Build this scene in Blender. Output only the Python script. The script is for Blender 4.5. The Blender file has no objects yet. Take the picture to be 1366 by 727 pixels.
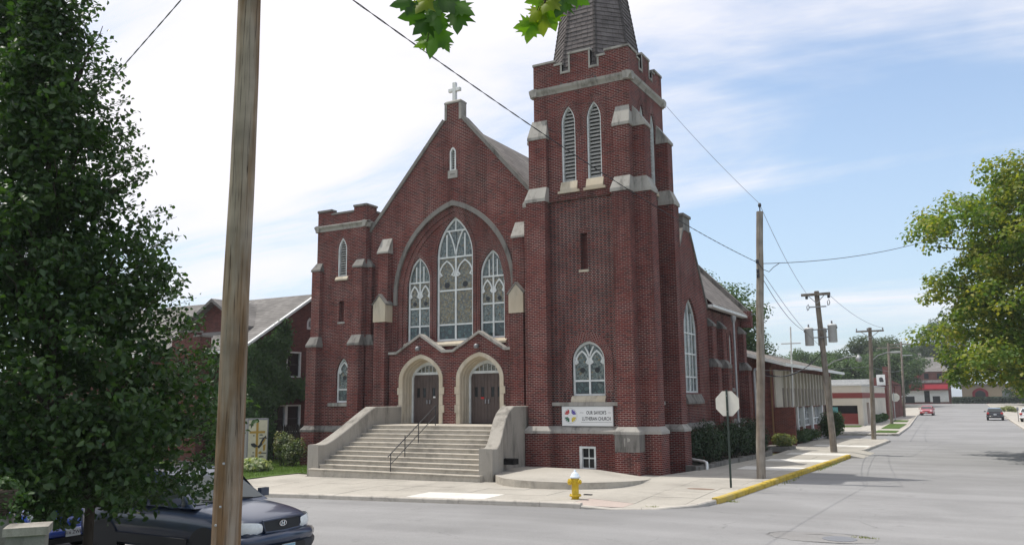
import bpy, bmesh, math, random
import numpy as np
from mathutils import Vector, Matrix
from mathutils.geometry import delaunay_2d_cdt

SC = bpy.context.scene
COL = SC.collection
random.seed(7)
R = math.radians

# ------------------------------------------------------------------ camera
yaw, pitch, roll = R(-29.4), R(8.75), R(-0.52)
fw = Vector((math.sin(yaw)*math.cos(pitch), math.cos(yaw)*math.cos(pitch), math.sin(pitch)))
rt = Vector((math.cos(yaw), -math.sin(yaw), 0))
up = rt.cross(fw)
c_, s_ = math.cos(roll), math.sin(roll)
rt2 = c_*rt + s_*up
up2 = -s_*rt + c_*up
camd = bpy.data.cameras.new('camera')
cam = bpy.data.objects.new('camera', camd)
COL.objects.link(cam)
cam.matrix_world = Matrix(((rt2.x, up2.x, -fw.x, 0), (rt2.y, up2.y, -fw.y, 0), (rt2.z, up2.z, -fw.z, 2.7), (0, 0, 0, 1)))
camd.sensor_width = 36.0
camd.sensor_fit = 'HORIZONTAL'
camd.lens = 36.0*1100/1366
camd.clip_start = 0.05
camd.clip_end = 3000
SC.camera = cam

# ------------------------------------------------------------------ light and sky
SUN_EL = R(68)
SUN_TO = Vector((1, 0.12, 0)).normalized()            # the way the light travels over the ground
w = bpy.data.worlds.new("World")
SC.world = w
w.use_nodes = True
nt = w.node_tree
nt.nodes.clear()
def N(nt, t, **kw):
    n = nt.nodes.new(t)
    for k, v in kw.items():
        if k.startswith('i_'):
            key = k[2:]
            n.inputs[int(key) if key.isdigit() else key.replace('_', ' ')].default_value = v
        else:
            setattr(n, k, v)
    return n
def L(nt, a, ao, b, bi):
    nt.links.new(a.outputs[ao], b.inputs[bi])
def math_(nt, op, a, b=None, c=None, clamp=False):
    n = nt.nodes.new('ShaderNodeMath'); n.operation = op; n.use_clamp = clamp
    for i, v in enumerate((a, b, c)):
        if v is None: continue
        if isinstance(v, (int, float)): n.inputs[i].default_value = v
        else: nt.links.new(v, n.inputs[i])
    return n.outputs[0]
def mix_(nt, f, a, b, mode='MIX'):
    n = nt.nodes.new('ShaderNodeMix'); n.data_type = 'RGBA'; n.blend_type = mode; n.clamp_factor = True
    for sock, v in ((n.inputs[0], f), (n.inputs[6], a), (n.inputs[7], b)):
        if isinstance(v, (int, float)): sock.default_value = v
        elif isinstance(v, tuple): sock.default_value = (v[0], v[1], v[2], 1)
        else: nt.links.new(v, sock)
    return n.outputs[2]
def ramp_(nt, f, stops, interp='LINEAR'):
    n = nt.nodes.new('ShaderNodeValToRGB'); n.color_ramp.interpolation = interp
    e = n.color_ramp.elements
    while len(e) < len(stops): e.new(0.5)
    for el, (p, col) in zip(e, stops):
        el.position = p; el.color = (col, col, col, 1) if isinstance(col, (int, float)) else (col[0], col[1], col[2], 1)
    nt.links.new(f, n.inputs[0])
    return n.outputs[0]

sky = N(nt, 'ShaderNodeTexSky', sky_type='NISHITA', sun_disc=False)
sky.sun_elevation = SUN_EL
sky.sun_rotation = math.atan2(-SUN_TO.x, -SUN_TO.y)   # from +Y clockwise towards +X
sky.air_density = 1.0; sky.dust_density = 1.5; sky.ozone_density = 1.2
tc = N(nt, 'ShaderNodeTexCoord')
nrm = N(nt, 'ShaderNodeVectorMath', operation='NORMALIZE'); L(nt, tc, 'Generated', nrm, 0)
sep = N(nt, 'ShaderNodeSeparateXYZ'); L(nt, nrm, 0, sep, 0)
zz = math_(nt, 'MAXIMUM', sep.outputs[2], 0.0)
den = math_(nt, 'ADD', zz, 0.16)
cmb = N(nt, 'ShaderNodeCombineXYZ')
nt.links.new(math_(nt, 'DIVIDE', sep.outputs[0], den), cmb.inputs[0])
nt.links.new(math_(nt, 'DIVIDE', sep.outputs[1], den), cmb.inputs[1])
mp = N(nt, 'ShaderNodeMapping'); mp.inputs['Rotation'].default_value = (0, 0, R(-28)); mp.inputs['Scale'].default_value = (0.55, 1.25, 1)
mp.inputs['Location'].default_value = (1.3, 0.4, 0)
L(nt, cmb, 0, mp, 0)
n1 = N(nt, 'ShaderNodeTexNoise', i_Scale=0.95, i_Detail=8.0, i_Roughness=0.56, i_Distortion=0.5); L(nt, mp, 0, n1, 'Vector')
# thin bright veil that thickens towards the sun (it stands in the upper left, outside the frame)
sd = Vector((-SUN_TO.x*math.cos(SUN_EL), -SUN_TO.y*math.cos(SUN_EL), math.sin(SUN_EL)))
dot = N(nt, 'ShaderNodeVectorMath', operation='DOT_PRODUCT'); L(nt, nrm, 0, dot, 0); dot.inputs[1].default_value = sd
n2 = N(nt, 'ShaderNodeTexNoise', i_Scale=1.0, i_Detail=7.0, i_Roughness=0.6, i_Distortion=0.8)
mp2 = N(nt, 'ShaderNodeMapping'); mp2.inputs['Rotation'].default_value = (0, 0, R(-50)); mp2.inputs['Scale'].default_value = (0.45, 2.1, 1); L(nt, cmb, 0, mp2, 0); L(nt, mp2, 0, n2, 'Vector')
veil = N(nt, 'ShaderNodeMapRange', interpolation_type='SMOOTHSTEP', i_1=0.25, i_2=0.75, i_3=0.0, i_4=0.42); L(nt, dot, 'Value', veil, 0)
cov = math_(nt, 'ADD', math_(nt, 'ADD', n1.outputs[0], veil.outputs[0]), math_(nt, 'MULTIPLY', math_(nt, 'SUBTRACT', n2.outputs[0], 0.45), 0.55))
cl = N(nt, 'ShaderNodeMapRange', interpolation_type='SMOOTHSTEP', i_1=0.45, i_2=0.80, i_3=0.04, i_4=0.97); nt.links.new(cov, cl.inputs[0])
lowfade = N(nt, 'ShaderNodeMapRange', interpolation_type='SMOOTHSTEP', i_1=0.0, i_2=0.16, i_3=0.55, i_4=1.0); nt.links.new(zz, lowfade.inputs[0])
clf = math_(nt, 'MULTIPLY', cl.outputs[0], lowfade.outputs[0])
hz = N(nt, 'ShaderNodeMapRange', interpolation_type='SMOOTHSTEP', i_1=0.0, i_2=0.55, i_3=0.55, i_4=0.05); nt.links.new(zz, hz.inputs[0])
skyc = mix_(nt, 1.0, sky.outputs[0], (1.25, 1.36, 1.42), 'MULTIPLY')
skyc = mix_(nt, hz.outputs[0], skyc, (4.7, 5.75, 6.8))
skyc = mix_(nt, clf, skyc, (7.5, 7.35, 7.65))
bg = N(nt, 'ShaderNodeBackground', i_Strength=0.15)
nt.links.new(skyc, bg.inputs[0])
wo = N(nt, 'ShaderNodeOutputWorld'); L(nt, bg, 0, wo, 0)

sund = bpy.data.lights.new('sun', 'SUN'); sund.energy = 4.0; sund.angle = R(0.53); sund.color = (1.0, 0.955, 0.88)
sun = bpy.data.objects.new('sun', sund); COL.objects.link(sun)
sun.rotation_euler = (-sd).to_track_quat('-Z', 'Y').to_euler()
sun.location = (-40, 10, 60)

SC.view_settings.view_transform = 'Standard'
SC.view_settings.look = 'None'
SC.view_settings.exposure = -0.1
SC.view_settings.gamma = 1.0
SC.cycles.use_denoising = True
SC.cycles.max_bounces = 6
SC.cycles.transparent_max_bounces = 8

# ------------------------------------------------------------------ object helpers
ROOT = {}                                            # name of object -> world location of its thing
def _link(o, parent):
    COL.objects.link(o)
    if parent is not None:
        o.parent = parent
        ROOT[o.name] = ROOT[parent.name]
    return o
def thing(name, label, cat, loc=(0, 0, 0), group=None):
    o = bpy.data.objects.new(name, None); COL.objects.link(o)
    o.location = loc; o.empty_display_size = 0.3
    o['label'] = label; o['category'] = cat
    if group: o['group'] = group
    ROOT[o.name] = Vector(loc)
    return o
def tag(o, label, cat, group=None):
    o['label'] = label; o['category'] = cat
    if group: o['group'] = group
    return o

class Fr:
    """a wall frame: u along the wall, w out of it, v up"""
    def __init__(s, kind, d): s.k, s.d = kind, d
    def __call__(s, u, w, v):
        if s.k == 'F': return (u, s.d - w, v)        # faces -Y
        if s.k == 'R': return (s.d + w, u, v)        # faces +X
        if s.k == 'L': return (s.d - w, -u, v)       # faces -X
        if s.k == 'B': return (-u, s.d + w, v)       # faces +Y
        return (u, v, s.d + w)                       # 'T': flat, faces up
class MB:
    def __init__(s): s.v, s.f, s.uv, s.sm = [], [], [], []
    def add(s, vs, fs, uvs=None, smooth=False):
        o = len(s.v); s.v.extend(vs)
        for i, f in enumerate(fs):
            s.f.append(tuple(o + k for k in f)); s.uv.append(uvs[i] if uvs else None); s.sm.append(smooth)
        return s
    def box(s, x0, x1, y0, y1, z0, z1):
        v = [(x, y, z) for z in (z0, z1) for y in (y0, y1) for x in (x0, x1)]
        return s.add(v, [(0, 2, 3, 1), (4, 5, 7, 6), (0, 1, 5, 4), (2, 6, 7, 3), (0, 4, 6, 2), (1, 3, 7, 5)])
    def bx(s, fr, u0, u1, w0, w1, v0, v1):
        v = [fr(u, w_, z) for z in (v0, v1) for w_ in (w1, w0) for u in (u0, u1)]
        return s.add(v, [(0, 2, 3, 1), (4, 5, 7, 6), (0, 1, 5, 4), (2, 6, 7, 3), (0, 4, 6, 2), (1, 3, 7, 5)])
    def prism(s, fr, poly, w0, w1):                  # poly in (u, v), counter-clockwise seen from outside
        n = len(poly)
        v = [fr(a, w1, b) for a, b in poly] + [fr(a, w0, b) for a, b in poly]
        f = [tuple(range(n)), tuple(range(2*n-1, n-1, -1))] + [(i, n+i, n+(i+1) % n, (i+1) % n) for i in range(n)]
        return s.add(v, f)
    def side(s, fr, poly, u0, u1):                   # poly in (w, v), extruded along u
        n = len(poly)
        v = [fr(u0, a, b) for a, b in poly] + [fr(u1, a, b) for a, b in poly]
        f = [tuple(range(n)), tuple(range(2*n-1, n-1, -1))] + [(i, n+i, n+(i+1) % n, (i+1) % n) for i in range(n)]
        return s.add(v, f)
    def tube(s, pts, rad, n=8, cap=True, smooth=True):
        pts = [Vector(p) for p in pts]; m = len(pts)
        if isinstance(rad, (int, float)): rad = [rad]*m
        vs = []; x = None
        for i, p in enumerate(pts):
            t = (pts[min(i+1, m-1)] - pts[max(i-1, 0)]).normalized()
            if x is None:
                x = t.cross(Vector((0.31, 0.17, 1)) if abs(t.z) < 0.9 else Vector((1, 0.2, 0))).normalized()
            x = (x - t*x.dot(t)).normalized(); y = t.cross(x)
            for k in range(n):
                a = 2*math.pi*k/n
                vs.append(tuple(p + (x*math.cos(a) + y*math.sin(a))*rad[i]))
        fs = [(i*n+k, i*n+(k+1) % n, (i+1)*n+(k+1) % n, (i+1)*n+k) for i in range(m-1) for k in range(n)]
        s.add(vs, fs, smooth=smooth)
        if cap:
            s.add(vs[:n], [tuple(range(n-1, -1, -1))]); s.add(vs[-n:], [tuple(range(n))])
        return s
    def lathe(s, c, prof, n=20, smooth=True, axis='Z', sx=1, sy=1):
        vs = []
        for r_, z in prof:
            for k in range(n):
                a = 2*math.pi*k/n
                q = (r_*math.cos(a)*sx, r_*math.sin(a)*sy, z)
                if axis == 'Y': q = (q[0], -q[2], q[1])
                if axis == 'X': q = (q[2], q[0], q[1])
                vs.append((c[0]+q[0], c[1]+q[1], c[2]+q[2]))
        m = len(prof)
        fs = [(i*n+k, i*n+(k+1) % n, (i+1)*n+(k+1) % n, (i+1)*n+k) for i in range(m-1) for k in range(n)]
        s.add(vs, fs, smooth=smooth)
        s.add(vs[:n], [tuple(range(n-1, -1, -1))]); s.add(vs[-n:], [tuple(range(n))])
        return s
    def sheet(s, fr, outer, holes=(), w=0.0):        # a flat wall face with holes
        pts, edges = [], []
        for lp in [outer] + list(holes):
            o = len(pts); pts += [Vector((a, b)) for a, b in lp]; edges += [(o+i, o+(i+1) % len(lp)) for i in range(len(lp))]
        V, E, F, *_ = delaunay_2d_cdt(pts, edges, [], 0, 1e-6)
        def inside(p, lp):
            r_ = False; n = len(lp)
            for i in range(n):
                (x0, y0), (x1, y1) = lp[i], lp[(i+1) % n]
                if (y0 > p[1]) != (y1 > p[1]) and p[0] < (x1-x0)*(p[1]-y0)/(y1-y0)+x0: r_ = not r_
            return r_
        fs = []
        for f in F:
            c = (sum(V[i].x for i in f)/3, sum(V[i].y for i in f)/3)
            if inside(c, outer) and not any(inside(c, h) for h in holes):
                a, b, d = (V[i] for i in f)
                if (b-a).cross(d-a) < 0: f = f[::-1]
                fs.append(tuple(f))
        return s.add([fr(p.x, w, p.y) for p in V], fs)
    def loft(s, fr, loops, ws, closed=True, smooth=False):   # loops of (u,v) at depths ws
        n = len(loops[0]); vs = [fr(a, w_, b) for lp, w_ in zip(loops, ws) for a, b in lp]
        m = n if closed else n-1
        fs = [(i*n+k, i*n+(k+1) % n, (i+1)*n+(k+1) % n, (i+1)*n+k) for i in range(len(loops)-1) for k in range(m)]
        return s.add(vs, fs, smooth=smooth)
    def wall(s, fr, outer, holes, depth, w=0.0):
        s.sheet(fr, outer, holes, w)
        for h in holes: s.loft(fr, [h, h], [w, w-depth])
        return s
    def islands(s):
        par = list(range(len(s.v)))
        def find(a):
            while par[a] != a: par[a] = par[par[a]]; a = par[a]
            return a
        for f in s.f:
            for k in f[1:]: par[find(k)] = find(f[0])
        grp = {}
        for i, f in enumerate(s.f): grp.setdefault(find(f[0]), []).append(i)
        out = []
        for ids in grp.values():
            m = MB(); mp_ = {}
            for i in ids:
                g = []
                for k in s.f[i]:
                    if k not in mp_: mp_[k] = len(m.v); m.v.append(s.v[k])
                    g.append(mp_[k])
                m.f.append(tuple(g)); m.uv.append(s.uv[i]); m.sm.append(s.sm[i])
            out.append(m)
        return out
    def each(s, name, mat, parent=None, label=None, **k):
        """one part per separate piece"""
        o = None
        for m in s.islands(): o = m.build(name, mat, parent, label, **k)
        return o
    def build(s, name, mat, parent=None, label=None, kind=None, bevel=0):
        me = bpy.data.meshes.new(name)
        off = ROOT[parent.name] if parent is not None else Vector((0, 0, 0))
        me.from_pydata([(p[0]-off[0], p[1]-off[1], p[2]-off[2]) for p in s.v], [], s.f)
        if any(s.uv):
            ul = me.uv_layers.new(name='UVMap'); k = 0
            for f, uv in zip(s.f, s.uv):
                for j in range(len(f)):
                    ul.data[k].uv = uv[j] if uv else (0, 0); k += 1
        if any(s.sm): me.polygons.foreach_set('use_smooth', s.sm)
        me.update()
        if isinstance(mat, (list, tuple)):
            for m_ in mat: me.materials.append(m_)
        else: me.materials.append(mat)
        o = bpy.data.objects.new(name, me)
        _link(o, parent)
        if parent is None: ROOT[o.name] = Vector((0, 0, 0))
        if label: o['label'] = label
        if kind: o['kind'] = kind
        if bevel:
            b = o.modifiers.new('bevel', 'BEVEL'); b.width = bevel; b.segments = 2; b.limit_method = 'ANGLE'; b.angle_limit = R(40)
        return o
def at_loc(mb, name, mat, parent, loc, label=None, shared=None):
    """a piece whose mesh sits at its own origin, so alike pieces can share it"""
    if shared is None:
        me = bpy.data.meshes.new(name); me.from_pydata(mb.v, [], mb.f)
        if any(mb.sm): me.polygons.foreach_set('use_smooth', mb.sm)
        me.materials.append(mat); me.update()
    else: me = shared
    o = bpy.data.objects.new(name, me); _link(o, parent)
    off = ROOT[parent.name] if parent is not None else Vector((0, 0, 0))
    pl = Vector((0, 0, 0))
    o.location = Vector(loc) - off
    if label: o['label'] = label
    return o
def text(name, s, mat, parent, loc, rot, size, align='CENTER', ext=0.003, sx=1.0, bold=0.0):
    cu = bpy.data.curves.new(name, 'FONT'); cu.body = s; cu.size = size; cu.align_x = align; cu.align_y = 'CENTER'; cu.extrude = ext; cu.offset = bold
    cu.materials.append(mat); cu.resolution_u = 3
    o = bpy.data.objects.new(name, cu); _link(o, parent)
    off = ROOT[parent.name]
    dg = bpy.context.evaluated_depsgraph_get()
    me = bpy.data.meshes.new_from_object(o.evaluated_get(dg))
    bpy.data.objects.remove(o); bpy.data.curves.remove(cu)
    o = bpy.data.objects.new(name, me); _link(o, parent)
    o.location = Vector(loc) - off; o.rotation_euler = rot; o.scale = (sx, 1, 1)
    return o

# ------------------------------------------------------------------ arch shapes
def arch(cx, a, z0, zs, za, n=10):
    """pointed arch outline, counter-clockwise from the bottom left corner... bottom right first"""
    h = za - zs
    pts = [(cx-a, z0), (cx+a, z0)]
    if h >= a:
        c = (h*h-a*a)/(2*a); rr = a + c
        t1 = math.atan2(h, c)
        for i in range(n+1):
            t = t1*i/n; pts.append((cx - c + rr*math.cos(t), zs + rr*math.sin(t)))
        for i in range(n-1, -1, -1):
            t = t1*i/n; pts.append((cx + c - rr*math.cos(t), zs + rr*math.sin(t)))
    else:
        for i in range(n+1):
            s = math.cos(math.pi/2*i/n); pts.append((cx + a*s, zs + h*(0.8*math.sqrt(max(0, 1-s*s)) + 0.2*(1-s))))
        for i in range(n-1, -1, -1):
            s = math.cos(math.pi/2*i/n); pts.append((cx - a*s, zs + h*(0.8*math.sqrt(max(0, 1-s*s)) + 0.2*(1-s))))
    return pts
def offs(cx, a, z0, zs, za, d, n=10, dz0=0.0):
    return arch(cx, a+d, z0-dz0, zs, za + d*1.15, n)
def arch_w(cx, a, zs, za, v):
    """half width of the arch at height v"""
    if v <= zs: return a
    h = za-zs
    c = (h*h-a*a)/(2*a); rr = a+c
    q = rr*rr-(v-zs)**2
    return max(0.0, math.sqrt(max(q, 0)) - c)
def ring(mb, fr, inner, outer, wf, wb, brick=True):
    """arch band between two open outlines (same count); front at wf, back at wb, uv in metres along the arc"""
    n = len(inner); s = 0.0; us = [0.0]
    for i in range(1, n):
        s += math.dist(outer[i-1], outer[i])*0.5 + math.dist(inner[i-1], inner[i])*0.5; us.append(s)
    wd = math.dist(inner[0], outer[0])
    for i in range(n-1):
        a, b, c, d = inner[i], outer[i], outer[i+1], inner[i+1]
        u = [(us[i], 0), (us[i], wd), (us[i+1], wd), (us[i+1], 0)]
        mb.add([fr(a[0], wf, a[1]), fr(b[0], wf, b[1]), fr(c[0], wf, c[1]), fr(d[0], wf, d[1])], [(0, 1, 2, 3)], [u])
        u2 = [(us[i], 0), (us[i+1], 0), (us[i+1], wf-wb), (us[i], wf-wb)]
        mb.add([fr(a[0], wf, a[1]), fr(d[0], wf, d[1]), fr(d[0], wb, d[1]), fr(a[0], wb, a[1])], [(0, 1, 2, 3)], [u2])
        mb.add([fr(b[0], wb, b[1]), fr(c[0], wb, c[1]), fr(c[0], wf, c[1]), fr(b[0], wf, b[1])], [(0, 1, 2, 3)], [u2])
    for i in (0, n-1):
        a, b = inner[i], outer[i]
        mb.add([fr(a[0], wf, a[1]), fr(b[0], wf, b[1]), fr(b[0], wb, b[1]), fr(a[0], wb, a[1])], [(0, 1, 2, 3)], [[(0, 0)]*4])

# ------------------------------------------------------------------ materials
def newmat(name, rough=0.85, spec=0.3):
    m = bpy.data.materials.new(name); m.use_nodes = True
    b = m.node_tree.nodes['Principled BSDF']
    b.inputs['Roughness'].default_value = rough
    b.inputs['Specular IOR Level'].default_value = spec
    return m, m.node_tree, b
def plain(name, col, rough=0.7, spec=0.3, metal=0.0, noise=0.0, scale=6.0, rnd=0.0, coat=0.0):
    m, nt, b = newmat(name, rough, spec)
    b.inputs['Metallic'].default_value = metal
    if coat: b.inputs['Coat Weight'].default_value = coat; b.inputs['Coat Roughness'].default_value = 0.08
    c = col
    if noise:
        g = N(nt, 'ShaderNodeNewGeometry')
        n = N(nt, 'ShaderNodeTexNoise', i_Scale=scale, i_Detail=5.0, i_Roughness=0.6); L(nt, g, 'Position', n, 'Vector')
        f = ramp_(nt, n.outputs[0], [(0.3, 1-noise), (0.7, 1+noise*0.6)])
        c = mix_(nt, 1.0, c, f, 'MULTIPLY')
    if rnd:
        oi = N(nt, 'ShaderNodeObjectInfo')
        f = ramp_(nt, oi.outputs['Random'], [(0, 1-rnd), (1, 1+rnd)])
        c = mix_(nt, 1.0, c, f, 'MULTIPLY')
    if isinstance(c, tuple): b.inputs['Base Color'].default_value = (*c, 1)
    else: nt.links.new(c, b.inputs['Base Color'])
    return m

def brickmat(name, cols, mortar, diaper=False, uvmode=False, L_=0.213, h_=0.0677, mw=0.015, stain=0.25):
    m, nt, b = newmat(name, 0.9, 0.15)
    geo = N(nt, 'ShaderNodeNewGeometry')
    if uvmode:
        uvn = N(nt, 'ShaderNodeUVMap'); sp = N(nt, 'ShaderNodeSeparateXYZ'); L(nt, uvn, 0, sp, 0)
        u, v = sp.outputs[1], sp.outputs[0]
    else:
        ps = N(nt, 'ShaderNodeSeparateXYZ'); L(nt, geo, 'Position', ps, 0)
        ns = N(nt, 'ShaderNodeSeparateXYZ'); L(nt, geo, 'True Normal', ns, 0)
        mk = math_(nt, 'GREATER_THAN', math_(nt, 'ABSOLUTE', ns.outputs[0]), math_(nt, 'ABSOLUTE', ns.outputs[1]))
        mx = N(nt, 'ShaderNodeMix'); nt.links.new(mk, mx.inputs[0]); nt.links.new(ps.outputs[0], mx.inputs[2]); nt.links.new(ps.outputs[1], mx.inputs[3])
        u, v = mx.outputs[0], ps.outputs[2]
    vv = math_(nt, 'DIVIDE', v, h_)
    row = math_(nt, 'FLOOR', vv); fv = math_(nt, 'FRACT', vv)
    sh = math_(nt, 'MULTIPLY', math_(nt, 'MODULO', math_(nt, 'ABSOLUTE', row), 2.0), 0.5)
    LL = 0.33 if diaper else L_
    t = math_(nt, 'ADD', math_(nt, 'DIVIDE', u, LL), sh)
    col = math_(nt, 'FLOOR', t); fu = math_(nt, 'FRACT', t)
    mo = math_(nt, 'LESS_THAN', fu, mw/LL)
    mo = math_(nt, 'MAXIMUM', mo, math_(nt, 'LESS_THAN', fv, mw/h_))
    cv = N(nt, 'ShaderNodeCombineXYZ'); nt.links.new(col, cv.inputs[0]); nt.links.new(row, cv.inputs[1])
    if diaper:
        hd = math_(nt, 'GREATER_THAN', fu, 0.67)
        mo = math_(nt, 'MAXIMUM', mo, math_(nt, 'COMPARE', fu, 0.67, mw/LL*0.5))
        nt.links.new(hd, cv.inputs[2])
    wn = N(nt, 'ShaderNodeTexWhiteNoise', noise_dimensions='3D'); L(nt, cv, 0, wn, 'Vector')
    c = ramp_(nt, wn.outputs[0], cols, 'CONSTANT')
    if diaper:
        c = mix_(nt, math_(nt, 'MULTIPLY', hd, math_(nt, 'GREATER_THAN', wn.outputs[0], 0.16)), c, (0.026, 0.013, 0.014))
    # weathering, soot and lighter rain-washed areas
    n = N(nt, 'ShaderNodeTexNoise', i_Scale=0.55, i_Detail=6.0, i_Roughness=0.65); L(nt, geo, 'Position', n, 'Vector')
    f = ramp_(nt, n.outputs[0], [(0.28, 1-stain), (0.72, 1+stain)])
    c = mix_(nt, 1.0, c, f, 'MULTIPLY')
    ms = N(nt, 'ShaderNodeMapping'); ms.inputs['Scale'].default_value = (1.5, 1.5, 0.13); L(nt, geo, 'Position', ms, 0)
    n9 = N(nt, 'ShaderNodeTexNoise', i_Scale=1.0, i_Detail=7.0, i_Roughness=0.7); L(nt, ms, 0, n9, 'Vector')
    streak = ramp_(nt, n9.outputs[0], [(0.34, 0.62), (0.5, 1.0), (0.72, 1.12)])
    c = mix_(nt, 1.0, c, streak, 'MULTIPLY')
    nm = N(nt, 'ShaderNodeTexNoise', i_Scale=1.1, i_Detail=3.0); L(nt, geo, 'Position', nm, 'Vector')
    mc = mix_(nt, ramp_(nt, nm.outputs[0], [(0.35, 0.0), (0.65, 1.0)]), mortar, tuple(x*0.55 for x in mortar))
    mc = mix_(nt, 1.0, mc, streak, 'MULTIPLY')
    c = mix_(nt, mo, c, mc)
    nt.links.new(c, b.inputs['Base Color'])
    bp = N(nt, 'ShaderNodeBump', i_Strength=0.55, i_Distance=0.008)
    n2 = N(nt, 'ShaderNodeTexNoise', i_Scale=45.0, i_Detail=2.0); L(nt, geo, 'Position', n2, 'Vector')
    hgt = math_(nt, 'SUBTRACT', math_(nt, 'MULTIPLY', n2.outputs[0], 0.5), mo)
    hgt = math_(nt, 'ADD', hgt, math_(nt, 'MULTIPLY', wn.outputs[0], 0.5))
    nt.links.new(hgt, bp.inputs['Height']); L(nt, bp, 0, b, 'Normal')
    return m

def stonemat(name, col, dark=0.45, streak=True, rough=0.9, scale=1.6, warm=None, rnd=0.0):
    m, nt, b = newmat(name, rough, 0.2)
    geo = N(nt, 'ShaderNodeNewGeometry')
    mp = N(nt, 'ShaderNodeMapping'); mp.inputs['Scale'].default_value = (1, 1, 0.22 if streak else 1); L(nt, geo, 'Position', mp, 0)
    n = N(nt, 'ShaderNodeTexNoise', i_Scale=scale*2.2, i_Detail=8.0, i_Roughness=0.68); L(nt, mp, 0, n, 'Vector')
    n2 = N(nt, 'ShaderNodeTexNoise', i_Scale=scale*0.45, i_Detail=3.0); L(nt, geo, 'Position', n2, 'Vector')
    n3 = N(nt, 'ShaderNodeTexNoise', i_Scale=60.0, i_Detail=3.0); L(nt, geo, 'Position', n3, 'Vector')
    f = math_(nt, 'ADD', math_(nt, 'MULTIPLY', n.outputs[0], 0.65), math_(nt, 'MULTIPLY', n2.outputs[0], 0.35))
    f = ramp_(nt, f, [(0.36, 1-dark), (0.5, 1.0), (0.66, 1.12)])
    c = mix_(nt, 1.0, col, f, 'MULTIPLY')
    if warm: c = mix_(nt, ramp_(nt, n2.outputs[0], [(0.45, 0.0), (0.65, 0.6)]), c, warm)
    c = mix_(nt, 1.0, c, ramp_(nt, n3.outputs[0], [(0.3, 0.9), (0.7, 1.08)]), 'MULTIPLY')
    if rnd:
        oi = N(nt, 'ShaderNodeObjectInfo'); c = mix_(nt, 1.0, c, ramp_(nt, oi.outputs['Random'], [(0, 1-rnd), (1, 1+rnd)]), 'MULTIPLY')
    nt.links.new(c, b.inputs['Base Color'])
    bp = N(nt, 'ShaderNodeBump', i_Strength=0.25, i_Distance=0.006); L(nt, n3, 0, bp, 'Height'); L(nt, bp, 0, b, 'Normal')
    return m

def leafmat(name, c0, c1, trans=0.45, rough=0.5, tip=None, spec=0.35):
    m = bpy.data.materials.new(name); m.use_nodes = True; nt = m.node_tree; nt.nodes.clear()
    geo = N(nt, 'ShaderNodeNewGeometry')
    c = mix_(nt, geo.outputs['Random Per Island'], c0, c1)
    if tip:
        n = N(nt, 'ShaderNodeTexNoise', i_Scale=0.8, i_Detail=2.0); L(nt, geo, 'Position', n, 'Vector')
        f = math_(nt, 'MULTIPLY', ramp_(nt, n.outputs[0], [(0.42, 0.0), (0.62, 1.0)]), ramp_(nt, geo.outputs['Random Per Island'], [(0.2, 0.15), (0.9, 1.0)]))
        c = mix_(nt, f, c, tip)
    p = N(nt, 'ShaderNodeBsdfPrincipled', i_Roughness=rough); p.inputs['Specular IOR Level'].default_value = spec
    nt.links.new(c, p.inputs['Base Color'])
    tr = N(nt, 'ShaderNodeBsdfTranslucent')
    nt.links.new(mix_(nt, 1.0, c, (1.35, 1.45, 0.5), 'MULTIPLY'), tr.inputs[0])
    mx = N(nt, 'ShaderNodeMixShader', i_0=trans); L(nt, p, 0, mx, 1); L(nt, tr, 0, mx, 2)
    o = N(nt, 'ShaderNodeOutputMaterial'); L(nt, mx, 0, o, 0)
    return m

def glassmat(name, cols, scale=5.0, lead=0.03, rough=0.12):
    """stained glass seen from outside by day: dull colours, dark leads, a little sky in it"""
    m, nt, b = newmat(name, rough, 0.6)
    geo = N(nt, 'ShaderNodeNewGeometry')
    vo = N(nt, 'ShaderNodeTexVoronoi', i_Scale=scale, feature='F1'); L(nt, geo, 'Position', vo, 'Vector')
    ve = N(nt, 'ShaderNodeTexVoronoi', i_Scale=scale, feature='DISTANCE_TO_EDGE'); L(nt, geo, 'Position', ve, 'Vector')
    sp = N(nt, 'ShaderNodeSeparateColor'); L(nt, vo, 'Color', sp, 0)
    c = ramp_(nt, sp.outputs[0], cols, 'CONSTANT')
    c = mix_(nt, math_(nt, 'LESS_THAN', ve.outputs[0], lead), c, (0.02, 0.022, 0.022))
    n = N(nt, 'ShaderNodeTexNoise', i_Scale=9.0, i_Detail=3.0); L(nt, geo, 'Position', n, 'Vector')
    c = mix_(nt, 1.0, c, ramp_(nt, n.outputs[0], [(0.3, 0.75), (0.7, 1.2)]), 'MULTIPLY')
    nt.links.new(c, b.inputs['Base Color'])
    bp = N(nt, 'ShaderNodeBump', i_Strength=0.06, i_Distance=0.02); L(nt, n, 0, bp, 'Height'); L(nt, bp, 0, b, 'Normal')
    return m

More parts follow.
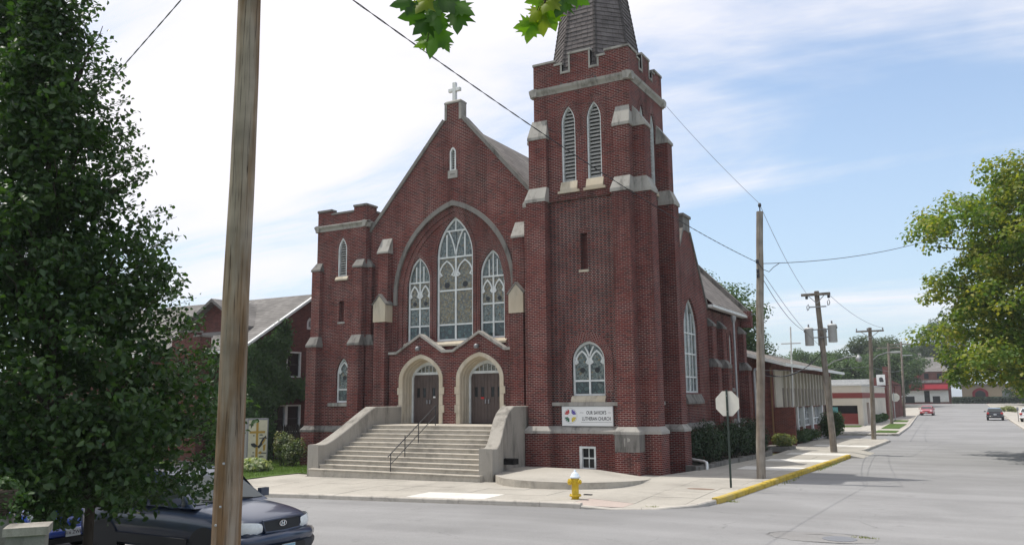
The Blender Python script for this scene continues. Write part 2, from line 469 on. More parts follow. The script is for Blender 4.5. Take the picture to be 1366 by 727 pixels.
def pavemat(name, col, dark=0.25, rnd=0.07, cracks=True, patch=None, scale=1.0):
    m, nt, b = newmat(name, 0.9, 0.2)
    geo = N(nt, 'ShaderNodeNewGeometry')
    n = N(nt, 'ShaderNodeTexNoise', i_Scale=0.35*scale, i_Detail=9.0, i_Roughness=0.7); L(nt, geo, 'Position', n, 'Vector')
    n3 = N(nt, 'ShaderNodeTexNoise', i_Scale=30.0, i_Detail=5.0, i_Roughness=0.85); L(nt, geo, 'Position', n3, 'Vector')
    c = mix_(nt, 1.0, col, ramp_(nt, n.outputs[0], [(0.3, 1-dark), (0.5, 1.0), (0.7, 1+dark*0.4)]), 'MULTIPLY')
    c = mix_(nt, 1.0, c, ramp_(nt, n3.outputs[0], [(0.3, 0.78), (0.7, 1.18)]), 'MULTIPLY')
    if patch:
        n4 = N(nt, 'ShaderNodeTexNoise', i_Scale=0.12, i_Detail=2.0); L(nt, geo, 'Position', n4, 'Vector')
        c = mix_(nt, ramp_(nt, n4.outputs[0], [(0.5, 0.0), (0.56, 0.7)]), c, patch)
    if cracks:
        # thin wandering cracks and tar lines, broken up by a second noise
        dn = N(nt, 'ShaderNodeTexNoise', i_Scale=0.9, i_Detail=3.0); L(nt, geo, 'Position', dn, 'Vector')
        ad = N(nt, 'ShaderNodeVectorMath', operation='MULTIPLY_ADD'); L(nt, dn, 'Color', ad, 0); ad.inputs[1].default_value = (1.3, 1.3, 0); L(nt, geo, 'Position', ad, 2)
        ve = N(nt, 'ShaderNodeTexVoronoi', i_Scale=0.19, feature='DISTANCE_TO_EDGE', voronoi_dimensions='2D'); L(nt, ad, 0, ve, 'Vector')
        bn = N(nt, 'ShaderNodeTexNoise', i_Scale=0.6, i_Detail=2.0); L(nt, geo, 'Position', bn, 'Vector')
        f = math_(nt, 'MULTIPLY', ramp_(nt, ve.outputs['Distance'], [(0.0, 1.0), (0.005, 0.0)]), ramp_(nt, bn.outputs[0], [(0.48, 0.0), (0.62, 0.6)]))
        c = mix_(nt, f, c, tuple(x*0.5 for x in col))
        ln = N(nt, 'ShaderNodeMapping'); ln.inputs['Scale'].default_value = (0.05, 0.9, 1); L(nt, geo, 'Position', ln, 0)
        l1 = N(nt, 'ShaderNodeTexNoise', i_Scale=1.0, i_Detail=5.0); L(nt, ln, 0, l1, 'Vector')
        c = mix_(nt, 1.0, c, ramp_(nt, l1.outputs[0], [(0.35, 0.90), (0.65, 1.06)]), 'MULTIPLY')
        sn = N(nt, 'ShaderNodeTexNoise', i_Scale=1.4, i_Detail=6.0, i_Roughness=0.75); L(nt, geo, 'Position', sn, 'Vector')
        c = mix_(nt, ramp_(nt, sn.outputs[0], [(0.57, 0.0), (0.70, 0.40)]), c, tuple(x*0.55 for x in col))
    if rnd:
        oi = N(nt, 'ShaderNodeObjectInfo'); c = mix_(nt, 1.0, c, ramp_(nt, oi.outputs['Random'], [(0, 1-rnd), (1, 1+rnd)]), 'MULTIPLY')
    nt.links.new(c, b.inputs['Base Color'])
    bp = N(nt, 'ShaderNodeBump', i_Strength=0.3, i_Distance=0.006); L(nt, n3, 0, bp, 'Height'); L(nt, bp, 0, b, 'Normal')
    return m

def woodmat(name, c0, c1, dark, zs=0.35, scale=16.0):
    m, nt, b = newmat(name, 0.9, 0.15)
    geo = N(nt, 'ShaderNodeNewGeometry')
    mp = N(nt, 'ShaderNodeMapping'); mp.inputs['Scale'].default_value = (scale, scale, zs); L(nt, geo, 'Position', mp, 0)
    n = N(nt, 'ShaderNodeTexNoise', i_Scale=1.6, i_Detail=6.0, i_Roughness=0.65, i_Distortion=0.6); L(nt, mp, 0, n, 'Vector')
    mp2 = N(nt, 'ShaderNodeMapping'); mp2.inputs['Scale'].default_value = (5, 5, 0.5); L(nt, geo, 'Position', mp2, 0)
    n2 = N(nt, 'ShaderNodeTexNoise', i_Scale=1.0, i_Detail=5.0, i_Roughness=0.6); L(nt, mp2, 0, n2, 'Vector')
    c = mix_(nt, ramp_(nt, n2.outputs[0], [(0.4, 0.0), (0.6, 1.0)]), c0, c1)
    c = mix_(nt, ramp_(nt, n.outputs[0], [(0.34, 1.0), (0.45, 0.0)]), c, dark)
    n5 = N(nt, 'ShaderNodeTexNoise', i_Scale=2.6, i_Detail=2.0); L(nt, geo, 'Position', n5, 'Vector')
    c = mix_(nt, 1.0, c, ramp_(nt, n5.outputs[0], [(0.3, 0.72), (0.7, 1.15)]), 'MULTIPLY')
    nt.links.new(c, b.inputs['Base Color'])
    bp = N(nt, 'ShaderNodeBump', i_Strength=0.6, i_Distance=0.012); L(nt, n, 0, bp, 'Height'); L(nt, bp, 0, b, 'Normal')
    return m

def shinglemat(name, c0, c1, tab=0.3, course=0.14, rot=None):
    """asphalt shingles, far off: tabs in courses down the slope"""
    m, nt, b = newmat(name, 0.95, 0.15)
    geo = N(nt, 'ShaderNodeNewGeometry')
    ps = N(nt, 'ShaderNodeSeparateXYZ'); L(nt, geo, 'Position', ps, 0)
    ns = N(nt, 'ShaderNodeSeparateXYZ'); L(nt, geo, 'True Normal', ns, 0)
    mk = math_(nt, 'GREATER_THAN', math_(nt, 'ABSOLUTE', ns.outputs[0]), math_(nt, 'ABSOLUTE', ns.outputs[1]))
    mx = N(nt, 'ShaderNodeMix'); nt.links.new(mk, mx.inputs[0]); nt.links.new(ps.outputs[0], mx.inputs[2]); nt.links.new(ps.outputs[1], mx.inputs[3])
    vv = math_(nt, 'DIVIDE', ps.outputs[2], course); row = math_(nt, 'FLOOR', vv); fv = math_(nt, 'FRACT', vv)
    t = math_(nt, 'ADD', math_(nt, 'DIVIDE', mx.outputs[0], tab), math_(nt, 'MULTIPLY', row, 0.37)); col = math_(nt, 'FLOOR', t)
    cv = N(nt, 'ShaderNodeCombineXYZ'); nt.links.new(col, cv.inputs[0]); nt.links.new(row, cv.inputs[1])
    wn = N(nt, 'ShaderNodeTexWhiteNoise', noise_dimensions='3D'); L(nt, cv, 0, wn, 'Vector')
    c = mix_(nt, wn.outputs[0], c0, c1)
    c = mix_(nt, math_(nt, 'LESS_THAN', fv, 0.12), c, tuple(x*0.45 for x in c0))
    n = N(nt, 'ShaderNodeTexNoise', i_Scale=0.7, i_Detail=5.0); L(nt, geo, 'Position', n, 'Vector')
    c = mix_(nt, 1.0, c, ramp_(nt, n.outputs[0], [(0.3, 0.8), (0.7, 1.2)]), 'MULTIPLY')
    nt.links.new(c, b.inputs['Base Color'])
    return m

BR = [(0.0, (0.116, 0.019, 0.016)), (0.3, (0.088, 0.016, 0.015)), (0.55, (0.136, 0.024, 0.019)), (0.84, (0.062, 0.014, 0.014)), (0.94, (0.160, 0.037, 0.029))]
BRd = [(0.0, (0.114, 0.021, 0.017)), (0.35, (0.088, 0.017, 0.016)), (0.6, (0.134, 0.026, 0.020)), (0.85, (0.060, 0.014, 0.014))]
MO = (0.355, 0.27, 0.245)
M = {}
M['brick'] = brickmat('red_brick', BR, MO)
M['diaper'] = brickmat('patterned_brick', BRd, (0.37, 0.295, 0.27), diaper=True, mw=0.0145)
M['voussoir'] = brickmat('arch_brick', BR, MO, uvmode=True, L_=0.105)
M['brick_old'] = brickmat('dark_red_brick', [(0.0, (0.105, 0.028, 0.024)), (0.4, (0.080, 0.022, 0.02)), (0.7, (0.13, 0.036, 0.03))], (0.20, 0.14, 0.125), stain=0.3)
M['brick_school'] = brickmat('school_brick', [(0.0, (0.16, 0.043, 0.033)), (0.4, (0.125, 0.034, 0.029)), (0.7, (0.19, 0.052, 0.04))], (0.24, 0.17, 0.15))
M['stone'] = stonemat('limestone', (0.345, 0.33, 0.30), 0.6)
M['stone_lt'] = stonemat('pale_limestone', (0.53, 0.475, 0.375), 0.35, warm=(0.44, 0.36, 0.25))
M['stone_dk'] = stonemat('sooty_and_shaded_limestone', (0.20, 0.19, 0.175), 0.65)  # soot on the church; on the near post and pedestal it paints shade
M['concrete'] = stonemat('old_concrete', (0.32, 0.30, 0.265), 0.5, scale=1.3)
M['step'] = stonemat('step_concrete', (0.45, 0.415, 0.355), 0.3, streak=False, rnd=0.05)
M['slab'] = pavemat('pavement_concrete', (0.395, 0.372, 0.328), 0.24, rnd=0.06, cracks=False, scale=1.6)
M['slab_lt'] = pavemat('new_and_sunlit_concrete', (0.66, 0.645, 0.60), 0.12, rnd=0.03, cracks=False)  # new front slabs, and sunlight coloured onto the side pavement
M['slab_red'] = pavemat('red_pavers', (0.44, 0.37, 0.33), 0.2, rnd=0.03, cracks=False)
M['joint'] = plain('joint_soil', (0.16, 0.145, 0.12), 0.95, 0.1, noise=0.3, scale=3)
M['road'] = pavemat('worn_road', (0.268, 0.267, 0.267), 0.16, rnd=0, patch=(0.225, 0.224, 0.223))
M['road_patch'] = pavemat('road_patch', (0.27, 0.265, 0.26), 0.2, rnd=0)
M['kerb'] = stonemat('kerb_concrete', (0.48, 0.45, 0.40), 0.4, streak=False)
M['kerb_y'] = stonemat('yellow_kerb_paint', (0.56, 0.40, 0.06), 0.55, streak=False, scale=2.5, warm=(0.40, 0.33, 0.16))
M['tar'] = plain('tar', (0.06, 0.058, 0.055), 0.9, 0.2, noise=0.4, scale=5)
M['earth'] = plain('earth', (0.15, 0.15, 0.08), 0.95, 0.1, noise=0.35, scale=0.4)
M['lawn'] = plain('lawn_turf', (0.075, 0.125, 0.028), 0.95, 0.1, noise=0.4, scale=1.5)
M['grass'] = leafmat('grass_blades', (0.075, 0.14, 0.025), (0.13, 0.20, 0.04), 0.3)
M['white'] = plain('white_paint', (0.74, 0.75, 0.73), 0.5, 0.4, noise=0.12, scale=4)
M['white_win'] = plain('window_paint', (0.68, 0.71, 0.70), 0.5, 0.4, noise=0.2, scale=3)
M['sign_face'] = plain('sign_face', (0.80, 0.81, 0.80), 0.4, 0.4)
M['cream'] = plain('cream_panel', (0.62, 0.57, 0.43), 0.6, 0.3, noise=0.1)
M['ink'] = plain('dark_lettering', (0.05, 0.05, 0.055), 0.6)
M['gold'] = plain('gold_paint', (0.42, 0.26, 0.05), 0.5)
M['red'] = plain('red_enamel', (0.45, 0.03, 0.03), 0.5)
M['blue'] = plain('violet_enamel', (0.09, 0.06, 0.33), 0.5)
M['green'] = plain('green_enamel', (0.03, 0.13, 0.07), 0.5)
M['yellow'] = plain('yellow_enamel', (0.62, 0.48, 0.03), 0.5)
M['grey_metal'] = plain('grey_metal', (0.25, 0.25, 0.26), 0.5, 0.5, metal=0.6)
M['galv'] = plain('galvanised', (0.42, 0.43, 0.44), 0.5, 0.5, metal=0.4, noise=0.15)
M['dark_metal'] = plain('dark_metal', (0.03, 0.03, 0.033), 0.45, 0.5)
M['green_post'] = plain('green_post', (0.035, 0.05, 0.042), 0.6)
M['sign_back'] = plain('sign_back', (0.66, 0.64, 0.57), 0.5, 0.4, noise=0.1, scale=3)
M['door'] = plain('brown_door', (0.095, 0.070, 0.062), 0.55, 0.35, noise=0.18, scale=3)
M['black'] = plain('black', (0.012, 0.012, 0.013), 0.5, 0.4)
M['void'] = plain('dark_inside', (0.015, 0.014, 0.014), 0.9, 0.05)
M['louver'] = plain('louver_slats', (0.36, 0.355, 0.34), 0.8, 0.2, noise=0.2, scale=5)
M['pane'] = glassmat('stained_glass', [(0.0, (0.11, 0.145, 0.14)), (0.3, (0.15, 0.19, 0.18)), (0.55, (0.19, 0.215, 0.195)), (0.76, (0.05, 0.07, 0.073)), (0.92, (0.19, 0.155, 0.09))], 15.0, 0.035)
M['pane_fig'] = glassmat('figure_glass', [(0.0, (0.20, 0.175, 0.105)), (0.25, (0.145, 0.165, 0.145)), (0.45, (0.25, 0.23, 0.165)), (0.62, (0.10, 0.112, 0.10)), (0.8, (0.185, 0.145, 0.07)), (0.93, (0.085, 0.095, 0.09))], 17.0, 0.03)
M['pane_low'] = glassmat('teal_glass', [(0.0, (0.035, 0.062, 0.068)), (0.4, (0.055, 0.10, 0.10)), (0.7, (0.025, 0.045, 0.055)), (0.9, (0.10, 0.13, 0.12))], 6.0, 0.05)
M['glass_dk'] = plain('dark_glass', (0.016, 0.018, 0.02), 0.12, 0.35)
M['glass_lt'] = plain('curtained_glass', (0.22, 0.235, 0.24), 0.15, 0.6, noise=0.3, scale=1.5)
M['roof'] = shinglemat('slate_roof', (0.165, 0.15, 0.14), (0.23, 0.21, 0.195), 0.35, 0.17)
M['roof_hall'] = shinglemat('grey_shingles', (0.165, 0.158, 0.15), (0.225, 0.215, 0.205), 0.3, 0.12)
M['roof_school'] = shinglemat('brown_shingles', (0.16, 0.145, 0.13), (0.22, 0.20, 0.18), 0.4, 0.06)
M['spire'] = plain('spire_shingle', (0.155, 0.138, 0.136), 0.95, 0.1, noise=0.3, scale=2.2)
M['spire_edge'] = plain('hip_shingle', (0.085, 0.076, 0.075), 0.95, 0.1)
M['pole'] = woodmat('weathered_pole', (0.30, 0.255, 0.205), (0.185, 0.115, 0.062), (0.04, 0.025, 0.017), 0.5, 26)
M['pole_far'] = woodmat('grey_pole', (0.30, 0.27, 0.235), (0.23, 0.19, 0.15), (0.10, 0.08, 0.06))
M['bark'] = woodmat('bark', (0.075, 0.06, 0.048), (0.05, 0.04, 0.032), (0.02, 0.016, 0.012), 1.2, 10)
M['fence'] = woodmat('dark_fence', (0.05, 0.042, 0.036), (0.038, 0.032, 0.028), (0.018, 0.015, 0.012))
M['wire'] = plain('black_cable', (0.03, 0.03, 0.035), 0.7)
M['wire_lt'] = plain('grey_wire', (0.16, 0.17, 0.18), 0.6)
M['pear'] = leafmat('pear_leaves', (0.017, 0.052, 0.012), (0.055, 0.110, 0.022), 0.34, 0.42, spec=0.5)
M['maple'] = leafmat('maple_leaves', (0.075, 0.15, 0.026), (0.15, 0.225, 0.038), 0.45, 0.5, tip=(0.40, 0.36, 0.06))
M['bgleaf'] = leafmat('far_leaves', (0.040, 0.085, 0.025), (0.075, 0.13, 0.038), 0.35)
M['bgleaf2'] = leafmat('far_leaves_dull', (0.045, 0.075, 0.03), (0.08, 0.115, 0.05), 0.35)
M['yew'] = leafmat('yew_leaves', (0.014, 0.035, 0.013), (0.030, 0.058, 0.02), 0.2)
M['bush'] = leafmat('bush_leaves', (0.025, 0.062, 0.016), (0.05, 0.10, 0.025), 0.3)
M['ivy'] = leafmat('ivy_leaves', (0.030, 0.078, 0.019), (0.062, 0.130, 0.030), 0.3)
M['hosta'] = leafmat('hosta_leaves', (0.10, 0.17, 0.06), (0.50, 0.52, 0.33), 0.3)
M['rose'] = leafmat('rose_leaves', (0.06, 0.10, 0.03), (0.13, 0.16, 0.06), 0.3, tip=(0.34, 0.30, 0.20))
M['straw'] = leafmat('straw_grass', (0.12, 0.165, 0.045), (0.26, 0.26, 0.09), 0.3)
M['hyd_y'] = plain('hydrant_yellow', (0.62, 0.42, 0.015), 0.45, 0.45, noise=0.15, scale=9)
M['hyd_w'] = plain('hydrant_silver', (0.66, 0.74, 0.80), 0.4, 0.5)
M['suv'] = plain('dark_blue_paint', (0.018, 0.032, 0.068), 0.28, 0.45, coat=0.7)
M['bluecar'] = plain('bright_blue_paint', (0.03, 0.075, 0.38), 0.25, 0.5, coat=1.0)
M['redcar'] = plain('red_car_paint', (0.33, 0.02, 0.03), 0.3, 0.5, coat=0.8)
M['blackcar'] = plain('black_car_paint', (0.02, 0.022, 0.03), 0.25, 0.5, coat=1.0)
M['whitecar'] = plain('white_car_paint', (0.7, 0.71, 0.72), 0.3, 0.5, coat=0.8)
M['trim'] = plain('black_plastic', (0.035, 0.037, 0.042), 0.6, 0.35)
M['tyre'] = plain('tyre_rubber', (0.02, 0.02, 0.02), 0.85, 0.2)
M['rim'] = plain('alloy', (0.45, 0.46, 0.47), 0.35, 0.5, metal=0.7)
M['lamp'] = plain('headlamp', (0.80, 0.82, 0.80), 0.15, 0.6, noise=0.12, scale=14)
M['tail'] = plain('tail_lamp', (0.4, 0.02, 0.02), 0.2, 0.5)
M['chrome'] = plain('chrome', (0.7, 0.7, 0.72), 0.15, 0.6, metal=1.0)
M['carglass'] = plain('car_glass', (0.035, 0.045, 0.048), 0.04, 0.6)
M['plate'] = plain('plate_white', (0.62, 0.65, 0.66), 0.5)
M['plate_b'] = plain('plate_blue', (0.20, 0.36, 0.45), 0.5)
M['paint_beige'] = plain('beige_panel', (0.52, 0.475, 0.40), 0.8, 0.2, noise=0.12, scale=1.5)
M['paint_taupe'] = plain('taupe_panel', (0.17, 0.145, 0.125), 0.8, 0.2)
M['shop_wall'] = plain('cream_stucco', (0.60, 0.54, 0.46), 0.85, 0.2, noise=0.12, scale=0.8)
M['shop_red'] = plain('maroon_band', (0.22, 0.045, 0.04), 0.7)
M['awning'] = plain('red_awning', (0.24, 0.02, 0.03), 0.8, 0.1, noise=0.15)
M['roof_white'] = plain('white_roof', (0.62, 0.62, 0.60), 0.8, noise=0.15)
M['transformer'] = plain('transformer_grey', (0.56, 0.575, 0.58), 0.45, 0.4, noise=0.08)
M['terra'] = plain('basket', (0.085, 0.065, 0.05), 0.9, noise=0.3, scale=30)

# ------------------------------------------------------------------ ground, road, pavements
def sstep(t): t = max(0.0, min(1.0, t)); return t*t*(3-2*t)
def lerp_tab(tab, y):
    if y <= tab[0][0]: return tab[0][1]
    for (a, p), (b, q) in zip(tab, tab[1:]):
        if y <= b: return p + (q-p)*(y-a)/(b-a)
    return tab[-1][1]
def gz(x, y):                                        # pavement level
    sl = lerp_tab([(20.2, 0.0233), (24.3, 0.011)], y)
    return max(-35, min(0.0, x+10))*sl + 0.9*sstep((y-140)/60)
def rz(x, y): return gz(x, y) - 0.13
KL = [(20.2, -9.2), (20.9, -7.55), (22.1, -6.55), (23.2, -6.4), (41.9, -5.6), (46.2, -5.55), (57, -5.3), (66, -5.5), (85, -6.1), (133, -8.4), (205, -11.5)]
KR = [(20.2, 3.3), (75, 2.7), (113, 2.3), (205, 0.3)]
def kl(y): return lerp_tab(KL, y)
def kr(y): return lerp_tab(KR, y)
def struct(mb, name, mat): return mb.build(name, mat, None, kind='structure')

# the ground: one sheet out to the horizon
g = MB()
xs = [-2500, -600, -200, -90, -45, -30, -20, -10, 0, 10, 30, 90, 250, 700, 2500]
ys = [-800, -200, -60, -20, 0, 5, 10, 20, 25, 40, 60, 100, 140, 155, 170, 185, 200, 230, 300, 600, 1400, 2600]
vs = [(x, y, gz(x, y) - 0.42) for y in ys for x in xs]
nx = len(xs)
g.add(vs, [(j*nx+i, j*nx+i+1, (j+1)*nx+i+1, (j+1)*nx+i) for j in range(len(ys)-1) for i in range(nx-1)])
struct(g, 'ground', M['earth'])

rd = MB()
def strip(mb, fxl, fxr, ys_, nxx, zf):
    vs = []
    for y in ys_:
        a, b = fxl(y), fxr(y)
        for i in range(nxx+1):
            x = a + (b-a)*i/nxx; vs.append((x, y, zf(x, y)))
    n_ = nxx+1
    mb.add(vs, [(j*n_+i, j*n_+i+1, (j+1)*n_+i+1, (j+1)*n_+i) for j in range(len(ys_)-1) for i in range(nxx)])
def crown(x, y): return rz(x, y)
strip(rd, lambda y: -90, lambda y: 60, [9.6, 12, 15, 18, 20.2], 60, crown)
strip(rd, kl, kr, [20.2, 20.5, 20.9, 21.5, 22.1, 22.7, 23.2, 30, 36, 41.9, 46.2, 57, 66, 85, 100, 120, 133, 145, 155, 165, 175, 185, 195, 205], 6, crown)
strip(rd, lambda y: -90, lambda y: 90, [205, 214, 224], 40, crown)
strip(rd, lambda y: -60, kl, [58.5, 62, 66], 12, crown)
strip(rd, kr, lambda y: 60, [58.5, 62, 66], 12, crown)
struct(rd, 'road', M['road'])

def clip_cell(poly, x0, x1, y0, y1):
    def clip(pts, f, cut):
        out = []
        for i in range(len(pts)):
            a, b = pts[i-1], pts[i]
            fa, fb = f(a), f(b)
            if (fa >= 0) != (fb >= 0): out.append(cut(a, b, fa/(fa-fb)))
            if fb >= 0: out.append(b)
        return out
    cut = lambda a, b, t: (a[0]+(b[0]-a[0])*t, a[1]+(b[1]-a[1])*t)
    for f in (lambda p: p[0]-x0, lambda p: x1-p[0], lambda p: p[1]-y0, lambda p: y1-p[1]):
        poly = clip(poly, f, cut)
        if len(poly) < 3: return []
    return poly
def parea(p): return 0.5*sum(p[i-1][0]*p[i][1]-p[i][0]*p[i-1][1] for i in range(len(p)))
def swz(x, y):                                       # pavement with the dropped corner
    d = math.hypot(x+8.1, (y-21.0)*0.8)
    return gz(x, y) - 0.10*(1-sstep((d-0.5)/1.9))
def slabs(parent, region, xsz, ysz, x0, y0, mats, zf, gap=0.012, minarea=0.05):
    xa = min(p[0] for p in region); xb = max(p[0] for p in region); ya = min(p[1] for p in region); yb = max(p[1] for p in region)
    i0 = math.floor((xa-x0)/xsz); i1 = math.ceil((xb-x0)/xsz); j0 = math.floor((ya-y0)/ysz); j1 = math.ceil((yb-y0)/ysz)
    for i in range(i0, i1):
        for j in range(j0, j1):
            cell = (x0+i*xsz, x0+(i+1)*xsz, y0+j*ysz, y0+(j+1)*ysz)
            p = clip_cell(region, cell[0]+gap/2, cell[1]-gap/2, cell[2]+gap/2, cell[3]-gap/2)
            if len(p) < 3 or abs(parea(p)) < minarea: continue
            dz = random.uniform(-0.004, 0.004)
            cx, cy = (cell[0]+cell[1])/2, (cell[2]+cell[3])/2
            q = MB()
            n_ = len(p)
            q.add([(a, b, zf(a, b)+dz) for a, b in p] + [(a, b, zf(a, b)-0.1) for a, b in p],
                  [tuple(range(n_))] + [(k, n_+k, n_+(k+1) % n_, (k+1) % n_) for k in range(n_)])
            m, lab = mats(cx, cy)
            q.build('slab', m, parent, label=lab)
def sheet_from(region, zf, name, mat, dz, parent=None, step=1.5, kind='structure'):
    mb = MB()
    pts = [Vector(p) for p in region]; edges = [(i, (i+1) % len(region)) for i in range(len(region))]
    xa = min(p[0] for p in region); xb = max(p[0] for p in region); ya = min(p[1] for p in region); yb = max(p[1] for p in region)
    def inside(p):
        r_ = False; n = len(region)
        for i in range(n):
            (x0, y0), (x1, y1) = region[i], region[(i+1) % n]
            if (y0 > p[1]) != (y1 > p[1]) and p[0] < (x1-x0)*(p[1]-y0)/(y1-y0)+x0: r_ = not r_
        return r_
    x = xa+step/2
    while x < xb:
        y = ya+step/2
        while y < yb:
            if inside((x, y)): pts.append(Vector((x, y)))
            y += step
        x += step
    V, E, F, *_ = delaunay_2d_cdt(pts, edges, [], 0, 1e-6)
    fs = [f if (V[f[1]]-V[f[0]]).cross(V[f[2]]-V[f[0]]) > 0 else f[::-1] for f in F if inside((sum(V[i].x for i in f)/3, sum(V[i].y for i in f)/3))]
    mb.add([(p.x, p.y, zf(p.x, p.y)+dz) for p in V], [tuple(f) for f in fs])
    return mb.build(name, mat, parent, kind=kind)

walk_front = [(-44, 20.35), (-9.35, 20.35), (-7.66, 21.02), (-6.69, 22.17), (-6.55, 23.2), (-6.4, 26.5), (-10.6, 26.5), (-10.6, 28.3), (-15.4, 28.3), (-15.4, 24.4), (-23.0, 24.4), (-23.3, 25.2), (-24.35, 25.5), (-24.7, 23.6), (-25.0, 22.7), (-44, 22.4)]
walk_side = [(-6.4, 26.5), (-5.75, 41.9), (-5.7, 46.2), (-5.45, 57), (-5.55, 58.4), (-9.4, 58.4), (-9.6, 50.5), (-9.0, 45.2), (-8.9, 40.6), (-9.7, 30.9), (-10.0, 29.5), (-10.6, 26.5)]
pv = sheet_from(walk_front, swz, 'front_pavement', M['joint'], -0.035)
def mats_front(x, y):
    if -15.2 < x < -12.6 and 19.0 < y < 22.0: return M['slab_lt'], 'clean white new concrete slab'
    if -9.6 < x < -8.2 and 20.3 < y < 21.5: return M['slab_red'], 'reddish tinted slab at the dropped kerb'
    return M['slab'], None
slabs(pv, walk_front, 1.35, 1.25, -15.2+0.02, 20.35, mats_front, swz)
ps_ = sheet_from(walk_side, gz, 'side_pavement', M['joint'], -0.035)
def mats_side(x, y):
    k = int((y-26.5)//1.5)
    if x > -8.2 and k in (4, 7, 10, 15): return M['slab_lt'], 'slab coloured pale as a sunlit strip'  # pale colour stands for sunlit gaps between the building shadows
    return M['slab'], None
slabs(ps_, walk_side, 1.7, 1.5, -10.2, 26.5, mats_side, gz)

# the next block, far across the side street
walk_far = [(-8.9, 67.2), (-8.35, 67.0), (-8.6, 85), (-10.9, 133), (-12.2, 160), (-13.4, 160), (-12.1, 133), (-9.9, 88)]
pf = sheet_from(walk_far, gz, 'far_pavement', M['joint'], -0.03, step=6)
slabs(pf, walk_far, 30, 3.0, -30, 66, lambda x, y: (M['slab'], None), gz, minarea=0.2)
right_walk = [(kr(y)+0.1, y) for y in (20.3, 58.2)] + [(9.0, 58.2), (9.0, 20.3)]
sheet_from(right_walk, gz, 'right_pavement', M['slab'], -0.005, step=4)
right_far = [(kr(y)+0.1, y) for y in (66.2, 113, 200)] + [(9.0, 200), (9.0, 66.2)]
sheet_from(right_far, gz, 'right_far_pavement', M['slab'], -0.005, step=8)
verge = [(-7.5, 68.5), (-5.9, 68.5), (-6.0, 72.5), (-7.55, 73.0)]
sheet_from(verge, gz, 'grass_verge', M['lawn'], 0.02, step=3)
verge = [(-7.75, 77), (-6.35, 77), (-6.7, 90), (-8.3, 91)]
sheet_from(verge, gz, 'grass_verge', M['lawn'], 0.02, step=3)
verge = [(-8.7, 97), (-7.2, 97), (-7.5, 104), (-9.0, 104)]
sheet_from(verge, gz, 'grass_verge', M['lawn'], 0.02, step=3)
sheet_from([(-8.4, 66.8), (kl(67)-0.2, 66.8), (kl(85)-0.2, 85), (kl(133)-0.2, 133), (-10.95, 133), (-8.65, 85)], gz, 'verge_paving', M['slab'], -0.01, step=4)
shopyard = [(-8.35, 66.4), (-8.95, 67.5), (-9.85, 84.8), (-13.5, 84.8), (-30, 84.8), (-30, 66.4)]
sheet_from(shopyard, gz, 'shop_forecourt', M['slab'], -0.03, step=4)
yard_grass = [(-9.95, 81.0), (-10.0, 84.5), (-13.2, 84.5), (-13.2, 81.0)]
sheet_from(yard_grass, gz, 'forecourt_grass', M['lawn'], 0.01, step=2)

def kerb_line(mb, pts, zf, wid=0.16, top=0.0, drop=0.28, side=1):
    """kerb with its outer (road) face along pts; the pavement is on the left of the path when side is 1"""
    P = [Vector((a, b)) for a, b in pts]; vs = []
    for i, p in enumerate(P):
        t = (P[min(i+1, len(P)-1)] - P[max(i-1, 0)]).normalized(); nrm_ = Vector((-t.y, t.x))*side
        q = p + nrm_*wid
        z = zf(p.x, p.y)
        e = p + nrm_*0.025
        vs += [(p.x, p.y, z-drop), (p.x, p.y, z+top-0.03), (e.x, e.y, z+top), (q.x, q.y, zf(q.x, q.y)+top), (q.x, q.y, z-drop)]
    n_ = 5
    mb.add(vs, [(i*n_+k, i*n_+(k+1) % n_, (i+1)*n_+(k+1) % n_, (i+1)*n_+k) for i in range(len(P)-1) for k in range(n_)])
    mb.add(vs[:5], [(0, 1, 2, 3, 4)]); mb.add(vs[-5:], [(4, 3, 2, 1, 0)])
def chop(pts, step):
    out = []; cur = [pts[0]]; acc = 0
    for a, b in zip(pts, pts[1:]):
        d = math.dist(a, b); t = 0.0
        while acc + d*(1-t) > step:
            t += (step-acc)/d; p = (a[0]+(b[0]-a[0])*t, a[1]+(b[1]-a[1])*t)
            cur.append(p); out.append(cur); cur = [p]; acc = 0
        acc += d*(1-t); cur.append(b)
    if len(cur) > 1 and math.dist(cur[0], cur[-1]) > 0.05: out.append(cur)
    return out
def kerb(name, pts, mat, seg=2.6, zf=gz, top=0.006, side=1):
    first = None
    for k, c in enumerate(chop(pts, seg)):
        a, b = Vector(c[0]), Vector(c[-1]); d = (b-a).normalized()*0.006
        c = [tuple(a+d)] + c[1:-1] + [tuple(b-d)]
        mb = MB(); kerb_line(mb, c, zf, top=top + random.uniform(-0.004, 0.006), side=side)
        if first is None: first = struct(mb, name, mat)
        else: mb.build('kerbstone', mat, first)
    return first
kerb('front_kerb', [(-60, 20.2), (-9.4, 20.2)], M['kerb'])
kerb('corner_kerb', [(-9.4, 20.2), (-8.6, 20.35), (-7.55, 20.9), (-6.75, 21.75), (-6.48, 22.6)], M['kerb'], 1.6, zf=swz, top=0.0)
kerb('yellow_kerb', [(-6.47, 22.65), (-6.4, 23.2), (-6.0, 32.5), (-5.6, 41.9)], M['kerb_y'], 2.4, top=0.03)
kerb('side_kerb', [(-5.55, 46.2), (-5.3, 57), (-5.7, 58.3), (-6.6, 58.5), (-9.4, 58.5)], M['kerb'], 2.4)
kerb('far_kerb', [(-30, 66.3), (-8.6, 66.3), (-6.3, 66.4), (-5.6, 67.4), (-6.1, 85), (-8.4, 133), (-10.2, 175)], M['kerb'], 6)
kerb('right_kerb', [(kr(y), y) for y in (20.2, 40, 58.3)], M['kerb'], 6, side=-1)
kerb('right_far_kerb', [(kr(y), y) for y in (66.3, 75, 113, 200)], M['kerb'], 9, side=-1)
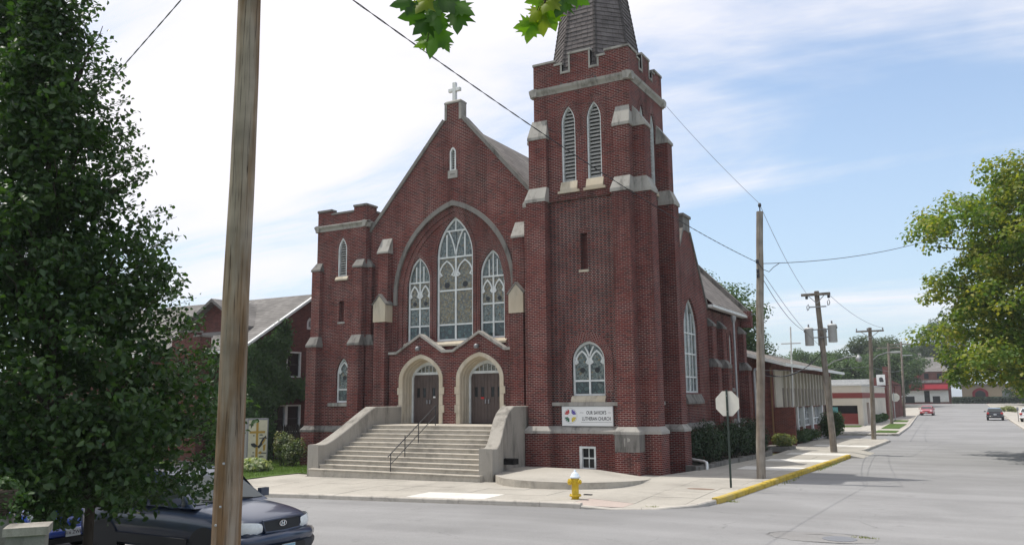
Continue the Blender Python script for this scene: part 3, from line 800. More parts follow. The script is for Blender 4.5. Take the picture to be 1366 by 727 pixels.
kerb('near_kerb', [(40, 9.6), (-60, 9.6)], M['kerb'], 8, side=1)
ap = MB(); n_ = 6
for k in range(n_+1):
    y = 41.95+4.2*k/n_; ap.v += [(kl(y)-0.15, y, 0.004), (kl(y)+0.55, y, rz(-5, y)+0.006)]
m0 = len(ap.v); ap.v += [(x, y, z-0.3) for x, y, z in ap.v]
ap.f = [(2*k, 2*k+1, 2*k+3, 2*k+2) for k in range(n_)] + [(2*k+1, m0+2*k+1, m0+2*k+3, 2*k+3) for k in range(n_)] + [(0, m0, m0+1, 1), (2*n_, 2*n_+1, m0+2*n_+1, m0+2*n_)]; ap.uv = [None]*len(ap.f); ap.sm = [False]*len(ap.f)
struct(ap, 'driveway_apron', M['slab'])
sheet_from([(-11.0, 128), (-8.3, 133), (-11.3, 204), (-60, 204), (-60, 128)], gz, 'far_lot', M['slab'], -0.05, step=10)
nearwalk = [(-60, 5.2), (40, 5.2), (40, 9.45), (-60, 9.45)]
sheet_from(nearwalk, gz, 'near_pavement', M['slab'], -0.004, step=3)
bank = MB(); bank.box(-70, 40, -30, 5.1, -0.6, 1.05)
struct(bank, 'raised_lawn', M['lawn'])

# broken drain patch and ironwork in the carriageway
def disc(name, x, y, z, rx, ry, mat, n=26, jit=0.0, h=0.008, kind=None):
    mb = MB(); ring_ = []
    for k in range(n):
        a = 2*math.pi*k/n; j = 1 + random.uniform(-jit, jit); ring_.append((x+rx*j*math.cos(a), y+ry*j*math.sin(a)))
    mb.add([(a, b, z+h) for a, b in ring_] + [(a, b, z-0.02) for a, b in ring_], [tuple(range(n))] + [(k, n+k, n+(k+1) % n, (k+1) % n) for k in range(n)])
    return mb.build(name, mat, None, kind=kind)
disc('road_patch', -3.1, 18.25, rz(-3, 18.25), 1.05, 0.62, M['road_patch'], 40, 0.06, 0.005, kind='structure')
mb = MB()
for a0, a1, r0 in ((2.2, 3.9, 1.02), (0.3, 1.7, 0.98), (4.3, 5.6, 1.0), (1.2, 2.6, 0.5)):
    pts = []
    for k in range(15):
        a = a0+(a1-a0)*k/14; rr = r0*(1+random.uniform(-0.03, 0.03)); wv = 0.02*math.sin(math.pi*k/14)+0.006
        pts.append((-3.1+1.05*rr*math.cos(a), 18.25+0.64*rr*math.sin(a), wv))
    zt = rz(-3, 18)+0.012
    vs = [(x*1, y, zt) for x, y, wv in pts] + [(x+wv*math.cos(a0), y+wv, zt) for x, y, wv in pts]
    mb.add(vs, [(k, k+1, 15+k+1, 15+k) for k in range(14)])
mb.build('road_crack', M['tar'], None, kind='stuff')
t = disc('manhole_cover', -2.75, 18.2, rz(-3, 18.2), 0.33, 0.33, M['grey_metal'], 26, 0, 0.012); tag(t, 'round iron manhole cover set in the broken road patch', 'manhole cover')
t = disc('utility_cover', -7.6, 24.9, gz(-7.5, 25), 0.42, 0.17, plain('rusty_iron', (0.22, 0.15, 0.11), 0.8, noise=0.3), 22, 0, 0.009); tag(t, 'rusty brown oval utility cover in the pavement near the stop sign', 'utility cover')
t = MB().box(-10.22, -9.98, 22.2, 22.30, gz(-10, 22)-0.02, gz(-10, 22)+0.006).build('valve_lid', M['trim'], None); tag(t, 'small dark valve lid in the pavement right of the hydrant', 'valve lid')
mb = MB()
for k in range(60):
    x = random.gauss(-2.35, 0.12); y = random.gauss(18.55, 0.04); z = rz(x, y)
    a = random.uniform(0, 6.28); h = random.uniform(0.02, 0.06)
    mb.add([(x, y, z), (x+0.02*math.cos(a), y+0.02*math.sin(a), z), (x+0.03*math.cos(a+1), y+0.03*math.sin(a+1), z+h)], [(0, 1, 2)])
for x0, y0, n_ in ((-7.75, 21.15, 90), (-5.95, 30.0, 60), (-5.8, 36, 160), (-5.75, 38, 160), (-5.72, 40, 120), (-6.28, 23.3, 50)):
    for k in range(n_):
        x = random.gauss(x0, 0.06 if y0 > 29 else 0.12); y = random.gauss(y0, 0.8 if y0 > 29 else 0.06); z = rz(x, y)
        a = random.uniform(0, 6.28); h = random.uniform(0.02, 0.08)
        mb.add([(x, y, z), (x+0.03*math.cos(a), y+0.03*math.sin(a), z), (x+0.04*math.cos(a+1), y+0.04*math.sin(a+1), z+h)], [(0, 1, 2)])
mb.build('weeds', M['straw'], None, kind='stuff')

# ------------------------------------------------------------------ the church
church = thing('church', 'red brick church with square corner tower, slate spire and gabled front', 'church', (-19.5, 30, 0))

def frust(mb, b, t, z0, z1, lip=0.08):
    """weathered stone: lip of height lip under a slope from rectangle b to rectangle t (x0,x1,y0,y1)"""
    def rc(r, z): return [(r[0], r[2], z), (r[1], r[2], z), (r[1], r[3], z), (r[0], r[3], z)]
    vs = rc(b, z0) + rc(b, z0+lip) + rc(t, z1)
    fs = [(3, 2, 1, 0), (8, 9, 10, 11)]
    for k in (0, 4): fs += [(k+i, k+(i+1) % 4, k+4+(i+1) % 4, k+4+i) for i in range(4)]
    mb.add(vs, fs)
def bar2d(mb, fr, pts, t, w0, w1):
    P = [Vector(p) for p in pts]; n = len(P); Lf, Rt = [], []
    for i, p in enumerate(P):
        d = (P[min(i+1, n-1)] - P[max(i-1, 0)]).normalized(); q = Vector((-d.y, d.x))*t/2
        if 0 < i < n-1:
            d0 = (P[i]-P[i-1]).normalized(); q = q/max(0.5, abs(Vector((-d0.y, d0.x)).dot(Vector((-d.y, d.x)))))
        Lf.append(p+q); Rt.append(p-q)
    vs = [fr(p.x, w1, p.y) for p in Rt] + [fr(p.x, w1, p.y) for p in Lf] + [fr(p.x, w0, p.y) for p in Rt] + [fr(p.x, w0, p.y) for p in Lf]
    fs = []
    for i in range(n-1):
        fs += [(i, i+1, n+i+1, n+i), (2*n+i, 3*n+i, 3*n+i+1, 2*n+i+1), (i, 2*n+i, 2*n+i+1, i+1), (n+i, n+i+1, 3*n+i+1, 3*n+i)]
    fs += [(0, n, 3*n, 2*n), (n-1, 3*n-1, 4*n-1, 2*n-1)]
    mb.add(vs, fs)
def arcpts(cx, a, zs, za, n=8):                      # open pointed curve from right spring over to left spring
    return arch(cx, a, zs-1, zs, za, n)[2:]

def stained(fr, cx, a, z0, zs, za, w, rows, mulls, heads=(), ytr=(), label=None, frame=0.075, extra=None, parent=None, mats=None):
    """window with a painted frame: rows are transom heights, mulls [(u, v0, v1)]; panes are cut from the arch by them"""
    inner = arch(cx, a-frame, z0+frame, zs, za-frame*1.3, 12); outer = arch(cx, a+0.01, z0, zs, za+0.01, 12)
    mb = MB()
    cyc = lambda l: l[1:] + [l[0], l[1]]
    ring(mb, fr, cyc(inner), cyc(outer), w+0.05, w-0.06)
    o = mb.build('window', M['white_win'], parent or church, label)
    am = MB()
    for v in rows:
        hw = arch_w(cx, a, zs, za, v)
        am.bx(fr, cx-hw+0.02, cx+hw-0.02, w-0.03, w+0.035, v-0.033, v+0.033)
    if am.v: am.each('transom', M['white_win'], o)
    bm_ = MB()
    for u, v0, v1, t in mulls: bm_.bx(fr, u-t/2, u+t/2, w-0.03, w+0.03, v0, v1)
    if bm_.v: bm_.each('mullion', M['white_win'], o)
    tm = MB()
    for u, ha, hs, hz in heads:                       # cusped pointed heads, one per light
        bar2d(tm, fr, arcpts(u, ha, hs, hz, 7), 0.06, w-0.025, w+0.04)
        for s in (-1, 1): bar2d(tm, fr, [(u+s*ha, hs-0.02), (u+s*ha*0.66, hs+0.05), (u+s*ha*0.97, hs+0.24)], 0.045, w-0.025, w+0.038)
    for pl in ytr: bar2d(tm, fr, pl, 0.055, w-0.025, w+0.038)
    if tm.v: tm.each('tracery', M['white_win'], o)
    vs_ = [z0+frame] + sorted(rows) + [za]
    us = sorted(set([cx-a] + [m[0] for m in mulls if m[2]-m[1] > (za-z0)*0.45] + [cx+a]))
    for i in range(len(us)-1):
        for j in range(len(vs_)-1):
            p = clip_cell(inner, us[i]+0.012, us[i+1]-0.012, vs_[j]+0.012, vs_[j+1]-0.012)
            if len(p) < 3 or abs(parea(p)) < 0.004: continue
            if parea(p) < 0: p = p[::-1]
            mt = (mats or {}).get(j, M['pane'])
            MB().prism(fr, p, w-0.03, w-0.012).build('pane', mt, o)
    return o

# --- tower -------------------------------------------------------
TX0, TX1, TY0, TY1 = -15.05, -10.9, 28.65, 32.5
tcx = (TX0+TX1)/2
F = Fr('F', TY0); Rr = Fr('R', TX1); FL = Fr('F', TY0+0.08); RL = Fr('R', TX1-0.06)
lv = [(-13.515, 0.305), (-12.41, 0.305)]
rv = [(29.92, 0.27), (31.12, 0.27)]
mb = MB()
mb.wall(F, [(TX0, 10.43), (TX1, 10.43), (TX1, 14.93), (TX0, 14.93)], [arch(c, a, 11.16, 13.55, 14.27) for c, a in lv], 0.26)
mb.wall(Rr, [(TY0, 10.43), (TY1, 10.43), (TY1, 14.93), (TY0, 14.93)], [arch(c, a, 11.16, 13.55, 14.27) for c, a in rv], 0.26)
mb.add([(TX0, TY1, 10.43), (TX0, TY0, 10.43), (TX0, TY0, 14.93), (TX0, TY1, 14.93)], [(0, 1, 2, 3)])
mb.add([(TX1, TY1, 10.43), (TX0, TY1, 10.43), (TX0, TY1, 14.93), (TX1, TY1, 14.93)], [(0, 1, 2, 3)])
mb.build('belfry_wall', M['brick'], church)
mb = MB()
wn = arch(-12.915, 0.675, 2.82, 4.12, 4.87, 12)
mb.wall(FL, [(TX0, 1.45), (TX1-0.06, 1.45), (TX1-0.06, 10.43), (TX0, 10.43)], [wn, [(-13.13, 7.62), (-12.84, 7.62), (-12.84, 9.05), (-13.13, 9.05)]], 0.24)
mb.wall(RL, [(TY0+0.08, 1.45), (TY1, 1.45), (TY1, 10.43), (TY0+0.08, 10.43)], [arch(30.55, 0.3, 4.72, 5.85, 6.4), [(30.45, 7.62), (30.7, 7.62), (30.7, 9.1), (30.45, 9.1)]], 0.24)
mb.add([(TX0, TY1, 1.4), (TX0, TY0+0.08, 1.4), (TX0, TY0+0.08, 10.43), (TX0, TY1, 10.43)], [(0, 1, 2, 3)])
mb.add([(TX1, TY1, 1.4), (TX0, TY1, 1.4), (TX0, TY1, 10.43), (TX1, TY1, 10.43)], [(0, 1, 2, 3)])
mb.build('tower_wall', M['diaper'], church, 'brick panel patterned with dark headers')
mb = MB()                                            # base below the water table
bfr = Fr('F', TY0-0.06)
mb.wall(bfr, [(TX0-0.1, -0.6), (TX1, -0.6), (TX1, 1.45), (TX0-0.1, 1.45)], [[(-13.28, 0.14), (-12.62, 0.14), (-12.62, 0.96), (-13.28, 0.96)]], 0.16)
mb.wall(Fr('R', TX1+0.05), [(TY0-0.06, -0.6), (TY1+0.05, -0.6), (TY1+0.05, 1.45), (TY0-0.06, 1.45)], [], 0.1)
mb.add([(TX0-0.1, TY1, -0.6), (TX0-0.1, TY0-0.06, -0.6), (TX0-0.1, TY0-0.06, 1.45), (TX0-0.1, TY1, 1.45)], [(0, 1, 2, 3)])
# piers: front left, front right, side ones
PIER = [  # base rect, lower rect, upper rect, top rect (x0,x1,y0,y1)
    ((-15.38, -14.33, 28.20, 28.8), (-15.28, -14.45, 28.30, 28.8), (-15.20, -14.42, 28.44, 28.8), (-15.14, -14.46, 28.66, 28.8)),
    ((-11.70, -10.76, 28.18, 28.8), (-11.60, -10.90, 28.30, 28.95), (-11.52, -10.894, 28.44, 28.95), (-11.48, -10.93, 28.66, 28.8)),
    ((-11.0, -10.13, 28.72, 29.58), (-11.0, -10.24, 28.80, 29.50), (-11.0, -10.40, 28.84, 29.44), (-11.0, -10.89, 28.9, 29.40)),
    ((-11.0, -10.13, 31.35, 32.20), (-11.0, -10.24, 31.45, 32.12), (-11.0, -10.40, 31.5, 32.06), (-11.0, -10.89, 31.54, 32.02)),
    ((-15.80, -15.0, 28.80, 29.45), (-15.68, -15.0, 28.86, 29.45), (-15.45, -15.0, 28.9, 29.45), (-15.06, -15.0, 28.94, 29.45))]
pm = MB(); cap = MB(); wt = MB()
for b, l, u, t in PIER:
    mb.box(b[0], b[1], b[2], b[3], -0.6, 1.43)
    pm.box(l[0], l[1], l[2], l[3], 1.6, 10.44)
    pm.box(u[0], u[1], u[2], u[3], 10.9, 13.05)
    e = 0.045
    ex = lambda r, d: (r[0]-d, r[1]+d, r[2]-d, r[3]+d)
    frust(cap, ex(l, e), ex(u, 0.004), 10.42, 11.02, 0.13)
    frust(cap, ex(u, e), t, 13.02, 13.88, 0.11)
    frust(wt, ex(b, 0.03), ex(l, 0.004), 1.42, 1.69, 0.10)
mb.build('tower_base', M['brick'], church)
pm.each('buttress', M['brick'], church)
cap.each('buttress_cap', M['stone'], church)
wt.side(bfr, [(-0.25, 1.421), (0.033, 1.421), (0.033, 1.515), (-0.14, 1.688), (-0.25, 1.688)], TX0-0.1, TX1+0.05)
wt.side(Fr('R', TX1+0.05), [(-0.2, 1.423), (0.03, 1.423), (0.03, 1.513), (-0.11, 1.685), (-0.2, 1.685)], TY0-0.05, TY1+0.1)
wt.each('water_table', M['stone'], church)
# brick soldier ledge under the belfry
sl = MB()
n_ = 46
for i in range(n_):
    u0 = -14.4 + (2.83)*i/n_
    sl.bx(F, u0, u0+2.83/n_-0.009, -0.2, 0.03+0.004*((i*7) % 3), 10.44, 10.655)
for i in range(26):
    u0 = 29.5 + 1.93*i/26
    sl.bx(Rr, u0, u0+1.93/26-0.009, -0.2, 0.03+0.004*((i*7) % 3), 10.44, 10.655)
o = sl.build('soldier_course', M['brick'], church, kind='stuff')
# belfry louvres
def louvre(fr, cx, a, z0, zs, za, parent, n, pitch_t=0.05, w=-0.17, sill=None):
    fm = MB(); cyc = lambda l: l[1:] + [l[0], l[1]]
    ring(fm, fr, cyc(arch(cx, a-0.055, z0+0.03, zs, za-0.07)), cyc(arch(cx, a+0.008, z0, zs, za+0.01)), w+0.13, w-0.08)
    o = fm.build('louvre_window', M['white_win'], parent)
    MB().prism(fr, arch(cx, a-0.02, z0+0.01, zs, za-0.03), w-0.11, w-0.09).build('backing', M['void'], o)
    step = (za-z0-0.12)/n
    for i in range(n):
        v = z0+0.06+step*i
        hw = arch_w(cx, a-0.06, zs, za-0.08, v+step*0.45)
        if hw < 0.04: continue
        q = MB(); q.side(fr, [(w-0.085, v+step*0.62), (w+0.05, v), (w+0.05, v+step*0.40), (w-0.085, v+step*1.0)], cx-hw, cx+hw)
        q.build('louvre_slat', M['louver'], o)
    return o
for c, a in lv:
    louvre(F, c, a, 11.16, 13.55, 14.27, church, 20)
    s = MB(); s.side(F, [(-0.2, 10.78), (0.1, 10.78), (0.1, 10.86), (0.0, 11.165), (-0.2, 11.165)], c-0.36, c+0.36); s.bx(F, c-0.46, c+0.46, -0.1, 0.115, 10.70, 10.79)
    s.build('sill', M['stone_lt'], church)
    rg = MB(); oc = lambda d: arch(c, a+d, 13.0, 13.55, 14.27+d*1.2)
    op = lambda l: l[1:] + [l[0]]
    ring(rg, F, op(oc(0.0)), op(oc(0.115)), 0.014, -0.1); ring(rg, F, op(oc(0.122)), op(oc(0.235)), 0.022, -0.1)
    rg.build('brick_arch', M['voussoir'], church)
for c, a in rv:
    louvre(Rr, c, a, 11.16, 13.55, 14.27, church, 20)
    s = MB(); s.side(Rr, [(-0.2, 10.78), (0.1, 10.78), (0.1, 10.86), (0.0, 11.165), (-0.2, 11.165)], c-0.32, c+0.32); s.build('sill', M['stone_lt'], church)
    rg = MB(); oc = lambda d: arch(c, a+d, 13.0, 13.55, 14.27+d*1.2)
    ring(rg, Rr, op(oc(0.0)), op(oc(0.115)), 0.014, -0.1); ring(rg, Rr, op(oc(0.122)), op(oc(0.235)), 0.022, -0.1)
    rg.build('brick_arch', M['voussoir'], church)
# cornice and battlements
cm = MB()
prof = [(-0.2, 14.88), (0.02, 14.88), (0.05, 14.95), (0.13, 15.05), (0.15, 15.13), (0.15, 15.15), (0.0, 15.2), (-0.2, 15.2)]
cuts = [TX0-0.15, -13.9, -12.2, TX1+0.15]
for a, b in zip(cuts, cuts[1:]): cm.side(F, prof, a+0.004, b-0.004)
cm.side(Rr, [(p, q+0.001) for p, q in prof], TY0-0.149, 30.6); cm.side(Rr, [(p, q+0.001) for p, q in prof], 30.608, TY1+0.15)
cm.side(Fr('B', TY1), prof, -TX1-0.148, -TX0+0.148); cm.side(Fr('L', TX0), prof, -TY1-0.147, -TY0+0.147)
cm.each('cornice', M['stone'], church)
def battlement(fr, u0, u1, mwall, mcap, z0=15.15, k=1.0):
    W = u1-u0
    t = [(0.0, 0.235, 16.22), (0.235, 0.315, 16.05), (0.315, 0.385, 15.66), (0.385, 0.615, 16.42), (0.615, 0.685, 15.66), (0.685, 0.765, 16.05), (0.765, 1.0, 16.22)]
    top = []
    for a, b, z in t: top += [(u0+W*a, z), (u0+W*b, z)]
    mwall.prism(fr, [(u0, z0), (u1, z0)] + top[::-1], -0.32, 0.0)
    for a, b, z in t:
        e = 0.035 if z > 15.7 else 0.0
        mcap.bx(fr, u0+W*a-e*0.6, u0+W*b+e*0.6, -0.36, 0.045, z+0.002, z+0.085)
    for ax, z1 in ((0.315, 16.05), (0.385, 16.42), (0.615, 16.42), (0.685, 16.05)):   # stone jambs of the gaps
        s = -1 if ax in (0.385, 0.685) else 1
        u = u0+W*ax
        mcap.bx(fr, min(u, u-s*0.075), max(u, u-s*0.075), -0.34, 0.022, 15.66, z1-0.002)
bw, bc = MB(), MB()
battlement(F, TX0, TX1, bw, bc); battlement(Fr('B', TY1), -TX1, -TX0, bw, bc)
battlement(Fr('R', TX1-0.006), TY0+0.006, TY1-0.006, bw, bc); battlement(Fr('L', TX0+0.006), -TY1+0.006, -TY0-0.006, bw, bc)
bw.each('battlement', M['brick'], church); bc.each('coping', M['stone'], church)
MB().box(TX0+0.1, TX1-0.1, TY0+0.1, TY1-0.1, 15.0, 15.25).build('tower_deck', M['roof'], church)
# spire: octagon, shingled in courses
spc = (-13.05, 30.55)
spz0, spz1, spr = 15.2, 27.9, 2.02
def oct_(r_, z, k, a0=math.pi/8): a = a0+math.pi/4*k; return Vector((spc[0]+r_*math.cos(a), spc[1]+r_*math.sin(a), z))
base = MB()
base.add([tuple(oct_(spr-0.02, spz0, k)) for k in range(8)] + [(spc[0], spc[1], spz1)], [(k, (k+1) % 8, 8) for k in range(8)])
base.build('spire', M['spire_edge'], church)
sh = MB(); hp = MB()
NC = 66
for j in range(NC):
    z0 = spz0+(spz1-spz0)*j/NC; z1 = spz0+(spz1-spz0)*(j+1.25)/NC
    r0 = spr*(1-j/NC); r1 = spr*max(0, 1-(j+1.25)/NC)
    for k in range(8):
        A, B, C_, D = oct_(r0, z0, k), oct_(r0, z0, k+1), oct_(r1, z1, k+1), oct_(r1, z1, k)
        wd = (B-A).length; n_ = max(1, int(round(wd/0.27)))
        out = ((A+B)/2 - Vector((spc[0], spc[1], z0))).normalized()
        ph = random.random()
        cutsx = [0.0] + [min(1, max(0, (i+ph)/n_)) for i in range(n_)] + [1.0]
        for i in range(len(cutsx)-1):
            f0, f1 = cutsx[i], cutsx[i+1]
            if f1-f0 < 0.01: continue
            g_ = 0.006/max(wd, 0.05); lift = 0.030+random.uniform(0, 0.022)
            p = [A.lerp(B, f0+g_)+out*lift, A.lerp(B, f1-g_)+out*lift, D.lerp(C_, f1-g_)+out*0.004, D.lerp(C_, f0+g_)+out*0.004]
            q = [A.lerp(B, f0+g_), A.lerp(B, f1-g_)]
            sh.add([tuple(v) for v in p+q], [(0, 1, 2, 3), (4, 5, 1, 0)])
        h = (oct_(1, 0, k)-Vector((spc[0], spc[1], 0))).normalized(); tn = Vector((-h.y, h.x, 0))
        a, b = oct_(r0, z0, k), oct_(r1, z1, k)
        ww = 0.085
        if j % 1 == 0:
            hp.add([tuple(a+h*0.055-tn*ww-h*0.02), tuple(a+h*0.06), tuple(a+h*0.055+tn*ww-h*0.02), tuple(b+h*0.02+tn*ww-h*0.03), tuple(b+h*0.035), tuple(b+h*0.02-tn*ww-h*0.03)], [(0, 1, 4, 5), (1, 2, 3, 4)])
o_sh = sh.build('shingle', M['spire'], church, kind='stuff')
hp.build('hip_shingle', M['spire_edge'], church, kind='stuff')
# tower openings
stained(FL, -12.915, 0.675, 2.82, 4.12, 4.87, -0.15, [3.38], [(-12.915, 2.86, 4.3, 0.075)],
        heads=[(-13.22, 0.27, 4.02, 4.5), (-12.61, 0.27, 4.02, 4.5)], ytr=[[(-12.915, 4.25), (-12.98, 4.45), (-13.1, 4.68)], [(-12.915, 4.25), (-12.85, 4.45), (-12.73, 4.68)]],
        label='two-light stained glass window at the foot of the tower', mats={0: M['pane_low']})
rg = MB()
for k, d in enumerate((0.0, 0.118, 0.236)):
    ring(rg, FL, op(arch(-12.915, 0.675+d, 3.0, 4.12, 4.87+d*1.1, 12)), op(arch(-12.915, 0.675+d+0.112, 3.0, 4.12, 4.87+(d+0.112)*1.1, 12)), 0.012+0.012*k, -0.1)
rg.build('brick_arch', M['voussoir'], church)
s = MB(); s.side(FL, [(-0.2, 2.585), (0.10, 2.585), (0.10, 2.66), (0.0, 2.815), (-0.2, 2.815)], -13.62, -12.22); s.build('sill', M['stone_lt'], church)
s = MB(); s.bx(FL, -14.41, -11.66, -0.05, 0.125, 2.445, 2.58); s.build('ledge', M['stone'], church)
def roundel(fr, w, c, r_):
    m_ = MB(); pl = [(c[0]+r_*math.cos(2*math.pi*k/18), c[1]+r_*math.sin(2*math.pi*k/18)) for k in range(18)]
    m_.prism(fr, pl, w-0.015, w+0.004); return m_
for u in (-13.22, -12.61): roundel(FL, -0.15, (u, 3.78), 0.105).build('glass_roundel', M['glass_dk'], church)
MB().bx(FL, -13.13, -12.84, -0.235, -0.2, 7.62, 9.05).build('slit_infill', M['brick_old'], church)
MB().bx(FL, -13.2, -12.78, -0.1, 0.05, 7.53, 7.618).build('sill', M['stone_lt'], church)
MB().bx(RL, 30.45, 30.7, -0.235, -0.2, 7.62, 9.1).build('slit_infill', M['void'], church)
MB().bx(RL, 30.4, 30.75, -0.1, 0.06, 7.5, 7.618).build('sill', M['stone_lt'], church)
q = MB()
for i in range(5): q.bx(FL, -13.17+i*0.075, -13.17+i*0.075+0.066, -0.05, 0.012+0.003*(i % 2), 9.055, 9.26)
q.build('brick_lintel', M['brick'], church, kind='stuff')
stained(RL, 30.55, 0.3, 4.72, 5.85, 6.4, -0.14, [5.4], [], label='single lancet in the side of the tower')
MB().bx(RL, 30.15, 30.95, -0.05, 0.1, 4.55, 4.715).build('sill', M['stone'], church)
MB().bx(RL, 29.6, 31.35, -0.05, 0.13, 2.44, 2.58).build('ledge', M['stone'], church)
# basement window
fb = Fr('F', TY0-0.06)
o = MB().bx(fb, -13.28, -13.18, -0.15, 0.02, 0.14, 0.96).bx(fb, -12.69, -12.62, -0.15, 0.02, 0.14, 0.96).bx(fb, -13.18, -12.69, -0.15, 0.02, 0.88, 0.96).bx(fb, -13.18, -12.69, -0.15, 0.02, 0.14, 0.18).build('basement_window', M['white_win'], church)
MB().bx(fb, -13.18, -12.69, -0.12, -0.11, 0.18, 0.88).build('pane', M['glass_dk'], o)
MB().bx(fb, -12.955, -12.925, -0.109, -0.08, 0.18, 0.88).bx(fb, -13.18, -12.956, -0.109, -0.082, 0.50, 0.55).bx(fb, -12.924, -12.69, -0.109, -0.082, 0.50, 0.55).each('muntin', M['white_win'], o)
MB().bx(fb, -13.32, -12.5, -0.1, 0.09, 0.06, 0.135).build('sill', plain('red_sill', (0.20, 0.08, 0.07), 0.8), church)
q = MB()
for i in range(8): q.bx(fb, -13.3+i*0.09, -13.3+i*0.09+0.08, -0.05, 0.008+0.003*(i % 2), 0.965, 1.16)
q.build('brick_lintel', M['brick'], church, kind='stuff')
# corner stone with its worn letters
cs = MB().box(-11.69, -10.748, 28.165, 28.72, 0.80, 1.415).build('cornerstone', M['stone_dk'], church, 'grey carved cornerstone with worn lettering')
for s_, x, z, sz in (('1926', -11.2, 1.0, 0.16),):
    pass
q = MB(); ff = Fr('F', 28.165)
q.bx(ff, -11.33, -11.28, 0.0, 0.012, 1.0, 1.3); q.prism(ff, [(-11.2, 1.16), (-11.1, 1.2), (-11.1, 1.27), (-11.2, 1.32)], 0, 0.012)
q.each('carved_letter', M['stone'], cs)
# side door lantern and white pipe by the tower corner
MB().bx(RL, 29.62, 29.75, 0.02, 0.10, 1.72, 2.35).build('notice_case', M['white'], church)

# the church sign board (hangs on the wall)
sg = thing('church_sign', 'white lettered wall sign with round four-coloured emblem on the church tower', 'sign', (-12.975, 28.68, 2.05))
sfr = Fr('F', 28.705)
MB().bx(sfr, -14.01, -11.94, 0.0, 0.055, 1.705, 2.425).build('board', M['sign_face'], sg)
MB().bx(sfr, -14.03, -11.92, -0.01, 0.045, 1.692, 1.704).bx(sfr, -14.03, -11.92, -0.01, 0.045, 2.426, 2.438).bx(sfr, -14.03, -14.011, -0.01, 0.045, 1.705, 2.425).bx(sfr, -11.939, -11.92, -0.01, 0.045, 1.705, 2.425).build('border', M['galv'], sg)
yS = 28.65
rotF = (R(90), 0, 0)
text('lettering', "OUR SAVIOR'S", M['ink'], sg, (-12.60, yS, 2.185), rotF, 0.18, sx=0.70, bold=0.003)
text('lettering', "LUTHERAN CHURCH", M['ink'], sg, (-12.60, yS, 1.965), rotF, 0.185, sx=0.66, bold=0.003)
MB().bx(sfr, -13.27, -13.12, 0.052, 0.058, 2.185, 2.197).bx(sfr, -12.0, -12.13, 0.052, 0.058, 2.185, 2.197).bx(sfr, -13.22, -11.99, 0.052, 0.058, 1.838, 1.847).each('rule', M['ink'], sg)
ec = (-13.66, 2.075)
em = MB(); inn = [(ec[0]+0.268*math.cos(2*math.pi*k/40), ec[1]+0.268*math.sin(2*math.pi*k/40)) for k in range(41)]; out_ = [(ec[0]+0.28*math.cos(2*math.pi*k/40), ec[1]+0.28*math.sin(2*math.pi*k/40)) for k in range(41)]
ring(em, sfr, inn, out_, 0.058, 0.05); emb = em.build('emblem', M['galv'], sg)
for qx, qz, mt in ((-1, 1, 'red'), (1, 1, 'blue'), (-1, -1, 'green'), (1, -1, 'yellow')):
    e = MB()
    for k in range(3):
        a0, a1 = k*0.5236+0.035, (k+1)*0.5236-0.035
        P = [(ec[0]+qx*(0.05+0.02*1), ec[1]+qz*(0.05)), ]
        P = [(ec[0]+qx*(0.045+rr*math.cos(a)), ec[1]+qz*(0.045+rr*math.sin(a))) for rr, a in ((0.05, a0), (0.185, a0), (0.185, a1), (0.05, a1))]
        if qx*qz < 0: P = P[::-1]
        e.prism(sfr, P, 0.052, 0.059)
    e.build('emblem_petal', M[mt], emb)

# --- gabled front --------------------------------------------------
FA = Fr('F', 29.5)
gcx = -19.56
mb = MB()
big = arch(-19.57, 2.95, 4.55, 7.3, 11.12, 16)
vent = arch(-19.56, 0.15, 12.71, 13.5, 13.76, 6)
out = [(-24.1, -0.6), (-15.3, -0.6), (-15.3, 10.72), (-19.13, 15.05), (-19.99, 15.05), (-24.1, 10.40)]
mb.wall(FA, out, [big, vent] + [[(c-1.06, 1.5), (c+1.06, 1.5), (c+1.06, 4.52), (c-1.06, 4.52)] for c in (-21.0, -18.02)], 0.16)
mb.build('gable_wall', M['brick'], church)
wins = [(-19.57, 0.94, 5.22, 8.9, 10.66), (-21.47, 0.60, 5.26, 7.92, 9.02), (-17.67, 0.60, 5.26, 7.92, 9.02)]
mb = MB()
mb.wall(FA, arch(-19.57, 2.62, 4.5, 7.3, 10.75, 16), [arch(*wv, 12) for wv in wins], 0.2, w=-0.15)
mb.build('window_wall', M['brick'], church)
rg = MB()
ring(rg, FA, op(arch(-19.57, 2.735, 4.6, 7.3, 10.88, 16)), op(arch(-19.57, 2.95, 4.6, 7.3, 11.12, 16)), -0.05, -0.2)
ring(rg, FA, op(arch(-19.57, 2.53, 4.6, 7.3, 10.65, 16)), op(arch(-19.57, 2.73, 4.6, 7.3, 10.87, 16)), -0.10, -0.2)
for wv in wins:
    c, a, z0, zs, za = wv
    d1 = 0.085 if a > 0.8 else 0.075
    ring(rg, FA, op(arch(c, a, z0+0.2, zs, za, 12)), op(arch(c, a+d1, z0+0.2, zs, za+d1*1.3, 12)), -0.14, -0.3)
    ring(rg, FA, op(arch(c, a+d1+0.005, z0+0.2, zs, za+(d1+0.005)*1.3, 12)), op(arch(c, a+2*d1, z0+0.2, zs, za+2*d1*1.3, 12)), -0.12, -0.3)
rg.build('brick_arch', M['voussoir'], church)
# stone hood: separate voussoirs
inn, out_ = op(arch(-19.57, 2.955, 6.9, 7.3, 11.13, 15)), op(arch(-19.57, 3.135, 6.9, 7.3, 11.35, 15))
hood = None
for i in range(0, len(inn)-1, 2):
    j = min(i+2, len(inn)-1)
    q = MB(); ring(q, FA, inn[i:j+1], out_[i:j+1], 0.09, -0.02)
    if hood is None: hood = q.build('hood_mould', M['stone_dk'], church)
    else: q.build('voussoir', M['stone_dk'], hood)
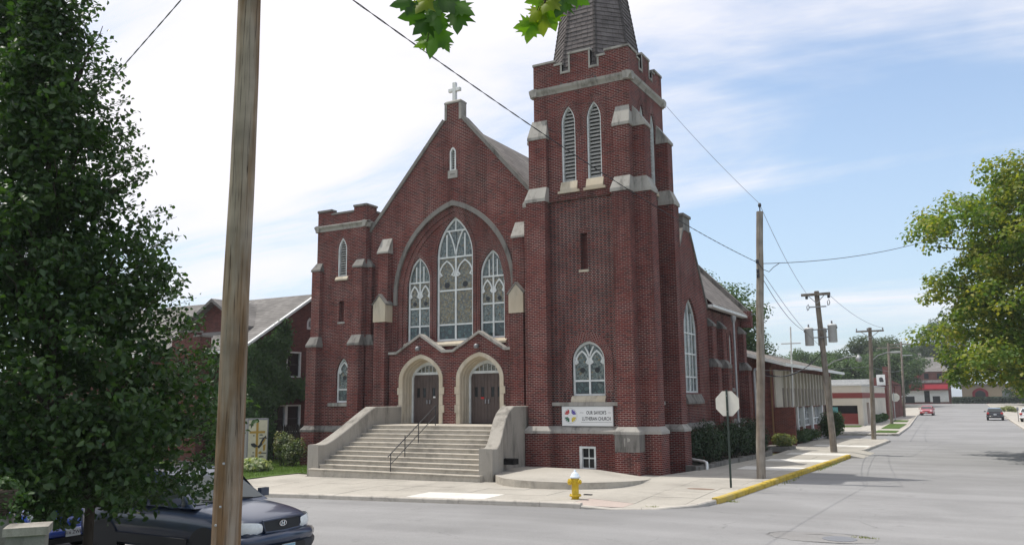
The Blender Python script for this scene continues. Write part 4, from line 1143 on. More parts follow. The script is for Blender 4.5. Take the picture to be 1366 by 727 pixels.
# gable vent
louvre(FA, -19.56, 0.15, 12.71, 13.5, 13.76, church, 9, w=-0.1)
s = MB(); s.bx(FA, -19.81, -19.31, -0.05, 0.05, 12.36, 12.706); s.build('sill', M['stone'], church)
MB().bx(FA, -19.68, -19.44, 0.04, 0.056, 12.5, 12.56).build('drip_slot', M['stone_dk'], church)
rg = MB(); ring(rg, FA, op(arch(-19.56, 0.155, 13.0, 13.5, 13.77, 6)), op(arch(-19.56, 0.255, 13.0, 13.5, 13.89, 6)), 0.012, -0.05); rg.build('brick_arch', M['voussoir'], church)
# gable copings, in lengths
cp = None
for (x0, z0), (x1, z1) in (((-19.13, 15.04), (-15.3, 10.72)), ((-19.99, 15.04), (-24.1, 10.40))):
    n_ = 5
    for i in range(n_):
        a = (x0+(x1-x0)*i/n_, z0+(z1-z0)*i/n_); b = (x0+(x1-x0)*(i+1)/n_, z0+(z1-z0)*(i+1)/n_)
        dx, dz = b[0]-a[0], b[1]-a[1]; l = math.hypot(dx, dz); g_ = 0.006
        a = (a[0]+dx/l*g_, a[1]+dz/l*g_); b = (b[0]-dx/l*g_, b[1]-dz/l*g_)
        nz = (-dz/l, dx/l); nz = nz if nz[1] > 0 else (-nz[0], -nz[1])
        P = [a, b, (b[0]+nz[0]*0.15, b[1]+nz[1]*0.15), (a[0]+nz[0]*0.15, a[1]+nz[1]*0.15)]
        if parea(P) < 0: P = P[::-1]
        q = MB().prism(FA, P, -0.42, 0.06)
        if cp is None: cp = q.build('gable_coping', M['stone_dk'], church)
        else: q.build('coping_stone', M['stone_dk'], cp)
MB().bx(FA, -19.9, -19.25, -0.36, -0.002, 15.0, 15.80).build('apex_block', M['brick'], church)
q = MB(); q.bx(FA, -20.02, -19.895, -0.4, 0.02, 15.06, 15.82); q.bx(FA, -19.255, -19.12, -0.4, 0.02, 15.02, 15.80)
q.add([], []); frust(q, (-20.03, -19.11, 29.46, 29.92), (-19.95, -19.19, 29.52, 29.86), 15.81, 15.95, 0.07)
q.each('apex_stone', M['stone'], church)
cz = MB(); cxx = -19.60
cz.box(cxx-0.085, cxx+0.085, 29.6, 29.76, 15.95, 16.84); cz.box(cxx-0.31, cxx-0.086, 29.602, 29.758, 16.41, 16.57); cz.box(cxx+0.086, cxx+0.31, 29.602, 29.758, 16.41, 16.57)
cz.build('cross', M['white'], church, bevel=0.015)
# main windows
c, a, z0, zs, za = wins[0]
WM = -0.27
hl = 0.47
stained(FA, c, a, z0, zs, za, WM, [5.93, 7.42, 8.88, 10.05], [(c, z0+0.05, 8.9, 0.085), (c-0.47, 8.9, 9.9, 0.06), (c+0.47, 8.9, 9.9, 0.06), (c, 10.05, 10.6, 0.06)],
        heads=[(c-hl, 0.405, 8.05, 8.72), (c+hl, 0.405, 8.05, 8.72)],
        ytr=[[(c, 8.92), (c-0.07, 9.3), (c-0.2, 9.7), (c-0.36, 10.03)], [(c, 8.92), (c+0.07, 9.3), (c+0.2, 9.7), (c+0.36, 10.03)]],
        label='tall centre window with two figure lights', frame=0.09, mats={0: M['pane_low'], 1: M['pane_fig'], 2: M['pane_fig'], 3: M['pane'], 4: M['pane']})
for u in (c-hl, c+hl): roundel(FA, WM, (u, 7.66), 0.13).build('glass_roundel', M['glass_dk'], church)
for k in (1, 2):
    c, a, z0, zs, za = wins[k]
    stained(FA, c, a, z0, zs, za, WM, [5.93, 6.72, 7.88], [(c, z0+0.05, 7.9, 0.075), (c-0.2, 7.9, 8.6, 0.05), (c+0.2, 7.9, 8.6, 0.05), (c, 7.9, 8.9, 0.05)],
            heads=[(c-0.29, 0.24, 7.2, 7.72), (c+0.29, 0.24, 7.2, 7.72)], label='narrow side window of the group of three', frame=0.075,
            mats={0: M['pane_low'], 1: M['pane'], 2: M['pane_fig'], 3: M['pane']})
    for u in (c-0.29, c+0.29): roundel(FA, WM, (u, 6.93), 0.095).build('glass_roundel', M['glass_dk'], church)
for c, a, z0, zs, za in wins:
    s = MB(); s.side(FA, [(-0.34, z0-0.22), (-0.02, z0-0.22), (-0.02, z0-0.14), (-0.16, z0-0.003), (-0.34, z0-0.003)], c-a-0.12, c+a+0.12); s.build('sill', M['stone_lt'], church)
# gable piers with gabled niche stones
for x0, x1, mir in ((-23.46, -22.84, 1), (-16.47, -15.85, -1)):
    MB().box(x0, x1, 29.0, 29.52, -0.6, 6.16).box(x0+0.05, x1-0.03, 29.18, 29.52, 6.9, 9.3).each('buttress', M['brick'], church)
    q = MB(); frust(q, (x0, x1+0.02, 29.13, 29.52), (x0+0.03, x1-0.02, 29.48, 29.52), 9.28, 10.0, 0.08); q.build('buttress_cap', M['stone'], church)
    xm = (x0+x1)/2; e = 0.03
    q = MB().prism(Fr('F', 29.0), [(x0-e, 6.16), (x1+e, 6.16), (x1+e, 6.95), (xm, 7.34), (x0-e, 6.95)], -0.5, 0.03)
    st = q.build('niche_stone', M['stone_lt'], church)
    q = MB(); f2 = Fr('F', 29.0)
    for s in (-1, 1):
        P = [(xm, 7.345), (xm+s*(0.31+e+0.05), 6.905), (xm+s*(0.31+e+0.05), 6.985), (xm, 7.43)]
        if parea(P) < 0: P = P[::-1]
        q.prism(f2, P, -0.5, 0.065)
    q.each('niche_coping', M['stone_dk'], st)
# porch with its two gables and doors
PO = Fr('F', 29.2)
prof_top = [(-16.4, 4.70), (-16.82, 4.70), (-18.03, 5.44), (-19.33, 4.70), (-19.88, 4.70), (-21.03, 5.44), (-22.3, 4.70), (-22.72, 4.70)]
doors = [-21.0, -18.02]
mb = MB()
dh = [arch(c, 1.0, 1.70, 3.58, 4.53, 12) for c in doors]
mb.wall(PO, [(-22.72, -0.3), (-16.4, -0.3)] + prof_top, dh, 0.3)
mb.add([PO(-16.4, 0, -0.3), PO(-16.4, -0.3, -0.3), PO(-16.4, -0.3, 4.7), PO(-16.4, 0, 4.7)], [(0, 1, 2, 3)])
mb.add([PO(-22.72, 0, -0.3), PO(-22.72, -0.3, -0.3), PO(-22.72, -0.3, 4.7), PO(-22.72, 0, 4.7)], [(3, 2, 1, 0)])
mb.build('porch_wall', M['brick'], church)
q = MB(); pcs = None
for (x0, z0), (x1, z1) in zip(prof_top, prof_top[1:]):
    P = [(x1, z1), (x0, z0), (x0, z0+0.11), (x1, z1+0.11)]
    if x0 == -16.82 or x0 == -19.33: pass
    q = MB().prism(PO, P, -0.3, 0.09)
    if pcs is None: pcs = q.build('porch_coping', M['stone'], church)
    else: q.build('coping_stone', M['stone'], pcs)
for ci, c in enumerate(doors):
    o_in, o_out = op(arch(c, 0.97, 1.73, 3.58, 4.50, 12)), op(arch(c, 1.15, 1.73, 3.58, 4.66, 12))
    sur = None
    segs = [(0, 1)] + [(k, k+4) for k in range(1, 25, 4)] + [(25, 26)]
    for a, b in segs:
        if b >= len(o_in): b = len(o_in)-1
        if a >= b: continue
        if a == 0 or b == len(o_in)-1 and a >= 25:   # upright jamb: stones of uneven height
            hs = [1.73, 2.18, 2.5, 2.95, 3.25, 3.58]
            s = 1 if a == 0 else -1
            for k in range(5):
                ex_ = 0.07 if k in (1, 3) else 0.0
                q = MB(); u0, u1 = c+s*0.97, c+s*(1.15+ex_); q.bx(PO, min(u0, u1), max(u0, u1), -0.15, 0.05+0.004*(k % 2), hs[k]+0.003, hs[k+1]-0.003)
                if sur is None: sur = q.build('door_surround', M['stone_lt'], church)
                else: q.build('surround_stone', M['stone_lt'], sur)
        else:
            q = MB(); ring(q, PO, o_in[a:b+1], o_out[a:b+1], 0.05, -0.15); q.build('surround_stone', M['stone_lt'], sur)
    lp = lambda a, za: op(arch(c, a, 1.73, 3.58, za, 12))
    q = MB(); q.loft(PO, [lp(0.97, 4.50), lp(0.95, 4.48), lp(0.95, 4.48), lp(0.93, 4.44), lp(0.93, 4.44), lp(0.905, 4.40), lp(0.905, 4.40), lp(0.89, 4.36), lp(0.89, 4.36)], [0.046, 0.02, -0.14, -0.17, -0.32, -0.36, -0.48, -0.52, -0.62], closed=False)
    q.build('moulded_reveal', M['stone_lt'], sur)
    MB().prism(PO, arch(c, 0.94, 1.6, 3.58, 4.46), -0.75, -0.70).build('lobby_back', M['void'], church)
    fm = MB(); ring(fm, PO, op(arch(c, 0.81, 1.73, 3.58, 4.22, 12)), op(arch(c, 0.892, 1.73, 3.58, 4.37, 12)), -0.56, -0.66)
    fm.bx(PO, c-0.81, c+0.81, -0.66, -0.555, 3.80, 3.91)
    dr = fm.build('door_frame', M['white_win'], church)
    fl = clip_cell(arch(c, 0.81, 1.73, 3.58, 4.22, 12), c-0.81, c+0.81, 3.91, 4.3)
    MB().prism(PO, fl if parea(fl) > 0 else fl[::-1], -0.65, -0.63).build('fanlight', M['pane_fig'], dr)
    fb_ = MB()
    for k in range(-3, 4):
        u = c+k*0.2; hw = 4.22
        top = 3.91 + max(0.05, (arch(0, 0.81, 0, 3.58, 4.22)[0][0]*0 + 0.31*math.sqrt(max(0, 1-(k*0.2/0.81)**2)) - 0.03))
        fb_.bx(PO, u-0.014, u+0.014, -0.63, -0.60, 3.91, top)
    fb_.each('fanlight_bar', M['white_win'], dr)
    for s in (-1, 1):
        u0, u1 = (c-0.805, c-0.004) if s < 0 else (c+0.004, c+0.805)
        leaf = MB().bx(PO, u0, u1, -0.665, -0.64, 1.735, 3.795).build('door', M['door'], church)
        pw = (u1-u0)/5
        lights = []
        for k in range(5):
            a, b = u0+pw*k+0.004, u0+pw*(k+1)-0.004
            if k in (1, 3):
                MB().bx(PO, a, b, -0.64, -0.615, 1.74, 2.82).bx(PO, a, b, -0.64, -0.615, 3.24, 3.79).each('plank', M['door'], leaf)
                MB().bx(PO, a+0.006, b-0.006, -0.64, -0.632, 2.83, 3.23).build('door_light', M['glass_dk'], leaf)
            else:
                MB().bx(PO, a, b, -0.64, -0.615, 1.74, 3.79).each('plank', M['door'], leaf)
        MB().bx(PO, u1-0.10 if s < 0 else u0+0.04, u1-0.04 if s < 0 else u0+0.10, -0.615, -0.56, 2.55, 2.72).build('handle', M['grey_metal'], leaf)
    if ci == 0: MB().bx(PO, c+0.22, c+0.34, -0.615, -0.608, 2.80, 2.87).build('notice', M['white'], church)
    else: MB().bx(PO, c-0.33, c-0.17, -0.615, -0.608, 2.74, 2.82).build('notice', M['red'], church)
    lm = MB(); lm.lathe((c-0.05, 29.0, 4.80), [(0.03, 0.2), (0.10, 0.16), (0.115, 0.05), (0.06, 0.0)], 12); lm.box(c-0.08, c-0.02, 29.0, 29.21, 4.93, 4.99)
    lm.build('wall_lamp', M['grey_metal'], church)
# nave roof and body behind
mb = MB()
mb.add([(-24.3, 29.65, 10.0), (-24.3, 46, 10.0), (gcx, 46, 15.1), (gcx, 29.65, 15.1)], [(3, 2, 1, 0)])
mb.add([(-14.9, 29.65, 10.05), (-14.9, 46, 10.05), (gcx, 46, 15.1), (gcx, 29.65, 15.1)], [(0, 1, 2, 3)])
mb.build('nave_roof', M['roof'], church)
MB().box(-24.1, -14.9, 30.25, 45.9, -0.6, 9.95).build('nave_wall', M['brick_old'], church)
mb = MB().add([(-24.1, 45.95, 9.95), (-14.9, 45.95, 9.95), (gcx, 45.95, 15.0)], [(0, 1, 2)]); mb.build('rear_gable', M['brick_old'], church)

# --- transept and side wall -----------------------------------------
TR = Fr('R', -10.9)
tw = arch(35.25, 1.02, 2.92, 5.5, 7.06, 12)
mb = MB()
mb.wall(TR, [(32.52, -0.6), (37.8, -0.6), (37.8, 6.85), (35.55, 10.0), (34.65, 10.0), (32.52, 7.0)], [tw], 0.3)
mb.add([(-10.9, 37.8, -0.6), (-10.9, 37.8, 6.85), (-20, 37.8, 6.85), (-20, 37.8, -0.6)], [(0, 3, 2, 1)])
mb.build('transept_wall', M['brick'], church)
stained(TR, 35.25, 1.02, 2.92, 5.5, 7.06, -0.16, [3.6, 4.6, 5.5], [(35.25, 3.0, 6.9, 0.07), (34.74, 3.0, 6.4, 0.05), (35.76, 3.0, 6.4, 0.05)], label='big pointed side window of the transept', mats={0: M['pane_low']})
s = MB(); s.side(TR, [(-0.25, 2.45), (0.14, 2.45), (0.14, 2.55), (-0.02, 2.915), (-0.25, 2.915)], 34.1, 36.4); s.build('sill', M['stone_dk'], church)
mb = MB()
for (y0, z0), (y1, z1) in (((35.55, 10.0), (37.85, 6.80)), ((34.65, 10.0), (32.52, 7.0))):
    dx, dz = y1-y0, z1-z0; l = math.hypot(dx, dz); nz = (-dz/l, dx/l); nz = nz if nz[1] > 0 else (-nz[0], -nz[1])
    P = [(y0, z0), (y1, z1), (y1+nz[0]*0.12, z1+nz[1]*0.12), (y0+nz[0]*0.12, z0+nz[1]*0.12)]
    if parea(P) < 0: P = P[::-1]
    mb.prism(TR, P, -0.4, 0.05)
mb.bx(TR, 34.62, 35.58, -0.45, 0.03, 10.0, 10.62); mb.bx(TR, 34.56, 35.64, -0.5, 0.09, 10.62, 10.74)
mb.each('transept_coping', M['stone_dk'], church)
mb = MB()
mb.add([(-11.1, 37.8, 6.9), (-20, 37.8, 6.9), (-20, 35.1, 10.05), (-11.1, 35.1, 10.05)], [(0, 3, 2, 1)])
mb.add([(-11.1, 32.5, 6.9), (-20, 32.5, 6.9), (-20, 35.1, 10.05), (-11.1, 35.1, 10.05)], [(0, 1, 2, 3)])
mb.build('transept_roof', M['roof'], church)
# aisle beyond
lan = [(39.15, 0.24), (41.4, 0.27), (42.25, 0.27)]
mb = MB()
mb.wall(TR, [(37.8, -0.6), (44.5, -0.6), (44.5, 6.8), (37.8, 6.8)], [arch(c, a, 3.2, 5.5, 6.1) for c, a in lan], 0.22, w=-0.12)
mb.add([(-11.02, 44.5, -0.6), (-20, 44.5, -0.6), (-20, 44.5, 13.2), (-16.3, 44.5, 13.2), (-11.02, 44.5, 7.0)], [(4, 3, 2, 1, 0)])
mb.build('aisle_wall', M['brick'], church)
for c, a in lan: stained(TR, c, a, 3.2, 5.5, 6.1, -0.26, [4.4, 5.4], [], label=None, frame=0.05)
s = MB()
for c, a in lan: s.side(TR, [(-0.3, 2.98), (0.0, 2.98), (0.0, 3.05), (-0.12, 3.195), (-0.3, 3.195)], c-a-0.08, c+a+0.08)
s.each('sill', M['stone_dk'], church)
pm, cap = MB(), MB()
for y in (37.95, 39.75, 43.7):
    pm.box(-11.0, -10.55, y, y+0.62, -0.6, 4.1); pm.box(-11.0, -10.72, y+0.04, y+0.58, 4.3, 6.0)
    frust(cap, (-11.0, -10.51, y-0.04, y+0.66), (-11.0, -10.71, y+0.03, y+0.59), 4.1, 4.5, 0.14); frust(cap, (-11.0, -10.68, y, y+0.62), (-11.0, -10.98, y+0.06, y+0.56), 6.0, 6.4, 0.1)
pm.box(-11.0, -10.8, 32.55, 44.5, -0.6, 1.4)
pm.each('buttress', M['brick'], church); cap.each('buttress_cap', M['stone_dk'], church)
s = MB(); s.side(TR, [(-0.15, 1.4), (0.14, 1.4), (0.14, 1.5), (-0.0, 1.66), (-0.15, 1.66)], 32.55, 44.55); s.build('water_table', M['stone_dk'], church)
mb = MB(); mb.add([(-10.62, 37.85, 7.02), (-10.62, 44.45, 7.02), (-16.3, 44.45, 12.9), (-16.3, 37.85, 12.9)], [(0, 1, 2, 3)]); mb.build('aisle_roof', M['roof'], church)
MB().box(-10.9, -10.6, 37.86, 44.46, 6.88, 7.0).build('eave_board', M['white'], church)
q = MB().prism(Fr('F', 44.45), [(-10.6, 6.75), (-10.4, 7.1), (-16.3, 13.2), (-16.3, 12.7)], -0.35, 0.0); q.build('gable_coping', M['stone_dk'], church)
MB().box(-10.98, -10.45, 44.35, 44.85, 6.4, 7.25).build('kneeler_block', M['brick'], church)
# downpipe, hopper and the service mast at the far corner
q = MB().tube([(-10.5, 41.0, 6.6), (-10.5, 41.0, 0.2)], 0.05, 8); q.lathe((-10.5, 41.0, 6.35), [(0.05, 0), (0.14, 0.2), (0.14, 0.36)], 8); q.build('downpipe', M['galv'], church)
q = MB().tube([(-10.35, 44.1, 0.6), (-10.35, 44.1, 4.0), (-10.3, 44.1, 4.15), (-10.15, 44.1, 4.15)], 0.065, 8).build('service_mast', M['galv'], church)
MB().box(-10.5, -10.25, 43.9, 44.35, 0.7, 1.3).build('meter_box', M['galv'], q)

# --- left tower --------------------------------------------------------
LT = Fr('F', 29.2); lx0, lx1, ly1 = -27.1, -24.15, 32.0
LR = Fr('R', lx1)
mb = MB()
mb.wall(LT, [(lx0, -0.8), (lx1, -0.8), (lx1, 10.68), (lx0, 10.68)], [arch(-25.53, 0.26, 8.44, 9.65, 10.25), [(-25.68, 6.32), (-25.38, 6.32), (-25.38, 7.27), (-25.68, 7.27)], arch(-25.37, 0.38, 2.64, 3.9, 4.66)], 0.22)
mb.add([LR(29.2, 0, -0.8), LR(ly1, 0, -0.8), LR(ly1, 0, 10.68), LR(29.2, 0, 10.68)], [(0, 1, 2, 3)])
mb.add([(lx0, ly1, -0.8), (lx0, 29.2, -0.8), (lx0, 29.2, 10.68), (lx0, ly1, 10.68)], [(0, 1, 2, 3)])
mb.add([(lx1, ly1, -0.8), (lx0, ly1, -0.8), (lx0, ly1, 10.68), (lx1, ly1, 10.68)], [(0, 1, 2, 3)])
mb.build('stair_tower_wall', M['brick'], church)
q = MB()
pr_ = [(-0.15, 10.66), (0.02, 10.66), (0.04, 10.76), (0.13, 10.86), (0.13, 10.91), (0, 10.96), (-0.15, 10.96)]
q.side(LT, pr_, lx0-0.13, lx1+0.13); q.side(LR, [(a, b+0.001) for a, b in pr_], 29.2-0.129, ly1+0.13); q.side(Fr('L', lx0), [(a, b+0.001) for a, b in pr_], -ly1-0.13, -29.2+0.129)
q.each('cornice', M['stone'], church)
mb = MB(); cc = MB()
def par2(fr, u0, u1, blocks):
    top = []
    for a, b, z in blocks: top += [(a, z), (b, z)]
    mb.prism(fr, [(u0, 10.93), (u1, 10.93)] + top[::-1], -0.28, 0.0)
    for a, b, z in blocks: cc.bx(fr, a-0.02, b+0.02, -0.32, 0.05, z+0.002, z+0.09)
par2(LT, lx0, lx1, [(lx0, -26.25, 11.62), (-26.25, -24.9, 11.42), (-24.9, lx1, 11.66)])
par2(Fr('R', lx1-0.006), 29.206, ly1, [(29.206, 29.95, 11.655), (29.95, 31.2, 11.415), (31.2, ly1, 11.615)])
par2(Fr('L', lx0+0.006), -ly1, -29.206, [(-ly1, -31.2, 11.6), (-31.2, -29.95, 11.41), (-29.95, -29.206, 11.6)])
mb.each('battlement', M['brick'], church); cc.each('coping', M['stone_dk'], church)
MB().box(lx0+0.05, lx1-0.05, 29.3, ly1-0.05, 10.7, 10.98).build('tower_deck', M['roof'], church)
louvre(LT, -25.53, 0.26, 8.44, 9.65, 10.25, church, 15, w=-0.14)
s = MB(); s.side(LT, [(-0.15, 8.24), (0.09, 8.24), (0.09, 8.31), (0, 8.435), (-0.15, 8.435)], -25.9, -25.16); s.build('sill', M['stone_lt'], church)
rg = MB(); ring(rg, LT, op(arch(-25.53, 0.265, 9.2, 9.65, 10.26)), op(arch(-25.53, 0.38, 9.2, 9.65, 10.4)), 0.012, -0.05); rg.build('brick_arch', M['voussoir'], church); rg = MB(); ring(rg, LT, op(arch(-25.37, 0.385, 3.4, 3.9, 4.67)), op(arch(-25.37, 0.5, 3.4, 3.9, 4.8)), 0.012, -0.05)
rg.build('brick_arch', M['voussoir'], church)
MB().bx(LT, -25.68, -25.38, -0.2, -0.17, 6.32, 7.27).build('slit_infill', M['brick_old'], church)
MB().bx(LT, -25.75, -25.31, -0.05, 0.03, 6.22, 6.316).build('sill', M['stone'], church)
stained(LT, -25.37, 0.38, 2.64, 3.9, 4.66, -0.13, [3.22], [], heads=[(-25.37, 0.27, 3.95, 4.45)], label='single lancet of the small left tower', mats={0: M['pane_low']})
roundel(LT, -0.13, (-25.37, 3.75), 0.1).build('glass_roundel', M['glass_dk'], church)
MB().bx(LT, -26.15, -24.55, -0.05, 0.1, 2.47, 2.62).build('ledge', M['stone'], church)
pm, cap, wt = MB(), MB(), MB()
LP = [((-27.35, -26.55, 28.68, 29.4), (-27.25, -26.66, 28.8, 29.4), (-27.2, -26.70, 28.98, 29.4), (-27.12, -26.74, 29.18, 29.4)),
      ((-24.85, -24.08, 28.68, 29.4), (-24.76, -24.15, 28.8, 29.4), (-24.70, -24.17, 28.98, 29.4), (-24.66, -24.2, 29.18, 29.4)),
      ((-24.2, -23.58, 29.18, 29.49), (-24.2, -23.7, 29.26, 29.56), (-24.2, -23.86, 29.3, 29.56), (-24.2, -24.13, 29.34, 29.46))]
for b, l, u, t in LP:
    pm.box(b[0], b[1], b[2], b[3], -0.8, 1.35); pm.box(l[0], l[1], l[2], l[3], 1.5, 5.2); pm.box(u[0], u[1], u[2], u[3], 5.6, 8.78)
    ex = lambda r, d: (r[0]-d, r[1]+d, r[2]-d, r[3]+d)
    frust(cap, ex(l, 0.04), ex(u, 0.004), 5.18, 5.66, 0.1); frust(cap, ex(u, 0.04), t, 8.74, 9.16, 0.08); frust(wt, ex(b, 0.03), ex(l, 0.004), 1.33, 1.6, 0.1)
pm.bx(LT, lx0-0.1, lx1, -0.1, 0.1, -0.8, 1.34)
pm.each('buttress', M['brick'], church); cap.each('buttress_cap', M['stone_dk'], church)
wt.side(LT, [(-0.1, 1.335), (0.13, 1.335), (0.13, 1.43), (0.0, 1.6), (-0.1, 1.6)], lx0-0.1, lx1)
wt.each('water_table', M['stone_dk'], church)

# ------------------------------------------------------------------ front steps
st = thing('front_steps', 'wide concrete front steps between two sloping concrete side walls', 'steps', (-18.9, 26.5, 0))
NS = 11; TOP = 1.72; YF = 24.37; YT = 27.2
def cheek_in(y, s):                                   # inner faces of the side walls
    t = max(0, min(1, (y-24.6)/2.7)); t = t*t*(3-2*t)
    return (-22.5 + 0.52*t) if s < 0 else (-15.22 - 0.72*t)
rise = 1.72/11
for i in range(NS):
    z1 = TOP - rise*(NS-1-i); y0 = YF + (YT-YF)*i/(NS-1)
    y1 = y0 + (YT-YF)/(NS-1) + 0.03 if i < NS-1 else 29.2
    xa, xb = (-22.78, -15.06) if i == 0 else (cheek_in(y0, -1)-0.04, cheek_in(y0, 1)+0.04)
    q = MB(); zb = z1-rise-0.02 if i else -0.4
    q.side(Fr('F', 0), [(-y1, zb), (-y0-0.02, zb), (-y0-0.02, z1-0.05), (-y0+0.012, z1-0.045), (-y0+0.016, z1-0.012), (-y0+0.004, z1), (-y1, z1)], xa, xb)
    q.build('landing' if i == NS-1 else 'step', M['step'], st)
MB().box(-22.3, -15.6, 24.8, 29.15, -0.4, 0.12).build('step_core', M['concrete'], st)
for s in (-1, 1):
    ys_ = [24.58, 24.95, 25.15, 25.4, 25.7, 26.0, 26.3, 26.6, 26.9, 27.15, 27.4, 27.7, 28.4, 29.2]
    def ztop(y):
        if y <= 25.0: return 1.045
        if y >= 27.4: return 2.46
        t = (y-25.0)/2.4; return 1.045+1.415*(0.35*sstep(t)+0.65*t)
    vs = []
    for y in ys_:
        xi = cheek_in(y, s); xo = xi + s*0.54; z = ztop(y)
        a, b = (xo, xi) if s < 0 else (xi, xo)
        vs += [(a, y, -0.45), (b, y, -0.45), (b, y, z-0.03), (b-0.03, y, z), (a+0.03, y, z), (a, y, z-0.03)]
    n_ = 6
    q = MB(); q.add(vs, [(i*n_+k, i*n_+(k+1) % n_, (i+1)*n_+(k+1) % n_, (i+1)*n_+k) for i in range(len(ys_)-1) for k in range(n_)])
    q.add(vs[:6], [(5, 4, 3, 2, 1, 0)]); q.add(vs[-6:], [(0, 1, 2, 3, 4, 5)])
    q.build('side_wall', M['concrete'], st, 'left sloping side wall' if s < 0 else 'right sloping side wall')
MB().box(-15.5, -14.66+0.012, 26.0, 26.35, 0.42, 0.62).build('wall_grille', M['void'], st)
hr = thing('handrail', 'thin black iron handrail running down the middle of the steps', 'handrail', (-18.6, 25.5, 0.5))
posts = [(24.52, 0.156, 0.80), (25.37, 0.625, 1.41), (26.22, 1.09, 1.83), (27.35, 1.72, 2.47)]
hx = -18.95
for y, zb, zt in posts: MB().tube([(hx, y, zb-0.05), (hx, y, zt)], 0.019, 8).build('post', M['dark_metal'], hr)
MB().tube([(hx, 24.36, 0.69), (hx, 24.52, 0.80), (hx, 27.35, 2.47), (hx, 27.42, 2.5)], 0.021, 8).build('rail', M['dark_metal'], hr)
MB().tube([(hx, 24.52, 0.42), (hx, 27.35, 2.09)], 0.017, 8).build('rail', M['dark_metal'], hr)

# curved terrace beside the steps
pl = [(-14.68, 24.75), (-14.35, 24.3), (-13.8, 23.75), (-13.17, 23.42), (-12.5, 23.27), (-11.9, 23.25), (-11.3, 23.32), (-10.7, 23.52), (-10.2, 23.9), (-9.9, 24.4), (-9.78, 25.1), (-9.82, 25.9), (-9.97, 26.8), (-10.13, 27.8), (-10.16, 28.71), (-10.74, 28.72), (-10.75, 28.15), (-15.42, 28.15), (-15.45, 27.3)]
n_ = len(pl); mb = MB()
def pz(x, y): return 0.19 - 0.21*sstep((y-23.6)/4.6)*sstep((x+12.6)/2.2)
mb.add([(x, y, pz(x, y)) for x, y in pl] + [(x, y, -0.4) for x, y in pl], [(k, (k+1) % n_, n_+(k+1) % n_, n_+k) for k in range(n_)])
tp = sheet_from(pl, pz, 'terrace', M['slab'], 0.0, None, step=0.5)
mb.build('terrace_edge', M['step'], tp)

# ------------------------------------------------------------------ hydrant
hx_, hy_ = -10.03, 21.25; hz_ = swz(hx_, hy_)
hy = thing('fire_hydrant', 'yellow fire hydrant with pale silver bonnet standing near the kerb', 'hydrant', (hx_, hy_, hz_))
P0 = (hx_, hy_, hz_)
MB().lathe(P0, [(0.105, -0.02), (0.105, 0.05), (0.165, 0.07), (0.165, 0.10), (0.155, 0.115), (0.10, 0.12), (0.098, 0.30), (0.105, 0.42), (0.12, 0.50), (0.118, 0.54), (0.10, 0.56)], 22).build('barrel', M['hyd_y'], hy)
MB().lathe(P0, [(0.135, 0.555), (0.15, 0.57), (0.15, 0.59), (0.122, 0.61), (0.105, 0.66), (0.075, 0.70), (0.035, 0.725), (0.03, 0.73), (0.032, 0.775), (0.02, 0.78)], 22).build('bonnet', M['hyd_w'], hy)
for dx, dy, r_, nm in ((-0.62, -0.78, 0.075, 'pumper_outlet'), (0.95, -0.30, 0.055, 'hose_outlet'), (-0.95, 0.30, 0.055, 'hose_outlet')):
    d = Vector((dx, dy, 0)).normalized(); c = Vector(P0)+Vector((0, 0, 0.46))
    q = MB().tube([c+d*0.08, c+d*0.15, c+d*0.151, c+d*0.19, c+d*0.191, c+d*0.225], [r_*0.85, r_*0.85, r_*1.15, r_*1.15, r_*0.4, r_*0.4], 12, smooth=False); q.build(nm, M['hyd_y'], hy)
q = MB()
for k in range(8):
    a = k*math.pi/4+0.2; q.lathe((hx_+0.14*math.cos(a), hy_+0.14*math.sin(a), hz_+0.1), [(0.014, 0), (0.014, 0.03)], 6, smooth=False)
q.each('flange_bolt', M['hyd_y'], hy)

# ------------------------------------------------------------------ stop sign seen from behind
sx_, sy_ = -6.9, 25.68; sz_ = gz(sx_, sy_)
sp = thing('stop_sign', 'blank pale back of an octagonal stop sign on green post at the corner', 'stop sign', (sx_, sy_, sz_))
MB().box(sx_-0.028, sx_+0.028, sy_-0.02, sy_+0.02, sz_-0.1, sz_+2.95).build('post', M['green_post'], sp)
rot = R(-8); q = MB()
oc_ = [(0.41*math.cos(R(22.5+45*k)), 2.52+sz_+0.41*math.sin(R(22.5+45*k))) for k in range(8)]
dv = Vector((math.cos(rot), math.sin(rot), 0)); dn = Vector((-math.sin(rot), math.cos(rot), 0))
vs = [tuple(Vector((sx_, sy_+0.03, 0)) + dv*a + dn*t + Vector((0, 0, b))) for t in (0.0, 0.004) for a, b in oc_]
q.add(vs, [tuple(range(8)), tuple(range(15, 7, -1))] + [(k, 8+k, 8+(k+1) % 8, (k+1) % 8) for k in range(8)])
q.build('sign_plate', M['sign_back'], sp)
for dz in (2.28, 2.76):
    MB().tube([(sx_, sy_-0.028, sz_+dz), (sx_, sy_-0.018, sz_+dz)], 0.012, 6).build('bolt', M['galv'], sp)

